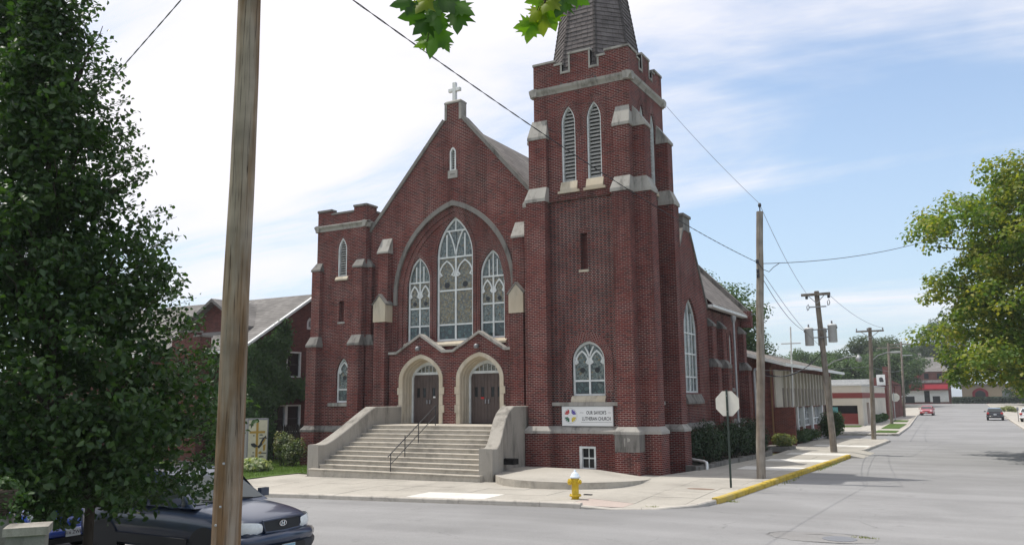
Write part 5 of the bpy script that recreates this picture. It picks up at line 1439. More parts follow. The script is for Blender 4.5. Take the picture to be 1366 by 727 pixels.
# ------------------------------------------------------------------ utility poles and wires
def woodpole(name, label, base, top, r0, r1, mat, group=None, knots=0):
    t = thing(name, label, 'utility pole', base, group)
    pts, rad = [], []
    for k in range(9):
        f = k/8; pts.append(Vector(base).lerp(Vector(top), f)+Vector((random.uniform(-1, 1), random.uniform(-1, 1), 0))*0.012*(0 < k < 8)); rad.append((r0+(r1-r0)*f)*random.uniform(0.985, 1.015))
    pts[0].z -= 0.4
    q = MB().tube(pts, rad, 14); q.build('pole_shaft', mat, t)
    return t
GP = 'utility poles'
p1 = woodpole('utility_pole', 'thick weathered brown wooden pole close in front of the dark SUV', (-7.56, 6.8, gz(-7.5, 7)), (-7.53, 6.8, 10.6), 0.165, 0.125, M['pole'], GP)
for z, a in ((1.55, -0.6), (1.35, -0.9), (2.02, -0.5)):
    MB().lathe((-7.56+0.165*math.cos(a-0.6), 6.8+0.165*math.sin(a-0.6), z), [(0.012, -0.012), (0.016, 0), (0.012, 0.012)], 8).build('nail_head', M['galv'], p1)
MB().box(-8.3, -6.8, 6.62, 6.74, 9.75, 9.87).build('crossarm', M['pole'], p1)
p2 = woodpole('utility_pole', 'straight grey wooden pole just behind the stop sign', (-6.75, 28.93, gz(-6.7, 29)), (-6.30, 28.93, 9.13), 0.155, 0.115, M['pole_far'], GP)
q = MB().lathe((-6.29, 28.93, 9.1), [(0.02, 0), (0.02, 0.2), (0.05, 0.2), (0.06, 0.26), (0.045, 0.33), (0.02, 0.34)], 10); q.build('insulator', M['dark_metal'], p2)
for z in (7.36, 7.02, 6.86): MB().lathe((-6.42-0.03, 28.80, z), [(0.03, -0.07), (0.06, -0.05), (0.04, 0), (0.06, 0.05), (0.03, 0.07)], 10).build('insulator', M['dark_metal'], p2)
p3 = woodpole('utility_pole', 'leaning wooden pole carrying grey transformers and a crossarm', (-6.61, 43.86, gz(-6.6, 44)), (-6.95, 43.86, 8.0), 0.165, 0.12, M['pole_far'], GP)
q = MB(); q.box(-7.68, -6.28, 43.66, 43.78, 7.76, 7.89); q.build('crossarm', M['pole_far'], p3)
q = MB().tube([(-7.35, 43.68, 7.78), (-6.94, 43.7, 7.36)], 0.02, 6).tube([(-6.55, 43.68, 7.78), (-6.94, 43.7, 7.36)], 0.02, 6); q.each('crossarm_brace', M['galv'], p3)
q = MB().box(-7.35, -6.5, 43.70, 43.75, 7.16, 7.22); q.build('steel_bracket', M['galv'], p3)
for x, z in ((-7.42, 7.02), (-6.42, 7.22)):
    MB().tube([(x, 43.7, z), (x-0.02, 43.7, z+0.2), (x+0.06, 43.7, z+0.32), (x+0.1, 43.7, z+0.15), (x+0.04, 43.7, z+0.02)], 0.022, 6).build('cutout_switch', M['grey_metal'], p3)
for x in (-7.42, -6.36): MB().lathe((x, 43.7, 7.6), [(0.03, 0), (0.08, 0.03), (0.06, 0.09), (0.08, 0.13), (0.03, 0.17)], 10).build('insulator', M['dark_metal'], p3)
for x, y, z in ((-7.42, 43.75, 5.25), (-6.3, 43.75, 5.38), (-6.86, 44.15, 5.25)):
    q = MB().lathe((x, y, z), [(0.19, 0), (0.215, 0.02), (0.215, 0.80), (0.23, 0.81), (0.23, 0.86), (0.17, 0.91), (0.06, 0.93)], 20); tr_ = q.build('transformer', M['transformer'], p3)
    MB().lathe((x, y-0.05, z+0.92), [(0.035, 0), (0.05, 0.03), (0.03, 0.06), (0.05, 0.09), (0.02, 0.16)], 8).build('bushing', M['grey_metal'], tr_)
    MB().box(x+0.2*(1 if x > -6.9 else -1)-0.04, x+0.2*(1 if x > -6.9 else -1)+0.04, y-0.05, y+0.05, z+0.68, z+0.78).build('terminal', M['dark_metal'], tr_)
q = MB()
for z in (5.62, 6.02):
    q.box(-7.25, -6.5, 43.70, 43.76, z, z+0.05)
q.each('transformer_bracket', M['grey_metal'], p3)
q = MB().tube([(-6.7, 43.8, 4.22), (-6.3, 43.8, 4.45), (-5.75, 43.8, 4.62), (-5.3, 43.8, 4.66)], 0.028, 7); arm_ = q.build('lamp_arm', M['galv'], p3)
q = MB().lathe((-5.17, 43.8, 4.38), [(0.06, 0), (0.15, 0.04), (0.14, 0.22), (0.08, 0.27), (0.05, 0.36)], 14); q.build('lamp_head', M['galv'], p3)
p4 = woodpole('utility_pole', 'grey pole with a level crossarm and street lamp before the cream shop', (-6.31, 58.0, gz(-6.3, 58)), (-6.05, 58.0, 7.1), 0.15, 0.11, M['pole_far'], GP)
MB().box(-6.9, -5.22, 57.86, 57.94, 6.82, 6.92).build('crossarm', M['pole_far'], p4)
MB().tube([(-6.6, 57.88, 6.84), (-6.06, 57.9, 6.45)], 0.02, 6).tube([(-5.5, 57.88, 6.84), (-6.06, 57.9, 6.45)], 0.02, 6).each('crossarm_brace', M['galv'], p4)
for x in (-6.85, -6.2, -5.28): MB().lathe((x, 57.9, 6.92), [(0.02, 0), (0.03, 0.05), (0.045, 0.08), (0.03, 0.15)], 8).build('insulator', M['grey_metal'], p4)
MB().tube([(-6.1, 58, 4.95), (-5.7, 58, 5.3), (-5.2, 58, 5.46), (-4.9, 58, 5.48)], 0.03, 7).build('lamp_arm', M['galv'], p4)
q = MB().box(-4.95, -4.35, 57.9, 58.1, 5.40, 5.52); q.build('lamp_head', M['galv'], p4, bevel=0.04)
p5 = woodpole('utility_pole', 'distant grey pole standing between two grass patches beside the pavement', (-8.05, 90, gz(-8, 90)), (-7.8, 90, 7.9), 0.15, 0.11, M['pole_far'], GP)
MB().box(-8.9, -6.6, 89.9, 89.98, 7.4, 7.5).build('crossarm', M['pole_far'], p5)
p6 = woodpole('utility_pole', 'farthest grey pole with short side arm left of the red car', (-9.3, 122, gz(-9, 122)), (-9.0, 122, 9.9), 0.17, 0.12, M['pole_far'], GP)
MB().box(-9.0, -7.75, 121.9, 121.98, 8.0, 8.12).build('side_arm', M['galv'], p6)
MB().box(-10.4, -7.6, 121.9, 121.98, 9.5, 9.6).build('crossarm', M['pole_far'], p6)

WEND = Vector((-23.55, 11.55, 6.84))
def sagged(a, b, sag, n=22):
    a, b = Vector(a), Vector(b)
    return [a.lerp(b, k/n) - Vector((0, 0, sag*4*(k/n)*(1-k/n))) for k in range(n+1)]
def wire(label, pts, r_, mat=None, twist=False, grp=None):
    if twist:                                          # twisted service cable: two strands around each other
        q = MB(); n = len(pts)*6
        P = []
        for k in range(n+1):
            f = k/n*(len(pts)-1); i = min(int(f), len(pts)-2); P.append(Vector(pts[i]).lerp(Vector(pts[i+1]), f-i))
        for s in (0, math.pi):
            q.tube([p+Vector((math.cos(k*1.2+s)*0.4, math.sin(k*1.2+s)*0.4, math.cos(k*1.2+s)*0.6))*r_ for k, p in enumerate(P)], r_*0.62, 5)
    else: q = MB().tube(pts, r_, 5)
    o = q.build('overhead_wire', mat or M['wire'], None)
    return tag(o, label, 'wire', grp)
wire('thick black cable sagging from the near pole down past the brick tower', sagged((-7.53, 6.68, 8.62), (-6.46, 28.82, 7.33), 0.33), 0.0105, twist=True)
wire('black cable running right from the straight pole into the maple', sagged((-6.40, 28.82, 7.28), (0.4, 45.0, 10.9), 0.45), 0.012)
wire('short looping jumper cable beside the straight pole', [(-6.42, 28.8, 7.3), (-6.25, 28.75, 7.05), (-6.05, 28.72, 6.95), (-5.9, 28.75, 7.1), (-5.7, 28.9, 7.26)], 0.012)
wire('twisted cable dropping to the left from the near pole across the white sky', sagged((-7.58, 6.72, 8.62), WEND, 0.12), 0.011, M['wire_lt'], twist=True)
wire('thin grey wire from the tower cornice down to the straight pole top', sagged((-10.75, 32.6, 15.0), (-6.29, 28.93, 9.42), 0.1), 0.008, M['wire_lt'])
wire('thin wire between the straight pole top and the leaning pole crossarm', sagged((-6.29, 28.93, 9.4), (-7.42, 43.7, 7.92), 0.25), 0.009, M['wire_lt'])
wire('thin wire from the straight pole to the left transformer', sagged((-6.42, 28.82, 7.0), (-7.6, 43.6, 6.0), 0.35), 0.011, M['wire'])
wire('second thin wire from the straight pole to the leaning pole shaft', sagged((-6.42, 28.82, 7.2), (-6.9, 43.7, 5.2), 0.25), 0.009, M['wire_lt'])
wire('heavy drooping service cable from the leaning pole to the church corner', sagged((-6.85, 43.75, 4.95), (-10.15, 44.1, 4.15), 0.75, 14), 0.026, M['wire'], twist=True)
wire('second drooping service cable from the leaning pole to the church corner', sagged((-6.85, 43.75, 4.8), (-10.2, 44.1, 3.95), 0.55, 14), 0.02, M['wire_lt'])
wire('long level grey wire passing in front of the school eave', sagged((-10.3, 43.9, 4.1), (-6.2, 58.0, 4.6), 0.1), 0.012, M['wire_lt'])
wire('thin wire from the leaning pole crossarm to the lamp pole crossarm', sagged((-6.36, 43.7, 7.8), (-5.28, 57.9, 7.05), 0.3), 0.010, M['wire_lt'])
wire('thin wire from the lamp pole to the far grassy pole', sagged((-6.2, 57.9, 7.05), (-7.8, 89.9, 7.5), 0.5), 0.012, M['wire_lt'])
wire('low wire from the lamp pole past the cream shop roof', sagged((-6.1, 58, 4.55), (-9.1, 122, 6.2), 0.3), 0.016, M['wire_lt'])
wire('thin wire between the two farthest poles', sagged((-6.7, 89.9, 7.5), (-7.7, 121.9, 9.6), 0.4), 0.014, M['wire_lt'])

# ------------------------------------------------------------------ leaves, bushes, trees
rng = np.random.default_rng(11)
def leaf_mesh(name, mat, pos, nrmv, size, aspect=0.62, rounder=True, parent=None, kind=None, droop=0.0):
    """pos (n,3), nrmv (n,3) rough facing, size (n,): folded pointed leaves, one mesh"""
    n = len(pos)
    nv = nrmv/np.maximum(np.linalg.norm(nrmv, axis=1, keepdims=True), 1e-6)
    t = rng.normal(size=(n, 3)); t[:, 2] -= droop; t -= nv*(t*nv).sum(1, keepdims=True); t /= np.maximum(np.linalg.norm(t, axis=1, keepdims=True), 1e-6)
    b = np.cross(nv, t); s = size[:, None]
    if rounder:
        prof = [(-0.5, 0, 0), (-0.12, 0.5, 0.10), (0.2, 0.36, 0.09), (0.5, 0, -0.06), (0.2, -0.36, 0.09), (-0.12, -0.5, 0.10)]
        fidx = [(0, 1, 2, 3), (0, 3, 4, 5)]
    else:
        prof = [(-0.5, 0, 0), (0.0, 0.5, 0.1), (0.5, 0, -0.05), (0.0, -0.5, 0.1)]
        fidx = [(0, 1, 2), (0, 2, 3)]
    k = len(prof)
    V = np.concatenate([(pos + t*s*a + b*s*aspect*c + nv*s*d)[:, None, :] for a, c, d in prof], axis=1).reshape(-1, 3)
    off = ROOT[parent.name] if parent is not None else Vector((0, 0, 0))
    V = V - np.array(off)
    Fv = len(fidx[0]); base = (np.arange(n)*k)[:, None, None] + np.array(fidx)[None, :, :]
    loops = base.reshape(-1).astype(np.int32); nf = n*len(fidx)
    me = bpy.data.meshes.new(name)
    me.vertices.add(len(V)); me.vertices.foreach_set('co', V.astype(np.float32).ravel())
    me.loops.add(len(loops)); me.loops.foreach_set('vertex_index', loops)
    me.polygons.add(nf); me.polygons.foreach_set('loop_start', (np.arange(nf)*Fv).astype(np.int32))
    me.update(calc_edges=True); me.materials.append(mat)
    o = bpy.data.objects.new(name, me); _link(o, parent)
    if parent is None: ROOT[o.name] = Vector((0, 0, 0))
    if kind: o['kind'] = kind
    return o
def clump_points(centres, radii, per, flat=0.7, surf=0.5):
    P, D = [], []
    for c, r_ in zip(centres, radii):
        n = max(4, int(per*r_*r_)) if per > 0 else 10
        d = rng.normal(size=(n, 3)); d /= np.linalg.norm(d, axis=1, keepdims=True)
        rr = r_*(surf + (1-surf)*rng.random((n, 1)))**0.8
        q = d*rr; q[:, 2] *= flat
        P.append(np.array(c)+q); D.append(d+np.array([0, 0, 0.6]))
    return np.concatenate(P), np.concatenate(D)
def limb(mb, a, b, r0, r1, wob=0.1, n=6):
    a, b = Vector(a), Vector(b); l = (b-a).length
    pts = [a.lerp(b, k/n)+Vector((random.uniform(-1, 1), random.uniform(-1, 1), random.uniform(-0.5, 0.5)))*wob*l*0.25*(0 < k < n) for k in range(n+1)]
    mb.tube(pts, [r0+(r1-r0)*k/n for k in range(n+1)], 7); return pts
def tree(name, label, base, trunk_h, crown_c, crown_r, nclump, clump_r, per, leaf, mat, trunk_r=0.3, group=None, cat='tree', seedshape=None, flat=0.7, barkmat=None):
    """crown_r (rx,ry,rz): clumps spread through an uneven ellipsoid, limbs to the bigger ones"""
    t = thing(name, label, cat, base, group)
    C0 = np.array(crown_c); CR = np.array(crown_r)
    d = rng.normal(size=(nclump, 3)); d /= np.linalg.norm(d, axis=1, keepdims=True)
    rad = rng.random(nclump)**0.42
    lob = 1+0.18*np.sin(d[:, 0]*5+C0[0])+0.15*np.sin(d[:, 2]*6+C0[1])+0.12*rng.normal(size=nclump)
    cs = C0 + d*CR*(rad*lob)[:, None]
    cs[:, 2] = np.maximum(cs[:, 2], base[2]+trunk_h*0.75)
    rs = clump_r*(0.6+0.8*rng.random(nclump))
    P, D = clump_points(cs, rs, per, flat)
    sz = leaf*(0.7+0.6*rng.random(len(P)))
    leaf_mesh('crown', mat, P, D+rng.normal(size=D.shape)*0.5, sz, 0.7, False, t)
    mb = MB(); top = Vector((base[0]*0.4+crown_c[0]*0.6, base[1]*0.4+crown_c[1]*0.6, crown_c[2]))
    b0 = Vector(base)-Vector((0, 0, 0.3)); fork = Vector((base[0], base[1], base[2]+trunk_h))
    mb.tube([b0, b0.lerp(fork, 0.15), b0.lerp(fork, 0.55), fork, fork.lerp(top, 0.6), top], [trunk_r*1.35, trunk_r*1.05, trunk_r*0.92, trunk_r*0.85, trunk_r*0.5, trunk_r*0.15], 10)
    mb.build('trunk', barkmat or M['bark'], t)
    lb = MB()
    for i in range(min(nclump, 26)):
        j = int(rng.integers(nclump)); a = fork.lerp(top, random.random()*0.8)
        limb(lb, a, tuple(cs[j]), trunk_r*0.32, trunk_r*0.06, 0.25)
    if lb.v: lb.build('branch', barkmat or M['bark'], t)
    return t

# near pear tree on the left: dense, dark, tapering upward
t = thing('pear_tree', 'dense dark green tree filling the left edge in front of the parked cars', 'tree', (-11.45, 7.75, gz(-11.4, 7.7)))
view = Vector((-0.83, 0.56, 0)); side = Vector((0.56, 0.83, 0))   # away from and across the line of sight
def crad(z): return lerp_tab([(1.3, 1.9), (1.75, 2.3), (2.4, 2.4), (3.1, 2.2), (3.75, 1.8), (4.4, 1.55), (5.1, 1.35), (6.2, 1.0), (6.9, 0.78), (7.8, 0.55), (8.8, 0.32), (9.8, 0.08)], z)
axis0 = Vector((-11.45, 7.75, 0)) - side*0.62
cs, rs = [], []
for k in range(1150):
    z = 1.3 + 8.2*(rng.random()**1.25); a = rng.random()*2*math.pi; rr = crad(z)*(rng.random()**0.45)*rng.uniform(0.84, 1.04)
    rr *= 1 + 0.13*math.sin(3*a+z*1.7) + 0.12*math.sin(z*3.1+a)
    if rr*math.sin(a) < -2.4 or math.sin(z*4.3+2*a)*math.sin(a*3+z) > 0.62: continue
    p = axis0 - side*(0.085*max(0, z-3.3)) + side*(rr*math.cos(a)) + view*(rr*math.sin(a)*0.85)
    cs.append((p.x, p.y, z+rng.normal()*0.1)); rs.append(rng.uniform(0.2, 0.46)*(1-0.07*max(0, z-3)))
for k in range(150):
    z = rng.uniform(1.4, 2.7); a = rng.random()*2*math.pi; rr = rng.uniform(0.3, 2.35)
    p = axis0 + side*(rr*math.cos(a)) + view*(rr*math.sin(a)*0.85); cs.append((p.x, p.y, z)); rs.append(rng.uniform(0.2, 0.4))
P, D = clump_points(cs, rs, 600, 0.8, 0.25)
leaf_mesh('crown', M['pear'], P, D*0.4+rng.normal(size=D.shape)*0.7+np.array([0, 0, 0.35]), 0.102*(0.6+0.8*rng.random(len(P))), 0.64, True, t, droop=0.5)
# loose sprays sticking out of the outline
cs2 = []; tw_ = MB()
for k in range(150):
    z = 1.6+7.2*rng.random(); a = rng.uniform(-0.75, 0.75); rr = crad(z)*0.97
    o_ = axis0 - side*(0.085*max(0, z-3.3)) + side*(rr*math.cos(a)) + view*(rr*math.sin(a)*0.85); dr = (side*math.cos(a)+view*math.sin(a)*0.85 + Vector((0, 0, 0.55))).normalized()
    ln = random.uniform(0.3, 0.62); o_ = Vector((o_.x, o_.y, z))
    tw_.tube([o_-dr*0.15, o_+dr*ln*0.5, o_+dr*ln-Vector((0, 0, 0.03))], [0.006, 0.004, 0.002], 4)
    for q in range(20):
        p = o_ + dr*(ln*(q+1)/20); cs2.append(tuple(p+Vector(rng.normal(size=3))*0.05))
P = np.array(cs2); leaf_mesh('spray', M['pear'], P, rng.normal(size=P.shape)+np.array([0, 0, 0.8]), 0.085*(0.7+0.5*rng.random(len(P))), 0.64, True, t, droop=0.8)
tw_.build('twig', M['bark'], t, kind='stuff')
mb = MB(); tb = Vector((-11.45, 7.75, gz(-11.4, 7.7)-0.3))
mb.tube([tb, tb+Vector((0, 0, 0.5)), tb+Vector((0, 0, 1.6)), axis0+Vector((0, 0, 3.2)), axis0-side*0.23+Vector((0, 0, 6)), axis0-side*0.47+Vector((0, 0, 8.8))], [0.09, 0.072, 0.068, 0.06, 0.04, 0.012], 10)
mb.build('trunk', M['bark'], t)
lb = MB()
for i in range(46):
    z = random.uniform(1.6, 8.0); a = random.uniform(0, 6.28); rr = crad(z+0.5)*0.9
    s0 = axis0 + Vector((0, 0, z-0.3))
    limb(lb, s0, axis0 + side*(rr*math.cos(a)) + view*(rr*math.sin(a)*0.85) + Vector((0, 0, z+0.7)), 0.022, 0.005, 0.15)
lb.build('branch', M['bark'], t)

# a second pear tree beyond it, over the parked blue car
t = thing('pear_tree', 'second dark leafy tree beyond the first, over the blue car', 'tree', (-17.2, 8.4, gz(-17, 8.4)))
cs, rs = [], []
for k in range(800):
    z = 2.2 + 11.3*(rng.random()**1.05); a = rng.random()*2*math.pi; rr = lerp_tab([(2.0, 1.9), (3.0, 2.6), (4.5, 2.6), (6, 2.2), (9, 1.35), (11, 0.8), (13.5, 0.15)], z)*(rng.random()**0.42)
    cs.append((-17.2+rr*math.cos(a), 8.5+rr*math.sin(a), z)); rs.append(rng.uniform(0.28, 0.55))
P, D = clump_points(cs, rs, 290, 0.8, 0.3)
leaf_mesh('crown', M['pear'], P, D*0.4+rng.normal(size=D.shape)*0.7+np.array([0, 0, 0.35]), 0.12*(0.7+0.6*rng.random(len(P))), 0.7, False, t, droop=0.5)
mb = MB(); b0 = Vector((-17.2, 8.4, gz(-17, 8.4)-0.3)); mb.tube([b0, b0+Vector((0, 0, 0.6)), b0+Vector((0, 0.05, 2.4)), b0+Vector((0, 0.1, 6)), b0+Vector((0, 0.1, 10))], [0.16, 0.12, 0.11, 0.07, 0.02], 10); mb.build('trunk', M['bark'], t)
lb = MB()
for i in range(30): j = random.randrange(len(cs)); limb(lb, b0+Vector((0, 0, max(1.8, cs[j][2]-1.0))), cs[j], 0.03, 0.006, 0.15)
lb.build('branch', M['bark'], t)

# big maple on the right, in tiers
t = thing('maple_tree', 'large green maple with yellowing leaf tips on the right of the street', 'tree', (4.3, 45.5, gz(4.3, 45)))
cs, rs = [], []
tiers = [(3.3, 6.5, 1.0), (4.4, 6.7, 1.1), (5.5, 6.6, 1.2), (6.8, 6.9, 1.0), (8.2, 6.5, 1.0), (9.4, 5.9, 1.0), (10.6, 6.7, 0.9), (11.6, 6.0, 0.8), (12.8, 4.2, 0.7)]
cxm, cym = 4.3, 45.5
for z, rr, th in tiers:
    for k in range(108):
        a = rng.random()*2*math.pi; f = rng.random()**0.40*(0.92+0.13*math.sin(3*a+z*2.1))
        x = cxm + rr*f*math.cos(a); y = cym + rr*f*math.sin(a)
        cs.append((x, y, z + rng.normal()*0.33 - 0.55*(f**2) + 0.35)); rs.append(rng.uniform(0.5, 1.05))
for k in range(170):
    d = rng.normal(size=3); d /= np.linalg.norm(d); q = d*np.array((5.6, 5.6, 4.6))*rng.uniform(0.6, 1.0)
    if 7.9+q[2] < 3.9 or q[0] < -5.6: continue
    cs.append((cxm+q[0], cym+q[1], 7.9+q[2])); rs.append(rng.uniform(0.6, 1.1))
kp = [i for i, c in enumerate(cs) if not (c[2] < 3.5 and c[0] < 1.5)]; cs = [cs[i] for i in kp]; rs = [rs[i] for i in kp]
P, D = clump_points(cs, rs, 135, 0.6, 0.3)
leaf_mesh('crown', M['maple'], P, D+rng.normal(size=D.shape)*0.55+np.array([0, 0, 0.5]), 0.18*(0.7+0.6*rng.random(len(P))), 0.85, False, t)
mb = MB(); b0 = Vector((4.3, 45.5, gz(4, 45)-0.3))
mb.tube([b0, b0+Vector((0, 0, 0.7)), b0+Vector((0.05, 0, 2.6)), b0+Vector((0, 0.1, 6)), b0+Vector((-0.1, 0, 10)), b0+Vector((0, 0, 13))], [0.6, 0.42, 0.36, 0.28, 0.16, 0.05], 12)
mb.build('trunk', M['bark'], t)
lb = MB()
for i in range(44):
    j = random.randrange(len(cs)); z = cs[j][2]
    limb(lb, b0+Vector((0, 0, max(2.6, z-1.4))), cs[j], 0.09, 0.018, 0.2)
lb.build('branch', M['bark'], t)

# trees far behind
BG = [(-17.6, 66, 11.6, 5.0, 'tall leafy tree rising behind the rear of the church', 'bgleaf'),
      (-34, 190, 10.5, 9, 'rounded tree behind the school roof, left of the white cross pole', 'bgleaf'),
      (-27, 175, 11.5, 8, 'tall tree above the cream shop roof behind the transformers', 'bgleaf'),
      (-20, 195, 14.5, 8, 'highest of the distant trees just left of the lamp pole top', 'bgleaf2'),
      (-15.5, 182, 11.5, 7, 'distant tree between the lamp pole and the grassy pole', 'bgleaf'),
      (-20, 150, 9.0, 5, 'dark lower tree behind the red brick shop', 'bgleaf'),
      (-17, 262, 17, 9, 'distant tree above the brick house with red awnings', 'bgleaf'),
      (-8.0, 252, 23.5, 6.5, 'grey-green airy tree showing past the left edge of the maple', 'bgleaf2'),
      (7.5, 190, 14, 8, 'dark tree low behind the maple over the far street', 'bgleaf'),
      (16, 185, 14, 9, 'dark tree behind the parked white car', 'bgleaf2'),
      (-45, 205, 11, 10, 'broad distant tree partly hidden by the school roof', 'bgleaf2')]
for x, y, h, r_, lab, mt in BG:
    z0 = gz(x, y); near = y < 100
    tree('far_tree', lab, (x, y, z0), h*0.28, (x, y, z0+h*0.62), (r_*0.8, r_*0.8, h*0.40), 95 if not near else 110, r_*0.24, 70 if not near else 90, 0.42 if not near else 0.24, M[mt], 0.35, 'trees in the distance')
for x, y, h in ((-58, 70, 9), (-70, 90, 10)):
    pass
# young street tree on the right, in front of the white car
tree('street_sapling', 'thin young street tree with dark leaves at the right kerb', (3.35, 76.0, gz(3, 76)), 2.0, (3.55, 75.6, 3.0), (1.5, 1.3, 1.0), 26, 0.42, 130, 0.15, M['bush'], 0.045, None)

# shrubs
def shrub(name, label, c, r, n, leaf, mat, group=None, cat='shrub', flat=1.0, lumps=9, stems=True, drop=0.0):
    t = thing(name, label, cat, (c[0], c[1], c[2]), group)
    cs = []; rs = []
    for k in range(lumps):
        a = rng.random()*6.28; f = rng.random()**0.5*0.62
        cs.append((c[0]+r[0]*f*math.cos(a), c[1]+r[1]*f*math.sin(a), c[2]+r[2]*rng.uniform(0.42, 0.72))); rs.append(rng.uniform(0.42, 0.6))
    per = n/lumps; P = []; D = []
    for q, s in zip(cs, rs):
        m = int(per); d = rng.normal(size=(m, 3)); d /= np.linalg.norm(d, axis=1, keepdims=True)
        rr = (0.55+0.5*rng.random((m, 1))**0.6)*s
        P.append(np.array(q)+d*rr*np.array([r[0], r[1], r[2]*0.8])); D.append(d+np.array([0, 0, 0.4]))
    P = np.concatenate(P); D = np.concatenate(D); P[:, 2] = np.maximum(P[:, 2], c[2]+0.03)
    leaf_mesh('foliage', mat, P, D+rng.normal(size=D.shape)*0.5, leaf*(0.7+0.6*rng.random(len(P))), 0.55, False, t, droop=drop)
    if stems:
        q = MB()
        for k in range(7): limb(q, (c[0]+random.uniform(-0.1, 0.1), c[1]+random.uniform(-0.1, 0.1), c[2]-0.05), cs[k % len(cs)], 0.02, 0.006, 0.15, 4)
        q.build('stem', M['bark'], t)
    return t
YB = 'dark shrubs along the church side wall'
for i, (x, y, rx, rz_, lab) in enumerate([(-9.95, 33.6, 0.75, 1.5, 'dark evergreen shrub nearest the tower corner and white pipe'), (-10.0, 35.3, 0.9, 1.75, 'tall dark evergreen shrub under the big transept window'),
        (-9.85, 37.2, 0.9, 1.5, 'dark evergreen shrub in line behind the stop sign post'), (-9.8, 39.2, 0.95, 1.6, 'dark evergreen shrub left of the straight grey pole'), (-9.75, 41.2, 0.9, 1.25, 'dark evergreen shrub seen just right of the straight grey pole')]):
    shrub('evergreen_shrub', lab, (x, y, 0), (rx, 1.15, rz_), 3000, 0.11, M['yew'], YB)
shrub('feathery_shrub', 'yellow green feathery plant in the low stone bed by the pole', (-9.45, 45.6, 0.12), (0.72, 0.65, 0.62), 1500, 0.16, M['straw'], lumps=12)
SB = 'low bushes along the school windows'
for i, (x, y, rx, rz_) in enumerate([(-9.8, 51.8, 0.65, 0.6), (-9.75, 53.6, 0.7, 0.72), (-9.65, 55.6, 0.7, 0.68)]):
    shrub('low_bush', ['low green bush right of the brick screen wall', 'low green bush in the middle of the school bed', 'low green bush left of the leaning pole foot'][i], (x, y, 0), (rx, 1.1, rz_), 1500, 0.12, M['bush'], SB)
shrub('round_bush', 'big rounded dark green bush at the end of the school wall', (-8.75, 58.1, 0), (0.82, 0.85, 1.72), 4200, 0.14, M['bush'], lumps=14)
# planting bed edge stones
q = None
bed = [(-10.1, 31.4), (-9.62, 31.2), (-9.25, 36), (-8.92, 40.4), (-9.4, 42.6)]
for c in chop(bed, 0.55):
    a, b = Vector(c[0]), Vector(c[-1]); d = (b-a)
    if d.length < 0.1: continue
    m_ = MB(); nv = Vector((-d.y, d.x)).normalized()*0.09; d = d.normalized()*0.012; a2, b2 = a+d, b-d
    P = [a2-nv, b2-nv, b2+nv, a2+nv]; h = random.uniform(0.14, 0.2)
    m_.add([(p.x, p.y, -0.1) for p in P]+[(p.x, p.y, h) for p in P], [(0, 1, 5, 4), (1, 2, 6, 5), (2, 3, 7, 6), (3, 0, 4, 7), (4, 5, 6, 7)])
    if q is None: q = tag(m_.build('bed_edging', M['stone_dk'], None), 'low dark stone edging round the shrub bed beside the church', 'edging')
    else: m_.build('edging_stone', M['stone_dk'], q)
sheet_from([(-10.6, 31.4), (-9.62, 31.25), (-8.95, 40.4), (-9.5, 43), (-10.9, 43), (-10.9, 31.4)], gz, 'planting_bed', M['joint'], 0.06, None, step=1.5)
q = MB().box(-10.2, -8.9, 44.85, 46.4, -0.1, 0.16).build('stone_bed', M['stone_dk'], None); tag(q, 'low stone kerb of the small plant bed by the brick screen wall', 'plant bed')
q = MB().tube([(-10.25, 32.6, 0.30), (-9.6, 32.0, 0.28), (-9.42, 31.75, 0.25), (-9.38, 31.65, 0.12), (-9.38, 31.63, 0.0)], 0.055, 10).build('drain_pipe', M['white'], None); tag(q, 'white plastic drain pipe bending down to the pavement by the tower', 'pipe')

# lawn on the left, sign, flowers
lawnreg = [(-44, 22.15), (-24.92, 22.42), (-24.55, 23.45), (-24.2, 25.3), (-23.0, 25.0), (-23.05, 28.7), (-27.3, 29.0), (-28, 40), (-60, 40), (-60, 23.5)]
sheet_from(lawnreg, gz, 'lawn', M['lawn'], 0.03, None, step=1.5)
n = 26000
gx = rng.uniform(-33, -23.3, n); gy = rng.uniform(22.7, 34, n)
keep = (gx < -24.8+np.clip((gy-23.5)*0.22, -0.3, 0.4)) | (gy > 25.4); gx, gy = gx[keep], gy[keep]; n = len(gx)
gzv = np.array([gz(a, b) for a, b in zip(gx, gy)])+0.03
a = rng.uniform(0, 6.28, n); h = rng.uniform(0.04, 0.10, n)
V = np.stack([np.stack([gx, gy, gzv], 1), np.stack([gx+0.02*np.cos(a), gy+0.02*np.sin(a), gzv], 1), np.stack([gx+0.04*np.cos(a+1), gy+0.04*np.sin(a+1), gzv+h], 1)], 1).reshape(-1, 3)
me = bpy.data.meshes.new('grass'); me.from_pydata(V.tolist(), [], [(3*i, 3*i+1, 3*i+2) for i in range(n)]); me.materials.append(M['grass'])
o = bpy.data.objects.new('grass', me); COL.objects.link(o); o['kind'] = 'stuff'

bx0, by0 = -28.3, 27.0; bz0 = gz(bx0, by0)
ls = thing('lawn_sign', 'tall cream church sign with gold cross and butterfly standing on the lawn', 'sign', (bx0, by0, bz0))
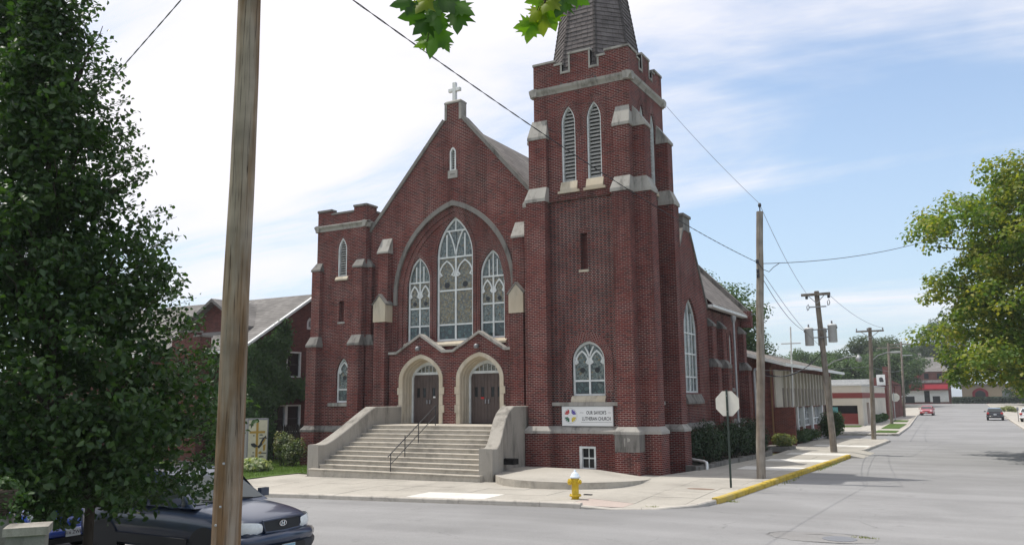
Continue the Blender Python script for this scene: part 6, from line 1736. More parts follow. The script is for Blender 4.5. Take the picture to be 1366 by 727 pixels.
# board turned a little: dv along its face, dn out of it
ang = R(60); dv = Vector((math.cos(ang), math.sin(ang), 0)); dn = Vector((math.sin(ang), -math.cos(ang), 0))
class FrO:
    def __init__(s, o, dv, dn): s.o, s.dv, s.dn = Vector(o), dv, dn
    def __call__(s, u, w_, v): p = s.o + s.dv*u + s.dn*w_; return (p.x, p.y, s.o.z+v)
lf = FrO((bx0, by0, bz0), dv, dn)
MB().bx(lf, -0.46, 0.46, -0.5, 0.0, 0.25, 2.17).build('cabinet', M['grey_metal'], ls)
MB().bx(lf, -0.41, 0.41, 0.002, 0.012, 0.32, 2.1).build('sign_face', M['cream'], ls)
MB().bx(lf, -0.3, 0.3, -0.3, -0.1, -0.1, 0.25).build('base', M['stone_dk'], ls)
MB().bx(lf, -0.08, 0.02, 0.013, 0.024, 0.42, 2.02).bx(lf, -0.36, -0.082, 0.013, 0.024, 1.52, 1.62).bx(lf, 0.022, 0.32, 0.013, 0.024, 1.52, 1.62).build('gold_cross', M['gold'], ls)
b_ = MB(); b_.prism(lf, [(-0.02, 0.95), (0.08, 1.02), (0.14, 1.16), (0.22, 1.3), (0.36, 1.42), (0.38, 1.32), (0.27, 1.12), (0.16, 0.96), (0.06, 0.86)], 0.025, 0.032)
b_.prism(lf, [(-0.30, 1.08), (-0.15, 1.10), (-0.02, 1.0), (-0.02, 0.94), (-0.12, 0.9), (-0.25, 0.97)], 0.025, 0.034); b_.build('butterfly', M['trim'], ls)
b_ = MB(); b_.prism(lf, [(0.19, 1.1), (0.33, 1.33), (0.33, 1.2), (0.22, 1.02)], 0.033, 0.038); b_.prism(lf, [(0.24, 0.98), (0.36, 1.05), (0.34, 0.78), (0.26, 0.74)], 0.014, 0.02); b_.prism(lf, [(0.03, 0.66), (0.12, 0.74), (0.2, 0.72), (0.16, 0.6)], 0.014, 0.02); b_.build('butterfly_wing', M['gold'], ls)
rotS = (R(90), 0, ang)
for s_, u, v, sz in (('THE', 0.18, 1.40, 0.09), ('RISEN', 0.22, 1.28, 0.09), ('THE', 0.2, 0.62, 0.09), ('WAY', 0.2, 0.5, 0.09)):
    if s_ in ('RISEN', 'WAY'): pass
def smudge(u0, u1, v, h):
    m_ = MB(); u = u0
    while u < u1:
        wd = random.uniform(0.03, 0.05); m_.bx(lf, u, min(u+wd, u1), 0.013, 0.018, v, v+h*random.uniform(0.7, 1.0)); u += wd+0.014
    return m_
for u0, u1, v, h in ((0.08, 0.22, 1.42, 0.06), (0.08, 0.42, 1.27, 0.07), (-0.2, -0.13, 1.40, 0.06), (-0.38, -0.2, 1.85, 0.1), (0.08, 0.40, 0.62, 0.07), (0.08, 0.28, 0.47, 0.07), (-0.24, -0.13, 0.52, 0.06), (-0.2, -0.13, 0.66, 0.06), (-0.38, -0.14, 0.38, 0.05)):
    smudge(u0, u1, v, h).build('faded_lettering', M['ink'], ls)
q = MB().box(-28.55, -28.2, 25.75, 26.0, gz(-28, 26)-0.1, gz(-28, 26)+0.42).build('brick_post', M['brick_old'], None); tag(q, 'small red brick block at the foot of the lawn sign', 'brick block')
shrub('hosta_clump', 'white-edged hosta plants spreading in front of the lawn sign', (-26.75, 25.45, gz(-27, 25.4)), (0.85, 0.7, 0.5), 520, 0.24, M['hosta'], cat='plant', lumps=10, stems=False)
shrub('flowering_shrub', 'tall shrub with faded pinkish flower heads right of the lawn sign', (-28.15, 28.35, gz(-28, 28)), (0.66, 0.66, 1.45), 1700, 0.12, M['rose'], lumps=10)
shrub('flowering_shrub', 'lower rounder shrub with pale dry flowers nearer the steps', (-27.25, 28.1, gz(-27, 28)), (0.6, 0.6, 1.12), 1500, 0.12, M['rose'], lumps=10)
shrub('garden_shrub', 'light green shrub behind the left side of the lawn sign', (-29.9, 28.2, gz(-30, 28)), (0.9, 0.8, 1.35), 1600, 0.13, M['bush'], lumps=8)
# picket fence between the hall and the church
fc = thing('picket_fence', 'dark wooden picket fence in the shade beside the small tower', 'fence', (-29, 31.2, gz(-29, 31)))
zf = gz(-29, 31)
me = None
for i in range(34):
    x = -32.2 + i*0.15
    q = MB().box(-0.055, 0.055, -0.012, 0.012, 0, 1.62); q.add([], [])
    q = MB().add([(-0.055, -0.012, 0), (0.055, -0.012, 0), (0.055, -0.012, 1.62), (0, -0.012, 1.74), (-0.055, -0.012, 1.62), (-0.055, 0.012, 0), (0.055, 0.012, 0), (0.055, 0.012, 1.62), (0, 0.012, 1.74), (-0.055, 0.012, 1.62)],
                 [(0, 1, 2, 3, 4), (9, 8, 7, 6, 5)] + [(k, 5+k, 5+(k+1) % 5, (k+1) % 5) for k in range(5)])
    o = at_loc(q, 'picket', M['fence'], fc, (x, 31.2+0.02*random.random(), zf+0.05+random.uniform(-0.015, 0.015)), shared=me)
    me = o.data
MB().box(-32.3, -27.1, 31.24, 31.29, zf+0.4, zf+0.5).box(-32.3, -27.1, 31.24, 31.29, zf+1.3, zf+1.4).each('rail', M['fence'], fc)
for x in (-32.2, -29.8, -27.3): MB().box(x-0.05, x+0.05, 31.29, 31.39, zf-0.2, zf+1.7).build('post', M['fence'], fc)

# ------------------------------------------------------------------ parish hall on the left, with ivy
hall = thing('parish_hall', 'dark brick hall with grey roof and ivy covered end wall left of church', 'building', (-38, 33, 0))
HX = -31.5; HR = Fr('R', HX); HF = Fr('F', 29.0)
hw = [[(31.85, 3.95), (32.9, 3.95), (32.9, 5.30), (31.85, 5.30)], [(30.9, 1.12), (32.98, 1.12), (32.98, 2.54), (30.9, 2.54)], arch(33.55, 0.27, 6.55, 6.85, 7.2, 8)]
mb = MB()
mb.wall(HR, [(29.0, -0.9), (38.8, -0.9), (38.8, 5.42), (33.9, 8.45), (29.0, 5.42)], hw, 0.14)
mb.sheet(HF, [(-52, -0.9), (HX, -0.9), (HX, 5.42), (-52, 5.42)])
mb.build('hall_wall', M['brick_old'], hall)
for (a, b) in ((hw[0], 1), (hw[1], 2)):
    y0, y1, z0, z1 = a[0][0], a[1][0], a[0][1], a[2][1]
    f = MB(); t_ = 0.075
    f.bx(HR, y0, y1, -0.12, 0.02, z0, z0+t_); f.bx(HR, y0, y1, -0.12, 0.02, z1-t_, z1); f.bx(HR, y0, y0+t_, -0.12, 0.018, z0+t_, z1-t_); f.bx(HR, y1-t_, y1, -0.12, 0.018, z0+t_, z1-t_)
    for k in range(1, b+0): f.bx(HR, y0+(y1-y0)*k/b-0.09, y0+(y1-y0)*k/b+0.09, -0.12, 0.016, z0+t_, z1-t_)
    o = f.build('window', M['white_win'], hall)
    MB().bx(HR, y0+t_, y1-t_, -0.11, -0.10, z0+t_, z1-t_).build('pane', M['glass_dk'], o)
    s_ = MB(); s_.bx(HR, y0+t_, y1-t_, -0.099, -0.07, (z0+z1)/2-0.02, (z0+z1)/2+0.02); s_.build('sash_bar', M['trim'], o)
o = MB().prism(HR, arch(33.55, 0.265, 6.56, 6.85, 7.19, 8), -0.13, -0.05).build('attic_window', M['white_win'], hall)
MB().prism(HR, arch(33.6, 0.14, 6.68, 6.85, 7.05, 8), -0.049, -0.04).build('pane', M['glass_lt'], o)
sl_ = 3.43/5.5
mb = MB()
mb.add([(-52, 28.7, 5.28), (HX+0.12, 28.7, 5.28), (HX+0.12, 33.9, 8.53), (-52, 33.9, 8.53), (-52, 28.7, 5.18), (HX+0.12, 28.7, 5.18), (HX+0.12, 33.9, 8.4), (-52, 33.9, 8.4), (HX+0.12, 39.1, 5.28), (-52, 39.1, 5.28)],
       [(0, 1, 2, 3), (4, 7, 6, 5), (0, 4, 5, 1), (3, 2, 8, 9)])
mb.build('hall_roof', M['roof_hall'], hall)
q = MB()
for (y0, z0), (y1, z1) in (((28.68, 5.17), (33.9, 8.40)), ((39.1, 5.17), (33.9, 8.40))):
    P = [(y0, z0), (y1, z1), (y1, z1+0.14), (y0, z0+0.14)]
    if parea(P) < 0: P = P[::-1]
    q.prism(HR, P, -0.02, 0.15)
q.each('barge_board', M['white_win'], hall)
MB().bx(Fr('F', 28.68), -52, HX+0.1, 0.0, 0.11, 5.10, 5.24).build('gutter', M['white'], hall)
MB().tube([(-31.75, 28.9, 5.1), (-31.75, 28.9, 0)], 0.05, 8).build('downpipe', M['galv'], hall)
# gabled dormer further left
mb = MB(); wf = Fr('F', 30.3)
mb.prism(wf, [(-37.6, 6.2), (-33.0, 6.2), (-33.0, 6.55), (-35.3, 7.98), (-37.6, 6.55)], -3.4, -0.2); mb.build('dormer_wall', M['brick_old'], hall)
q = MB()
for (x0, z0), (x1, z1) in (((-32.8, 6.42), (-35.3, 7.98)), ((-37.8, 6.42), (-35.3, 7.98))):
    P = [(x0, z0), (x1, z1), (x1, z1+0.17), (x0, z0+0.17)]
    if parea(P) < 0: P = P[::-1]
    q.prism(wf, P, -3.6, 0.25)
q.each('dormer_roof', M['roof_hall'], hall)
mb = MB().box(-36.0, -33.9, 28.3, 29.0, -0.9, 5.95).box(-35.5, -34.4, 28.3, 28.8, 5.95, 6.2); mb.build('porch_block', M['brick_old'], hall)
MB().box(-36.05, -35.52, 28.25, 29.05, 5.95, 6.04).box(-34.38, -33.85, 28.25, 29.05, 5.95, 6.04).box(-35.55, -34.35, 28.25, 28.85, 6.2, 6.3).each('porch_coping', M['stone_dk'], hall)
# ivy on the end wall and round the corner
ivp = [(28.95, -0.6), (30.75, -0.6), (30.95, 1.0), (30.85, 2.55), (31.6, 2.75), (33.2, 2.95), (34.2, 3.4), (34.3, 3.7), (33.0, 3.75), (31.95, 3.75), (31.75, 4.4), (31.6, 5.3), (31.9, 5.7), (31.9, 6.3), (31.5, 6.9), (31.1, 6.5), (30.7, 6.1), (28.95, 5.2)]
def inpoly(x, y, P):
    r_ = False
    for i in range(len(P)):
        (x0, y0), (x1, y1) = P[i-1], P[i]
        if (y0 > y) != (y1 > y) and x < (x1-x0)*(y-y0)/(y1-y0)+x0: r_ = not r_
    return r_
pts = []; nn = []
while len(pts) < 15000:
    u, v = rng.uniform(28.7, 34.6), rng.uniform(-0.6, 7.6)
    ju, jv = u+rng.normal()*0.12, v+rng.normal()*0.12
    if inpoly(ju, jv, ivp):
        dn_ = 0.10+0.10*math.sin(u*3+v*2.3)*math.sin(v*1.7-u); pts.append((HX+0.02+abs(rng.normal())*0.06+max(0, dn_)*1.3, u, v)); nn.append((1, -0.25+rng.normal()*0.5, 0.45+rng.normal()*0.5))
for k in range(5000):
    x = HX - abs(rng.normal())*1.3 - 0.0; z = rng.uniform(-0.6, 5.3); pts.append((x, 29.0-0.03-abs(rng.normal())*0.1, z)); nn.append((rng.normal()*0.5, -1, 0.45))
iv = thing('ivy', 'dense dark green ivy climbing over the end wall of the hall', 'ivy', (HX+0.2, 29.6, -0.2))
P = np.array(pts); leaf_mesh('foliage', M['ivy'], P, np.array(nn), 0.13*(0.7+0.6*rng.random(len(P))), 0.9, False, iv, droop=1.2)
q = MB()
for k in range(9): limb(q, (HX+0.05, 29.2+k*0.17, -0.4), (HX+0.05, 29.3+k*0.35, 4.5), 0.025, 0.008, 0.06)
q.build('vine_stem', M['bark'], iv)

# ------------------------------------------------------------------ school
sc = thing('school', 'low modern brick school with beige panelled upper wall and shallow roof', 'building', (-14, 58, 0))
SX = -10.5; SR = Fr('R', SX); SFr = Fr('F', 49.0)
mb = MB()
wins_ = [(55.4, 57.45), (57.75, 60.6), (60.9, 64.6)]
mb.wall(SR, [(49.0, -0.5), (70.3, -0.5), (70.3, 4.6), (49.0, 4.6)], [[(55.4, 0.78), (65.0, 0.78), (65.0, 2.02), (55.4, 2.02)], [(66.0, 1.45), (68.2, 1.45), (68.2, 2.02), (66.0, 2.02)]], 0.2)
mb.sheet(SFr, [(-27.5, -0.5), (-10.5, -0.5), (-10.5, 4.62), (-19, 7.08), (-27.5, 4.6)])
mb.add([(SX, 70.3, -0.5), (-27.5, 70.3, -0.5), (-27.5, 70.3, 4.6), (-19, 70.3, 7.08), (SX, 70.3, 4.6)], [(0, 1, 2, 3, 4)])
mb.build('school_wall', M['brick_school'], sc)
wd = MB().bx(SR, 55.4, 65.0, -0.17, -0.16, 0.78, 2.02).build('window_band', M['glass_lt'], sc)
for y in (55.5, 57.6, 60.7, 64.85): MB().bx(SR, y-0.14, y+0.14, -0.17, 0.12, -0.1, 2.10).build('window_post', M['white'], wd)
q = MB()
for y0, y1 in wins_:
    q.bx(SR, y0+0.2, y1-0.1, -0.15, -0.10, 0.78, 0.86)
    for f in (0.33, 0.66): q.bx(SR, y0+(y1-y0)*f-0.03, y0+(y1-y0)*f+0.03, -0.15, -0.11, 0.86, 2.02)
    q.bx(SR, y0+0.2, y1-0.1, -0.151, -0.112, 1.2, 1.26)
q.each('window_bar', M['white'], wd)
MB().bx(SR, 66.0, 68.2, -0.17, -0.15, 1.45, 2.02).build('high_window', M['glass_dk'], sc)
pan = MB().bx(SR, 49.35, 69.8, 0.0, 0.09, 2.12, 4.28).build('panel_band', M['paint_beige'], sc)
yy = 51.2; k = 0
stp = None
while yy < 69.0:
    q = MB().bx(SR, yy, yy+0.42, 0.09, 0.105, 2.14, 3.25); q.build('dark_stripe', M['paint_taupe'], pan)
    if k % 1 == 0: MB().bx(SR, yy+0.46, yy+0.62, 0.09, 0.22, 2.10, 4.28).build('slat', M['paint_beige'], pan)
    MB().bx(SR, yy+0.0, yy+0.40, 0.09, 0.100, 3.3, 4.24).build('upper_stripe', plain('grey_beige', (0.43, 0.395, 0.33), 0.8) if stp is None else stp, pan)
    stp = bpy.data.materials.get('grey_beige')
    yy += 1.15; k += 1
mb = MB(); mb.add([(-9.55, 48.0, 4.58), (-9.55, 70.6, 4.58), (-19, 70.6, 7.32), (-19, 48.0, 7.32), (-9.55, 48.0, 4.40), (-9.55, 70.6, 4.40), (-19, 70.6, 7.14), (-19, 48.0, 7.14)],
                  [(0, 1, 2, 3), (4, 7, 6, 5)])
mb.add([(-28.5, 48.0, 4.58), (-28.5, 70.6, 4.58), (-19, 70.6, 7.32), (-19, 48.0, 7.32)], [(3, 2, 1, 0)])
mb.build('school_roof', M['roof_school'], sc)
q = MB(); q.box(-9.545, -9.47, 48.0, 70.6, 4.41, 4.59)
q.prism(Fr('F', 48.0), [(-9.47, 4.40), (-9.47, 4.60), (-19, 7.34), (-19, 7.14)], 0.0, 0.07); q.build('fascia', M['white'], sc)
MB().box(-15.5, -14.3, 53, 55, 5.9, 6.75).build('roof_vent', M['galv'], sc)
MB().bx(SFr, -10.60, -10.52, 0.0, 0.06, -0.1, 4.4).build('corner_trim', plain('tan_trim', (0.25, 0.14, 0.07), 0.7), sc)
MB().box(-10.48, -9.38, 49.02, 49.3, -0.2, 2.13).build('screen_wall', M['brick_school'], sc)
tp_ = thing('white_cross', 'very tall thin white cross pole standing behind the brick screen wall', 'cross', (-9.55, 49.6, 0))
MB().tube([(-9.6, 49.6, -0.2), (-9.42, 49.6, 6.72)], 0.042, 8).build('pole_shaft', M['white'], tp_)
MB().box(-10.0, -8.9, 49.57, 49.63, 5.73, 5.79).build('cross_bar', M['white'], tp_)

# ------------------------------------------------------------------ shops up the street
sp_ = thing('cream_shop', 'single storey cream shop with maroon band and flat white roof', 'shop', (-14, 92, 0))
CX = -10.05; CRf = Fr('R', CX); CF = Fr('F', 85.3)
mb = MB()
mb.wall(CF, [(-30, -0.4), (CX, -0.4), (CX, 3.72), (-30, 3.72)], [[(-13.4, 0.1), (-10.5, 0.1), (-10.5, 1.85), (-13.4, 1.85)]], 0.3)
mb.wall(CRf, [(85.3, -0.4), (107, -0.4), (107, 3.70), (85.3, 3.70)], [[(88.6, 0.0), (90.6, 0.0), (90.6, 2.1), (88.6, 2.1)]], 0.3)
mb.add([(-30, 107, -0.4), (CX, 107, -0.4), (CX, 107, 3.7), (-30, 107, 3.7)], [(1, 0, 3, 2)])
mb.build('shop_wall', M['shop_wall'], sp_)
MB().bx(CF, -30, CX+0.03, 0.0, 0.04, 2.55, 3.05).bx(CRf, 85.27, 107, 0.0, 0.04, 2.552, 3.052).build('maroon_band', M['shop_red'], sp_)
MB().box(-30, CX+0.06, 85.2, 107, 3.71, 3.80).build('shop_roof', M['roof_white'], sp_)
o = MB().bx(CF, -13.4, -10.5, -0.28, -0.26, 0.1, 1.85).build('shop_window', M['glass_dk'], sp_)
MB().bx(CF, -12.0, -10.52, -0.25, -0.1, 0.1, 1.1).build('red_panel', M['shop_red'], o)
MB().bx(CF, -12.9, -12.3, -0.25, -0.2, 1.2, 1.7).build('window_poster', plain('teal_poster', (0.12, 0.34, 0.36), 0.6), o)
MB().bx(CRf, 88.6, 90.6, -0.28, -0.24, 0.0, 2.1).build('door', M['shop_red'], sp_)
MB().box(-15.4, -13.6, 89, 91, 3.8, 4.4).build('roof_unit', M['galv'], sp_)
q = MB()
for k in range(40):
    y = 92+k*0.3
    if y > 104: break
hb = shrub('low_hedge', 'low green planting against the side wall of the cream shop', (-9.75, 97.5, gz(-9.7, 97)), (0.35, 6.5, 0.8), 1400, 0.3, M['bush'], lumps=16, stems=False)
rb = thing('brick_shop', 'narrow red brick shop with white letter board and chimney past the cream shop', 'shop', (-13, 115, 0))
BX = -9.9; BR_ = Fr('R', BX); BF = Fr('F', 108.0)
mb = MB(); mb.wall(BR_, [(108, -0.4), (128, -0.4), (128, 4.3), (108, 4.9)], [[(116, 2.0), (118.5, 2.0), (118.5, 4.0), (116, 4.0)], [(110, 0), (112, 0), (112, 2.2), (110, 2.2)]], 0.2)
mb.sheet(BF, [(-11.7, -0.4), (BX, -0.4), (BX, 4.9), (-11.7, 4.9)]); mb.build('brick_wall', M['brick_school'], rb)
MB().bx(BR_, 116, 118.5, -0.19, -0.17, 2.0, 4.0).build('window', M['glass_lt'], rb); MB().bx(BR_, 110, 112, -0.19, -0.17, 0, 2.2).build('door', M['glass_dk'], rb)
MB().box(-26, BX, 108.1, 128, 4.1, 4.2).build('flat_roof', M['roof_white'], rb)
MB().box(-10.6, -9.95, 112.0, 113.0, 4.1, 6.3).build('chimney', M['brick_school'], rb)
bo = MB().bx(BF, -10.95, -10.0, 0.0, 0.1, 4.0, 5.25).build('letter_board', M['white'], rb)
text('painted_letter', 'a', M['ink'], rb, (-10.42, 107.88, 4.72), rotF, 0.95, bold=0.06)
MB().box(-30, -11.7, 108.2, 130, 3.6, 4.75).build('rear_block', M['roof_white'], rb)
fh = thing('awning_house', 'distant red brick shop house with two red awnings across the far street', 'building', (-13, 230, 0.9))
FFr = Fr('F', 228.0)
mb = MB().box(-17.5, -7.0, 228, 240, 0.5, 8.6); mb.build('house_wall', M['brick_school'], fh)
mb = MB(); mb.add([(-18, 227.5, 8.55), (-6.5, 227.5, 8.55), (-6.5, 240.5, 8.55), (-18, 240.5, 8.55), (-14.5, 234, 12.3), (-10, 234, 12.3)], [(0, 1, 5, 4), (1, 2, 5), (2, 3, 4, 5), (3, 0, 4)]); mb.build('hip_roof', M['roof_hall'], fh)
MB().box(-13.5, -12.8, 232, 232.8, 11, 13.3).build('chimney', M['stone'], fh)
for x0, x1, z0, z1 in ((-17.4, -7.3, 4.1, 5.7), (-16.0, -13.5, 7.2, 8.4)):
    q = MB(); q.side(FFr, [(0.02, z1), (0.02, z0), (1.4, z0), (1.4, z0+0.25)], x0, x1); q.build('awning', M['awning'], fh)
o = MB().bx(FFr, -17.2, -7.3, 0.0, 0.06, 1.2, 4.0).build('shop_front', M['white'], fh)
for x0, x1 in ((-16.9, -14.8), (-12.6, -11.4), (-10.8, -9.2)): MB().bx(FFr, x0, x1, 0.06, 0.09, 1.2 if x0 == -12.6 else 1.0, 2.6 if x0 != -12.6 else 3.9).build('shop_window', M['glass_dk'], o)
MB().bx(FFr, -15.5, -8.5, 0.05, 0.25, 5.85, 6.5).build('name_board', M['stone'], fh)
for x in (-15.2, -11.8, -9.0): 
    o = MB().bx(FFr, x-0.5, x+0.5, -0.05, 0.02, 6.8, 8.1).build('window', M['glass_dk'], fh)
th = thing('tan_house', 'low tan building with a red arched doorway half hidden by the maple', 'building', (2, 234, 0.9))
mb = MB().box(-4.5, 16, 233, 243, 0.5, 5.0); mb.build('house_wall', plain('tan_wall', (0.42, 0.33, 0.23), 0.85, noise=0.15), th)
MB().box(-5, 16.5, 232.5, 243.5, 5.0, 5.5).build('flat_roof', M['roof_hall'], th)
MB().prism(Fr('F', 233), arch(-0.6, 1.7, 0.6, 3.2, 4.5), 0.0, 0.3).build('arch_surround', M['awning'], th); MB().prism(Fr('F', 233), arch(-0.6, 1.1, 0.6, 3.0, 3.9), 0.29, 0.33).build('arch_door', M['glass_dk'], th)
for x in (4, 8, 12): MB().bx(Fr('F', 233), x, x+2, 0.0, 0.05, 1.8, 3.8).build('window', M['glass_lt'], th)
hg = thing('hedge', 'long clipped dark green hedge along the far cross street', 'hedge', (5, 226, 0.9))
n = 9000; P = np.stack([rng.uniform(-6.5, 24, n), rng.uniform(225.2, 226.8, n), rng.uniform(0.9, 2.3, n)], 1); leaf_mesh('foliage', M['yew'], P, rng.normal(size=P.shape)+np.array([0, -0.6, 0.8]), 0.42*(0.7+0.6*rng.random(n)), 0.8, False, hg)
shrub('low_bush', 'small pale green kerb planting beside the parked black car', (2.75, 150, gz(2, 150)), (1.6, 1.6, 0.9), 900, 0.3, M['straw'], lumps=8, stems=False)
fs_ = thing('stop_sign', 'tiny distant octagonal sign back beside the red brick shop', 'stop sign', (-8.9, 104, 0))
MB().tube([(-8.9, 104, -0.1), (-8.9, 104, 3.1)], 0.05, 6).build('post', M['galv'], fs_)
MB().prism(Fr('F', 104.05), [(-8.75+0.5*math.cos(R(22.5+45*k)), 2.55+0.5*math.sin(R(22.5+45*k))) for k in range(8)], -0.02, 0.0).build('sign_plate', M['sign_back'], fs_)
for y in (74.5, 100.0):
    x = kr(y)+0.35 if y < 90 else kr(y)+0.5
    pm_ = thing('parking_meter', 'parking meter on thin post at the right kerb near the young tree' if y < 90 else 'parking meter farther up the right kerb by the black car', 'parking meter', (x, y, 0), 'parking meters')
    MB().tube([(x, y, -0.1), (x, y, 1.1)], 0.035, 7).build('post', M['grey_metal'], pm_); MB().lathe((x, y, 1.1), [(0.06, 0), (0.10, 0.08), (0.11, 0.22), (0.09, 0.34), (0.03, 0.4)], 10).build('meter_head', M['grey_metal'], pm_)

# ------------------------------------------------------------------ vehicles
def car(name, label, pos, head, paint, st, gh, wheel, wr, hwid, details, cat='car', low=None):
    """st: body stations (x, half width, z bottom, z top); gh: cabin outline (x, z) from cowl over the roof to the tail"""
    t = thing(name, label, cat, pos)
    ca, sa = math.cos(head), math.sin(head)
    def W(p): return (pos[0]+p[0]*ca-p[1]*sa, pos[1]+p[0]*sa+p[1]*ca, pos[2]+p[2])
    def bld(mb, nm, mat, par=None, **k):
        mb.v = [W(p) for p in mb.v]; return mb.build(nm, mat, par or t, **k)
    vs = []; n_ = 14
    for x, hw_, zb, zt in st:
        h = [(0, zb), (hw_*0.8, zb), (hw_*0.97, zb+0.06), (hw_, zb+(zt-zb)*0.42), (hw_*0.985, zb+(zt-zb)*0.74), (hw_*0.90, zt-0.035), (hw_*0.62, zt), (0, zt+0.012)]
        ring_ = h + [(-a, b) for a, b in h[-2:0:-1]]
        vs += [(x, a, b) for a, b in ring_]
    mb = MB(); m_ = len(st)
    mb.add(vs, [(i*n_+k, (i+1)*n_+k, (i+1)*n_+(k+1) % n_, i*n_+(k+1) % n_) for i in range(m_-1) for k in range(n_)], smooth=True)
    mb.add(vs[:n_], [tuple(range(n_))], smooth=True); mb.add(vs[-n_:], [tuple(range(n_-1, -1, -1))], smooth=True)
    mb2 = MB(); mb2.v = list(vs); mb2.f = [tuple(f) for f in [(i*n_+k, (i+1)*n_+k, (i+1)*n_+(k+1) % n_, i*n_+(k+1) % n_) for i in range(m_-1) for k in range(n_)] + [tuple(range(n_))] + [tuple(range(m_*n_-1, m_*n_-n_-1, -1))]]
    mb2.uv = [None]*len(mb2.f); mb2.sm = [True]*len(mb2.f)
    body = bld(mb2, 'body', paint)
    ss = body.modifiers.new('smooth', 'SUBSURF'); ss.levels = 2; ss.render_levels = 2
    zb0 = gh[0][1]; zr = max(z for _, z in gh)
    def chw(z): return hwid*0.94 - (z-zb0)/(zr-zb0)*hwid*0.23
    g = MB(); L_ = [(x, chw(z), z) for x, z in gh]; Rr_ = [(x, -chw(z), z) for x, z in gh]; k_ = len(gh)
    g.add(L_+Rr_, [(i, i+1, k_+i+1, k_+i) for i in range(k_-1)] + [tuple(range(k_-1, -1, -1)), tuple(range(k_, 2*k_))])
    cab = bld(g, 'cabin', paint, bevel=0.05)
    # glass: windscreen, rear window and side windows, each a slightly proud pane
    def quad(a, b, mrg, nm):
        (x0, z0), (x1, z1) = a, b
        nx_, nz_ = (z0-z1), (x1-x0); l = math.hypot(nx_, nz_); nx_, nz_ = nx_/l, nz_/l
        if nz_ < 0: nx_, nz_ = -nx_, -nz_
        p = lambda f: (x0+(x1-x0)*f+nx_*0.012, z0+(z1-z0)*f+nz_*0.012)
        (xa, za), (xb, zb) = p(0.10), p(0.93)
        q = MB(); q.add([(xa, chw(za)-mrg, za), (xa, -chw(za)+mrg, za), (xb, -chw(zb)+mrg, zb), (xb, chw(zb)-mrg, zb)], [(0, 1, 2, 3)]); bld(q, nm, M['carglass'])
    quad(gh[0], gh[1], 0.07, 'windscreen'); quad(gh[-1], gh[-2], 0.08, 'rear_window')
    xs_ = details['side_windows']
    z0, z1 = zb0+0.05, zr-0.13
    for s in (-1, 1):
        for xa, xb, ta, tb_ in xs_:
            q = MB(); P = [(xa, s*(chw(z0)+0.012), z0), (xb, s*(chw(z0)+0.012), z0), (tb_, s*(chw(z1)+0.012), z1), (ta, s*(chw(z1)+0.012), z1)]
            q.add(P, [(0, 1, 2, 3)]); bld(q, 'side_window', M['carglass'])
    for wx in wheel:
        for s in (-1, 1):
            q = MB().lathe((wx, s*(hwid-0.13), wr), [(wr*0.62, -0.10), (wr*0.94, -0.11), (wr, -0.07), (wr, 0.07), (wr*0.94, 0.11), (wr*0.62, 0.10)], 26, axis='Y'); ty = bld(q, 'wheel', M['tyre'])
            q = MB(); yy_ = s*(hwid-0.13)+s*0.095
            q.lathe((wx, yy_, wr), [(wr*0.63, -0.02), (wr*0.60, 0.015), (wr*0.50, -0.01)], 22, axis='Y')
            for k in range(5):
                a = k*2*math.pi/5+0.3; c_2, s_2 = math.cos(a), math.sin(a)
                q.add([(wx+c_2*r_-s_2*w_, yy_+s*0.005, wr+s_2*r_+c_2*w_) for r_, w_ in ((0.04, -0.05), (wr*0.55, -0.035), (wr*0.55, 0.035), (0.04, 0.05))], [(0, 1, 2, 3)])
            bld(q, 'rim', M['rim'], ty)
            q = MB(); N_ = 16; vs_ = []
            for k in range(N_+1):
                a = math.pi*(-0.06+1.12*k/N_)
                for rr, yo in ((wr*1.07, 0.0), (wr*1.24, 0.0)): vs_.append((wx+rr*math.cos(a), s*(hwid+0.012), wr+rr*math.sin(a)))
            q.add(vs_, [(2*k, 2*k+1, 2*k+3, 2*k+2) for k in range(N_)])
            q.add([(wx+wr*1.08*math.cos(math.pi*(-0.06+1.12*k/N_)), s*(hwid+0.004), wr+wr*1.08*math.sin(math.pi*(-0.06+1.12*k/N_))) for k in range(N_+1)], [tuple(range(N_+1))])
            bld(q, 'wheel_arch', M['trim'] if low else paint)
    for nm, mat, fn, kw in details['extra']: bld(fn(), nm, mat, **kw)
    return t, bld, W

def ell(c, r3, n=16):
    q = MB(); prof = [(max(0.001, math.sin(math.pi*i/10)), -math.cos(math.pi*i/10)) for i in range(11)]
    vs = []; 
    for r_, z in prof:
        for k in range(n): a = 2*math.pi*k/n; vs.append((c[0]+r3[0]*r_*math.cos(a), c[1]+r3[1]*r_*math.sin(a), c[2]+r3[2]*z))
    q.add(vs, [(i*n+k, i*n+(k+1) % n, (i+1)*n+(k+1) % n, (i+1)*n+k) for i in range(10) for k in range(n)], smooth=True); return q
def lens(s):
    pl_ = [(2.275, 0.44), (2.265, 0.54), (2.23, 0.66), (2.15, 0.775), (2.03, 0.85), (1.86, 0.905)]
    zz_ = [(0.70, 0.83), (0.675, 0.855), (0.665, 0.87), (0.67, 0.88), (0.69, 0.885), (0.74, 0.875)]
    q = MB(); vs = []
    for (x, y), (a, b) in zip(pl_, zz_):
        for f, o_ in ((0, 0), (0.25, 0.022), (0.5, 0.03), (0.75, 0.022), (1, 0)): vs.append((x+o_*0.8, s*(y+o_*0.5), a+(b-a)*f))
    q.add(vs, [(5*i+k, 5*i+k+1, 5*i+k+6, 5*i+k+5) for i in range(5) for k in range(4)], smooth=True); return q
sxp = []
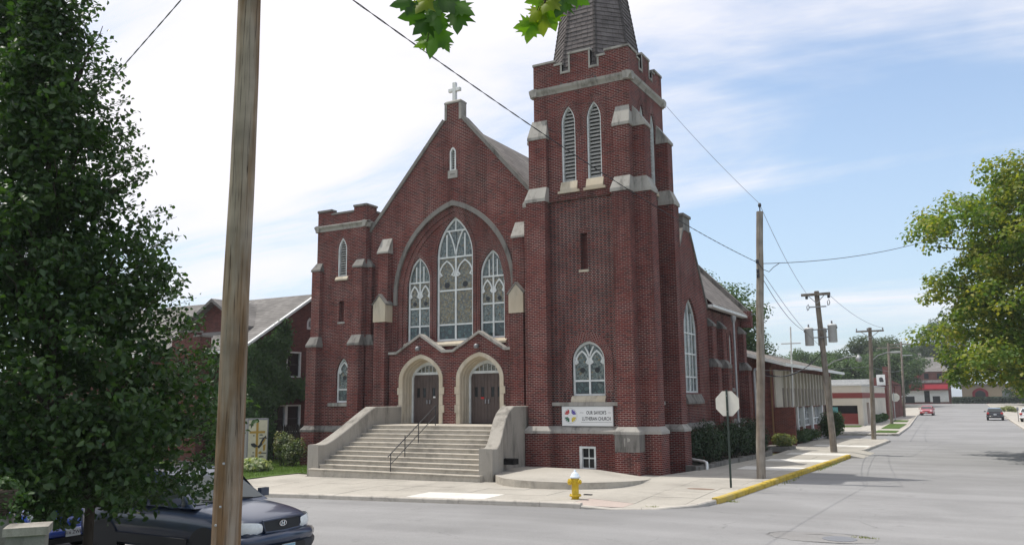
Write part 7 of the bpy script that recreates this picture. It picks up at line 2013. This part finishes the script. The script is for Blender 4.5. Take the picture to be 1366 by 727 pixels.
def emblem_h():
    q = MB(); n = 24
    for k in range(n):
        a0, a1 = 2*math.pi*k/n, 2*math.pi*(k+1)/n
        P = [(2.318, 0.085*math.cos(a)*r_, 0.80+0.052*math.sin(a)*r_) for a, r_ in ((a0, 1.0), (a1, 1.0), (a1, 0.8), (a0, 0.8))]; q.add(P, [(0, 1, 2, 3)])
    for y0 in (0.028, -0.028): q.add([(2.322, y0-0.008-0.008, 0.765), (2.322, y0+0.008-0.008, 0.765), (2.312, y0+0.008+0.010, 0.835), (2.312, y0-0.008+0.010, 0.835)], [(0, 1, 2, 3)])
    q.add([(2.320, -0.025, 0.794), (2.320, 0.025, 0.788), (2.320, 0.025, 0.806), (2.320, -0.025, 0.812)], [(0, 1, 2, 3)]); return q
suv_st = [(2.27, 0.52, 0.50, 0.84), (2.25, 0.66, 0.40, 0.89), (2.17, 0.80, 0.34, 0.925), (1.95, 0.89, 0.30, 0.98), (1.5, 0.92, 0.29, 1.05), (1.0, 0.925, 0.29, 1.10), (0.0, 0.925, 0.29, 1.11), (-1.2, 0.925, 0.29, 1.11), (-1.95, 0.91, 0.32, 1.10), (-2.18, 0.85, 0.36, 1.06), (-2.25, 0.7, 0.44, 0.98)]
suv_gh = [(1.08, 1.06), (0.30, 1.56), (0.0, 1.65), (-0.9, 1.69), (-1.65, 1.66), (-1.95, 1.56), (-2.17, 1.06)]
def fbar(y0, y1, z0, z1, x0, x1): return MB().box(x0, x1, y0, y1, z0, z1)
suv_ex = [
    ('grille', M['black'], lambda: MB().add([(2.315, -0.38, 0.685), (2.315, 0.38, 0.685), (2.285, 0.43, 0.865), (2.285, -0.43, 0.865), (2.15, -0.38, 0.685), (2.15, 0.38, 0.685), (2.15, 0.43, 0.865), (2.15, -0.43, 0.865)], [(0, 1, 2, 3), (0, 4, 5, 1), (3, 2, 6, 7), (1, 5, 6, 2), (0, 3, 7, 4)]), {}),
    ('grille_frame', M['suv'], lambda: MB().tube([(2.28, -0.455, 0.875), (2.31, -0.40, 0.685), (2.33, 0, 0.672), (2.31, 0.40, 0.685), (2.28, 0.455, 0.875), (2.295, 0, 0.885), (2.28, -0.455, 0.875)], 0.02, 8), {}),
    ('emblem', M['chrome'], emblem_h, {}),
    ('bumper', M['suv'], lambda: MB().tube([(1.75, -0.93, 0.53), (2.1, -0.89, 0.54), (2.28, -0.62, 0.55), (2.34, 0, 0.56), (2.28, 0.62, 0.55), (2.1, 0.89, 0.54), (1.75, 0.93, 0.53)], [0.06, 0.10, 0.115, 0.115, 0.115, 0.10, 0.06], 10), {}),
    ('bumper_cladding', M['trim'], lambda: MB().tube([(1.75, -0.93, 0.40), (2.1, -0.885, 0.40), (2.27, -0.62, 0.38), (2.32, 0, 0.37), (2.27, 0.62, 0.38), (2.1, 0.885, 0.40), (1.75, 0.93, 0.40)], [0.07, 0.11, 0.13, 0.13, 0.13, 0.11, 0.07], 10), {}),
    ('air_intake', M['black'], lambda: MB().box(2.36, 2.452, -0.42, 0.42, 0.33, 0.46), {}),
    ('side_moulding', M['trim'], lambda: MB().box(-1.0, 1.0, -0.955, -0.92, 0.40, 0.56), {}), ('side_moulding', M['trim'], lambda: MB().box(-1.0, 1.0, 0.92, 0.955, 0.40, 0.56), {}),
    ('door_handle', M['chrome'], lambda: MB().box(-0.45, -0.27, -0.95, -0.93, 0.92, 0.95).box(-1.35, -1.17, -0.95, -0.93, 0.92, 0.95), {}),
    ('roof_rail', M['trim'], lambda: MB().tube([(-0.1, -0.62, 1.70), (-1.7, -0.62, 1.71)], 0.02, 6), {}), ('roof_rail', M['trim'], lambda: MB().tube([(-0.1, 0.62, 1.70), (-1.7, 0.62, 1.71)], 0.02, 6), {}),
    ('wiper', M['black'], lambda: MB().tube([(1.03, 0.5, 1.12), (0.93, -0.2, 1.20)], 0.012, 5).tube([(1.05, -0.1, 1.11), (0.95, -0.62, 1.18)], 0.012, 5), {}),
    
]
for s in (-1, 1):
    suv_ex += [('headlight', M['lamp'], (lambda s=s: lens(s)), {}),
               ('fog_lamp', M['lamp'], (lambda s=s: ell((2.30, s*0.66, 0.40), (0.06, 0.075, 0.06))), {}),
               ('mirror', M['suv'], (lambda s=s: MB().box(0.70, 0.80, *sorted((s*0.93, s*1.13)), 1.09, 1.24)), {})]
SUVP = (-13.2, 11.05, rz(-12.9, 11))
suvt, bl_, Wc = car('suv', 'dark blue compact SUV parked in tree shade behind the wooden pole', SUVP, 0.0, M['suv'], suv_st, suv_gh, (1.42, -1.32), 0.35, 0.925,
    {'side_windows': [(0.85, -0.15, 0.42, -0.12), (-0.22, -1.15, -0.22, -1.1), (-1.25, -1.95, -1.2, -1.75)], 'extra': suv_ex}, 'SUV', low=True)
pb = bl_(MB().box(2.452, 2.47, -0.155, 0.155, 0.315, 0.465), 'licence_plate', M['plate'])
bl_(MB().box(2.47, 2.473, -0.15, 0.15, 0.425, 0.46), 'plate_band', M['plate_b'], pb)
bl_(MB().box(2.47, 2.474, -0.12, -0.10, 0.335, 0.41).box(2.47, 2.474, -0.075, -0.05, 0.335, 0.41).box(2.47, 2.474, -0.02, 0.0, 0.335, 0.41).box(2.47, 2.474, 0.03, 0.055, 0.335, 0.41).box(2.47, 2.474, 0.085, 0.105, 0.335, 0.41), 'plate_mark', M['ink'], pb)
blue_st = [(2.02, 0.40, 0.40, 0.60), (1.98, 0.60, 0.30, 0.70), (1.85, 0.76, 0.26, 0.80), (1.5, 0.85, 0.24, 0.93), (1.0, 0.86, 0.24, 1.0), (0.2, 0.86, 0.24, 0.98), (-1.0, 0.86, 0.24, 0.98), (-1.6, 0.83, 0.28, 0.93), (-1.9, 0.7, 0.34, 0.82), (-2.02, 0.5, 0.42, 0.7)]
blue_gh = [(0.95, 0.95), (0.30, 1.36), (-0.05, 1.46), (-0.55, 1.48), (-1.05, 1.38), (-1.75, 0.93)]
bex = [('bumper', M['bluecar'], lambda: MB().tube([(1.55, -0.86, 0.42), (1.88, -0.72, 0.43), (2.04, -0.4, 0.44), (2.09, 0, 0.44), (2.04, 0.4, 0.44), (1.88, 0.72, 0.43), (1.55, 0.86, 0.42)], [0.05, 0.08, 0.09, 0.09, 0.09, 0.08, 0.05], 10), {}),
       ('air_intake', M['black'], lambda: MB().box(1.95, 2.08, -0.55, 0.55, 0.22, 0.33), {}), ('hood_shell', M['bluecar'], lambda: ell((1.35, 0, 0.84), (0.68, 0.62, 0.19)), {})]
for s in (-1, 1): bex += [('headlight', M['lamp'], (lambda s=s: ell((1.76, s*0.62, 0.70), (0.10, 0.135, 0.135))), {}), ('fender', M['bluecar'], (lambda s=s: ell((1.25, s*0.72, 0.62), (0.62, 0.19, 0.31))), {}), ('mirror', M['bluecar'], (lambda s=s: ell((0.62, s*0.95, 1.02), (0.07, 0.1, 0.07))), {})]
BP = (-18.55, 10.75, rz(-18, 10.7))
bt, bl2, Wb = car('blue_car', 'rounded bright blue car parked under the leaves behind the SUV', BP, 0.0, M['bluecar'], blue_st, blue_gh, (1.25, -1.26), 0.31, 0.86, {'side_windows': [(0.75, -0.35, 0.30, -0.35), (-0.42, -1.25, -0.42, -0.95)], 'extra': bex})
pb = bl2(MB().box(2.165, 2.18, -0.155, 0.155, 0.36, 0.51), 'licence_plate', M['plate'])
text('plate_number', '816 ZWR', M['ink'], bt, (BP[0]+2.183, BP[1], BP[2]+0.435), (R(90), 0, R(90)), 0.095, ext=0.001)
def smallcar(name, label, pos, head, paint, rear=False, wagon=False):
    st_ = [(2.15, 0.55, 0.42, 0.66), (2.05, 0.76, 0.30, 0.74), (1.6, 0.85, 0.26, 0.86), (0.9, 0.87, 0.25, 0.94), (-0.8, 0.87, 0.25, 0.95), (-1.6, 0.86, 0.27, 0.96), (-2.05, 0.8, 0.34, 0.92), (-2.15, 0.62, 0.44, 0.8)]
    gh_ = [(0.95, 0.92), (0.2, 1.32), (-0.2, 1.42), (-0.9, 1.42), (-1.3 if not wagon else -1.7, 1.34), (-1.85 if not wagon else -2.08, 0.93)]
    ex_ = []
    for s in (-1, 1):
        ex_ += [('headlight', M['lamp'], (lambda s=s: ell((2.02, s*0.6, 0.66), (0.1, 0.17, 0.07))), {}), ('tail_light', M['tail'], (lambda s=s: ell((-2.08, s*0.68, 0.80), (0.07, 0.15, 0.12))), {}), ('mirror', paint, (lambda s=s: ell((0.7, s*0.97, 0.98), (0.06, 0.11, 0.07))), {})]
    ex_ += [('bumper', paint, lambda: MB().tube([(1.9, -0.8, 0.4), (2.18, -0.5, 0.42), (2.22, 0, 0.42), (2.18, 0.5, 0.42), (1.9, 0.8, 0.4)], 0.09, 8).tube([(-1.9, -0.82, 0.45), (-2.15, -0.5, 0.46), (-2.2, 0, 0.46), (-2.15, 0.5, 0.46), (-1.9, 0.82, 0.45)], 0.1, 8), {}),
            ('licence_plate', M['plate'], lambda: MB().box(2.3, 2.32, -0.15, 0.15, 0.38, 0.5).box(-2.31, -2.29, -0.15, 0.15, 0.62, 0.74), {}),
            ('grille', M['black'], lambda: MB().box(2.15, 2.2, -0.35, 0.35, 0.53, 0.62), {})]
    return car(name, label, pos, head, paint, st_, gh_, (1.3, -1.3), 0.31, 0.87, {'side_windows': [(0.8, -0.2, 0.22, -0.2), (-0.28, -1.2, -0.28, -1.0)], 'extra': ex_})
smallcar('red_car', 'small red car parked facing us at the left kerb far up street', (-7.35, 137, rz(-7.3, 137)), R(-91), M['redcar'])
smallcar('black_car', 'black hatchback seen from behind at the right kerb', (0.98, 111, rz(1, 111)), R(90), M['blackcar'], wagon=True)
smallcar('white_car', 'white car at the right edge half behind the young tree', (4.2, 101, gz(4, 101)), R(80), M['whitecar'], wagon=True)

# ------------------------------------------------------------------ stonework in the near left corner
pp = thing('concrete_post', 'square weathered concrete post with flat cap at lower left corner', 'post', (-7.54, 4.52, 1.05))
cA = R(-38)
def rotbox(cx, cy, hx, hy, z0, z1, a):
    q = MB(); ca, sa = math.cos(a), math.sin(a)
    P = [(cx+dx*ca-dy*sa, cy+dx*sa+dy*ca) for dx, dy in ((-hx, -hy), (hx, -hy), (hx, hy), (-hx, hy))]
    q.add([(a_, b_, z0) for a_, b_ in P]+[(a_, b_, z1) for a_, b_ in P], [(3, 2, 1, 0), (4, 5, 6, 7), (0, 1, 5, 4), (1, 2, 6, 5), (2, 3, 7, 6), (3, 0, 4, 7)]); return q
rotbox(-7.54, 4.52, 0.15, 0.15, 1.03, 1.56, cA).build('post_shaft', M['stone_dk'], pp)  # dark stone colours in the shade on the shaft; cap stays pale
rotbox(-7.54, 4.52, 0.175, 0.175, 1.56, 1.63, cA).build('cap', M['concrete'], pp)
t = rotbox(-8.13, 4.52, 0.22, 0.16, 1.03, 1.66, cA).build('stone_pedestal', M['stone_dk'], None); tag(t, 'low concrete pedestal under the basket planter at the far left', 'pedestal')  # darker stone in place of the shade on the pedestal
pt = thing('basket_planter', 'dark woven basket planter with trailing plant at the far left edge', 'planter', (-8.13, 4.54, 1.66))
q = MB()
for k in range(9):
    z = 1.665 + k*0.027; r_ = 0.105+0.009*k + (0.006 if k % 2 else 0)
    q.lathe((-8.13, 4.54, z), [(r_, 0), (r_+0.006, 0.013), (r_, 0.026)], 24)
q.build('basket', M['terra'], pt)
n = 260; d = rng.normal(size=(n, 3)); d /= np.linalg.norm(d, axis=1, keepdims=True); P = np.array((-8.13, 4.54, 1.94))+d*np.array((0.19, 0.19, 0.10))*(0.5+0.6*rng.random((n, 1)))
leaf_mesh('plant', M['bush'], P, d+np.array([0, 0, 0.5]), 0.055*(0.7+0.6*rng.random(n)), 0.7, True, pt)
n = 130; P = np.stack([rng.normal(-7.95, 0.13, n), rng.normal(4.58, 0.08, n), rng.uniform(1.62, 1.9, n)], 1); leaf_mesh('trailing_leaves', M['bush'], P, rng.normal(size=P.shape)+np.array([0.4, -0.5, 0.4]), 0.05*(0.7+0.6*rng.random(n)), 0.7, True, pt)

# ------------------------------------------------------------------ maple twigs hanging in from above
mt = thing('street_maple', 'maple twigs with pointed lobed leaves hanging in at the top', 'tree', (1.6, -2.6, 1.05))
MB().tube([(1.6, -2.6, 0.8), (1.6, -2.6, 1.6), (1.55, -2.5, 3.2), (1.3, -1.9, 4.6), (0.9, -1.0, 5.6)], [0.24, 0.18, 0.16, 0.14, 0.10], 12).build('trunk', M['bark'], mt)
MB().tube([(1.35, -2.0, 4.5), (0.4, 0.2, 5.1), (-0.6, 1.5, 5.15), (-1.25, 2.3, 4.95)], [0.10, 0.06, 0.04, 0.02], 8).build('limb', M['bark'], mt)
lobes = [(0.0, 0.0), (0.16, -0.10), (0.34, -0.08), (0.26, 0.06), (0.52, 0.16), (0.40, 0.24), (0.62, 0.46), (0.40, 0.42), (0.30, 0.44), (0.34, 0.62), (0.20, 0.60), (0.16, 0.74), (0.0, 1.0)]
outline = lobes + [(-a, b) for a, b in lobes[-2:0:-1]]
gl = [leafmat('maple_leaf_green', (0.055, 0.145, 0.02), (0.085, 0.19, 0.025), 0.55), leafmat('maple_leaf_dark', (0.035, 0.095, 0.018), (0.05, 0.115, 0.02), 0.45), leafmat('maple_leaf_yellow', (0.22, 0.30, 0.02), (0.30, 0.35, 0.03), 0.65), leafmat('maple_leaf_bright', (0.14, 0.28, 0.02), (0.18, 0.32, 0.025), 0.65)]
RT, UP_, BK = Vector((0.871, 0.491, 0)), Vector((0, 0, 1)), Vector((0.49, -0.86, 0))
def maple_leaf(par, c, ang, size, mat, tilt):
    """ang: direction of the tip (degrees, 0 right, 90 up); c: middle of the blade"""
    rr_ = random.Random(int(c[0]*9999))
    d = RT*math.cos(R(ang)) + UP_*math.sin(R(ang)); d = (d + BK*tilt).normalized()
    n_ = (BK + RT*rr_.uniform(-0.5, 0.5) + UP_*rr_.uniform(-0.3, 0.4)); n_ = (n_ - d*n_.dot(d)).normalized(); s_ = d.cross(n_)
    c = Vector(c); k = len(outline); rings = []
    jit = [rr_.uniform(0.93, 1.07) for _ in outline]; cup = rr_.uniform(0.10, 0.40); tw0 = rr_.uniform(-0.35, 0.35)
    def pt(a, b2):
        bend = -cup*a*a - 0.22*b2*abs(b2) + tw0*a*b2 + 0.03*math.cos(9*a)
        return tuple(c + s_*a*size + d*b2*size + n_*bend*size)
    vs = [pt(0, -0.42)]
    for f in (0.35, 0.7, 1.0):
        for (a, b), j_ in zip(outline, jit): vs.append(pt(a*j_*f, (b-0.03)*f-0.42))
    fs = [(0, i+1, (i+1) % k+1) for i in range(k)]
    for r_ in range(2): fs += [(1+r_*k+i, 1+(r_+1)*k+i, 1+(r_+1)*k+(i+1) % k, 1+r_*k+(i+1) % k) for i in range(k)]
    MB().add(vs, fs, smooth=True).build('leaf', mat, par)
    st_ = c - d*0.45*size
    return st_, d
tw = [('twig', (-1.70, 2.40, 4.30), [((-1.782, 2.336, 4.174), 200, 0.11, 1, 0.3), ((-1.752, 2.361, 4.129), 195, 0.125, 1, 0.2), ((-1.683, 2.397, 4.139), 260, 0.13, 0, 0.3), ((-1.688, 2.413, 4.030), 258, 0.165, 0, 0.15), ((-1.603, 2.448, 4.105), 268, 0.13, 1, 0.2),
        ((-1.579, 2.453, 4.150), 325, 0.12, 0, 0.2), ((-1.65, 2.438, 4.012), 300, 0.07, 0, 0.2), ((-1.735, 2.391, 4.02), 205, 0.065, 3, 0.2), ((-1.716, 2.375, 4.165), 240, 0.11, 2, 0.4), ((-1.72, 2.38, 4.085), 230, 0.12, 1, 0.3), ((-1.66, 2.40, 4.09), 275, 0.12, 0, 0.3), ((-1.63, 2.42, 4.165), 300, 0.12, 1, 0.3)]),
      ('twig', (-1.28, 2.60, 4.32), [((-1.390, 2.577, 4.088), 195, 0.10, 3, 0.2), ((-1.372, 2.587, 4.060), 255, 0.11, 3, 0.2), ((-1.345, 2.594, 4.128), 230, 0.11, 2, 0.4), ((-1.325, 2.605, 4.085), 270, 0.115, 2, 0.25), ((-1.295, 2.621, 4.108), 285, 0.12, 3, 0.2),
        ((-1.264, 2.63, 4.155), 250, 0.12, 1, 0.3), ((-1.224, 2.65, 4.185), 300, 0.09, 0, 0.2), ((-1.19, 2.67, 4.18), 320, 0.08, 0, 0.2), ((-1.352, 2.578, 4.180), 200, 0.08, 3, 0.3), ((-1.30, 2.60, 4.155), 240, 0.11, 2, 0.4)])]
for nm, top, lv_ in tw:
    tg = MB().tube([(-1.25, 2.3, 4.95), Vector(top), Vector(top)-Vector((0.02, 0, 0.12)), Vector(lv_[3][0])+Vector((0, 0, 0.07))], [0.009, 0.006, 0.004, 0.0025], 6)
    for c, ang, size, mi, tl in lv_:
        d = (RT*math.cos(R(ang)) + UP_*math.sin(R(ang)) + BK*tl).normalized(); b = Vector(c)-d*0.45*size
        j = Vector(top).lerp(Vector(lv_[3][0])+Vector((0, 0, 0.07)), max(0, min(1, (top[2]-b.z-0.05)/max(0.05, top[2]-lv_[3][0][2]))))
        tg.tube([j, (j+b)/2+Vector((0, 0, 0.012)), b], 0.0017, 5)
    tob = tg.build('twig', M['bark'], mt)
    for c, ang, size, mi, tl in lv_: maple_leaf(tob, c, ang, size*0.82, gl[mi], tl)

# ------------------------------------------------------------------ summer haze
hzb = MB().box(-2600, 2600, -900, 2700, -2.0, 32.0)
hm = bpy.data.materials.new('haze'); hm.use_nodes = True; hn = hm.node_tree; hn.nodes.clear()
pv_ = N(hn, 'ShaderNodeVolumePrincipled'); pv_.inputs['Density'].default_value = 0.0004; pv_.inputs['Color'].default_value = (0.90, 0.95, 1.0, 1); pv_.inputs['Anisotropy'].default_value = 0.2
ho = N(hn, 'ShaderNodeOutputMaterial'); L(hn, pv_, 0, ho, 'Volume')
hzo = hzb.build('haze', hm, None, kind='stuff')
SC.cycles.volume_bounces = 0
SC.cycles.volume_step_rate = 10
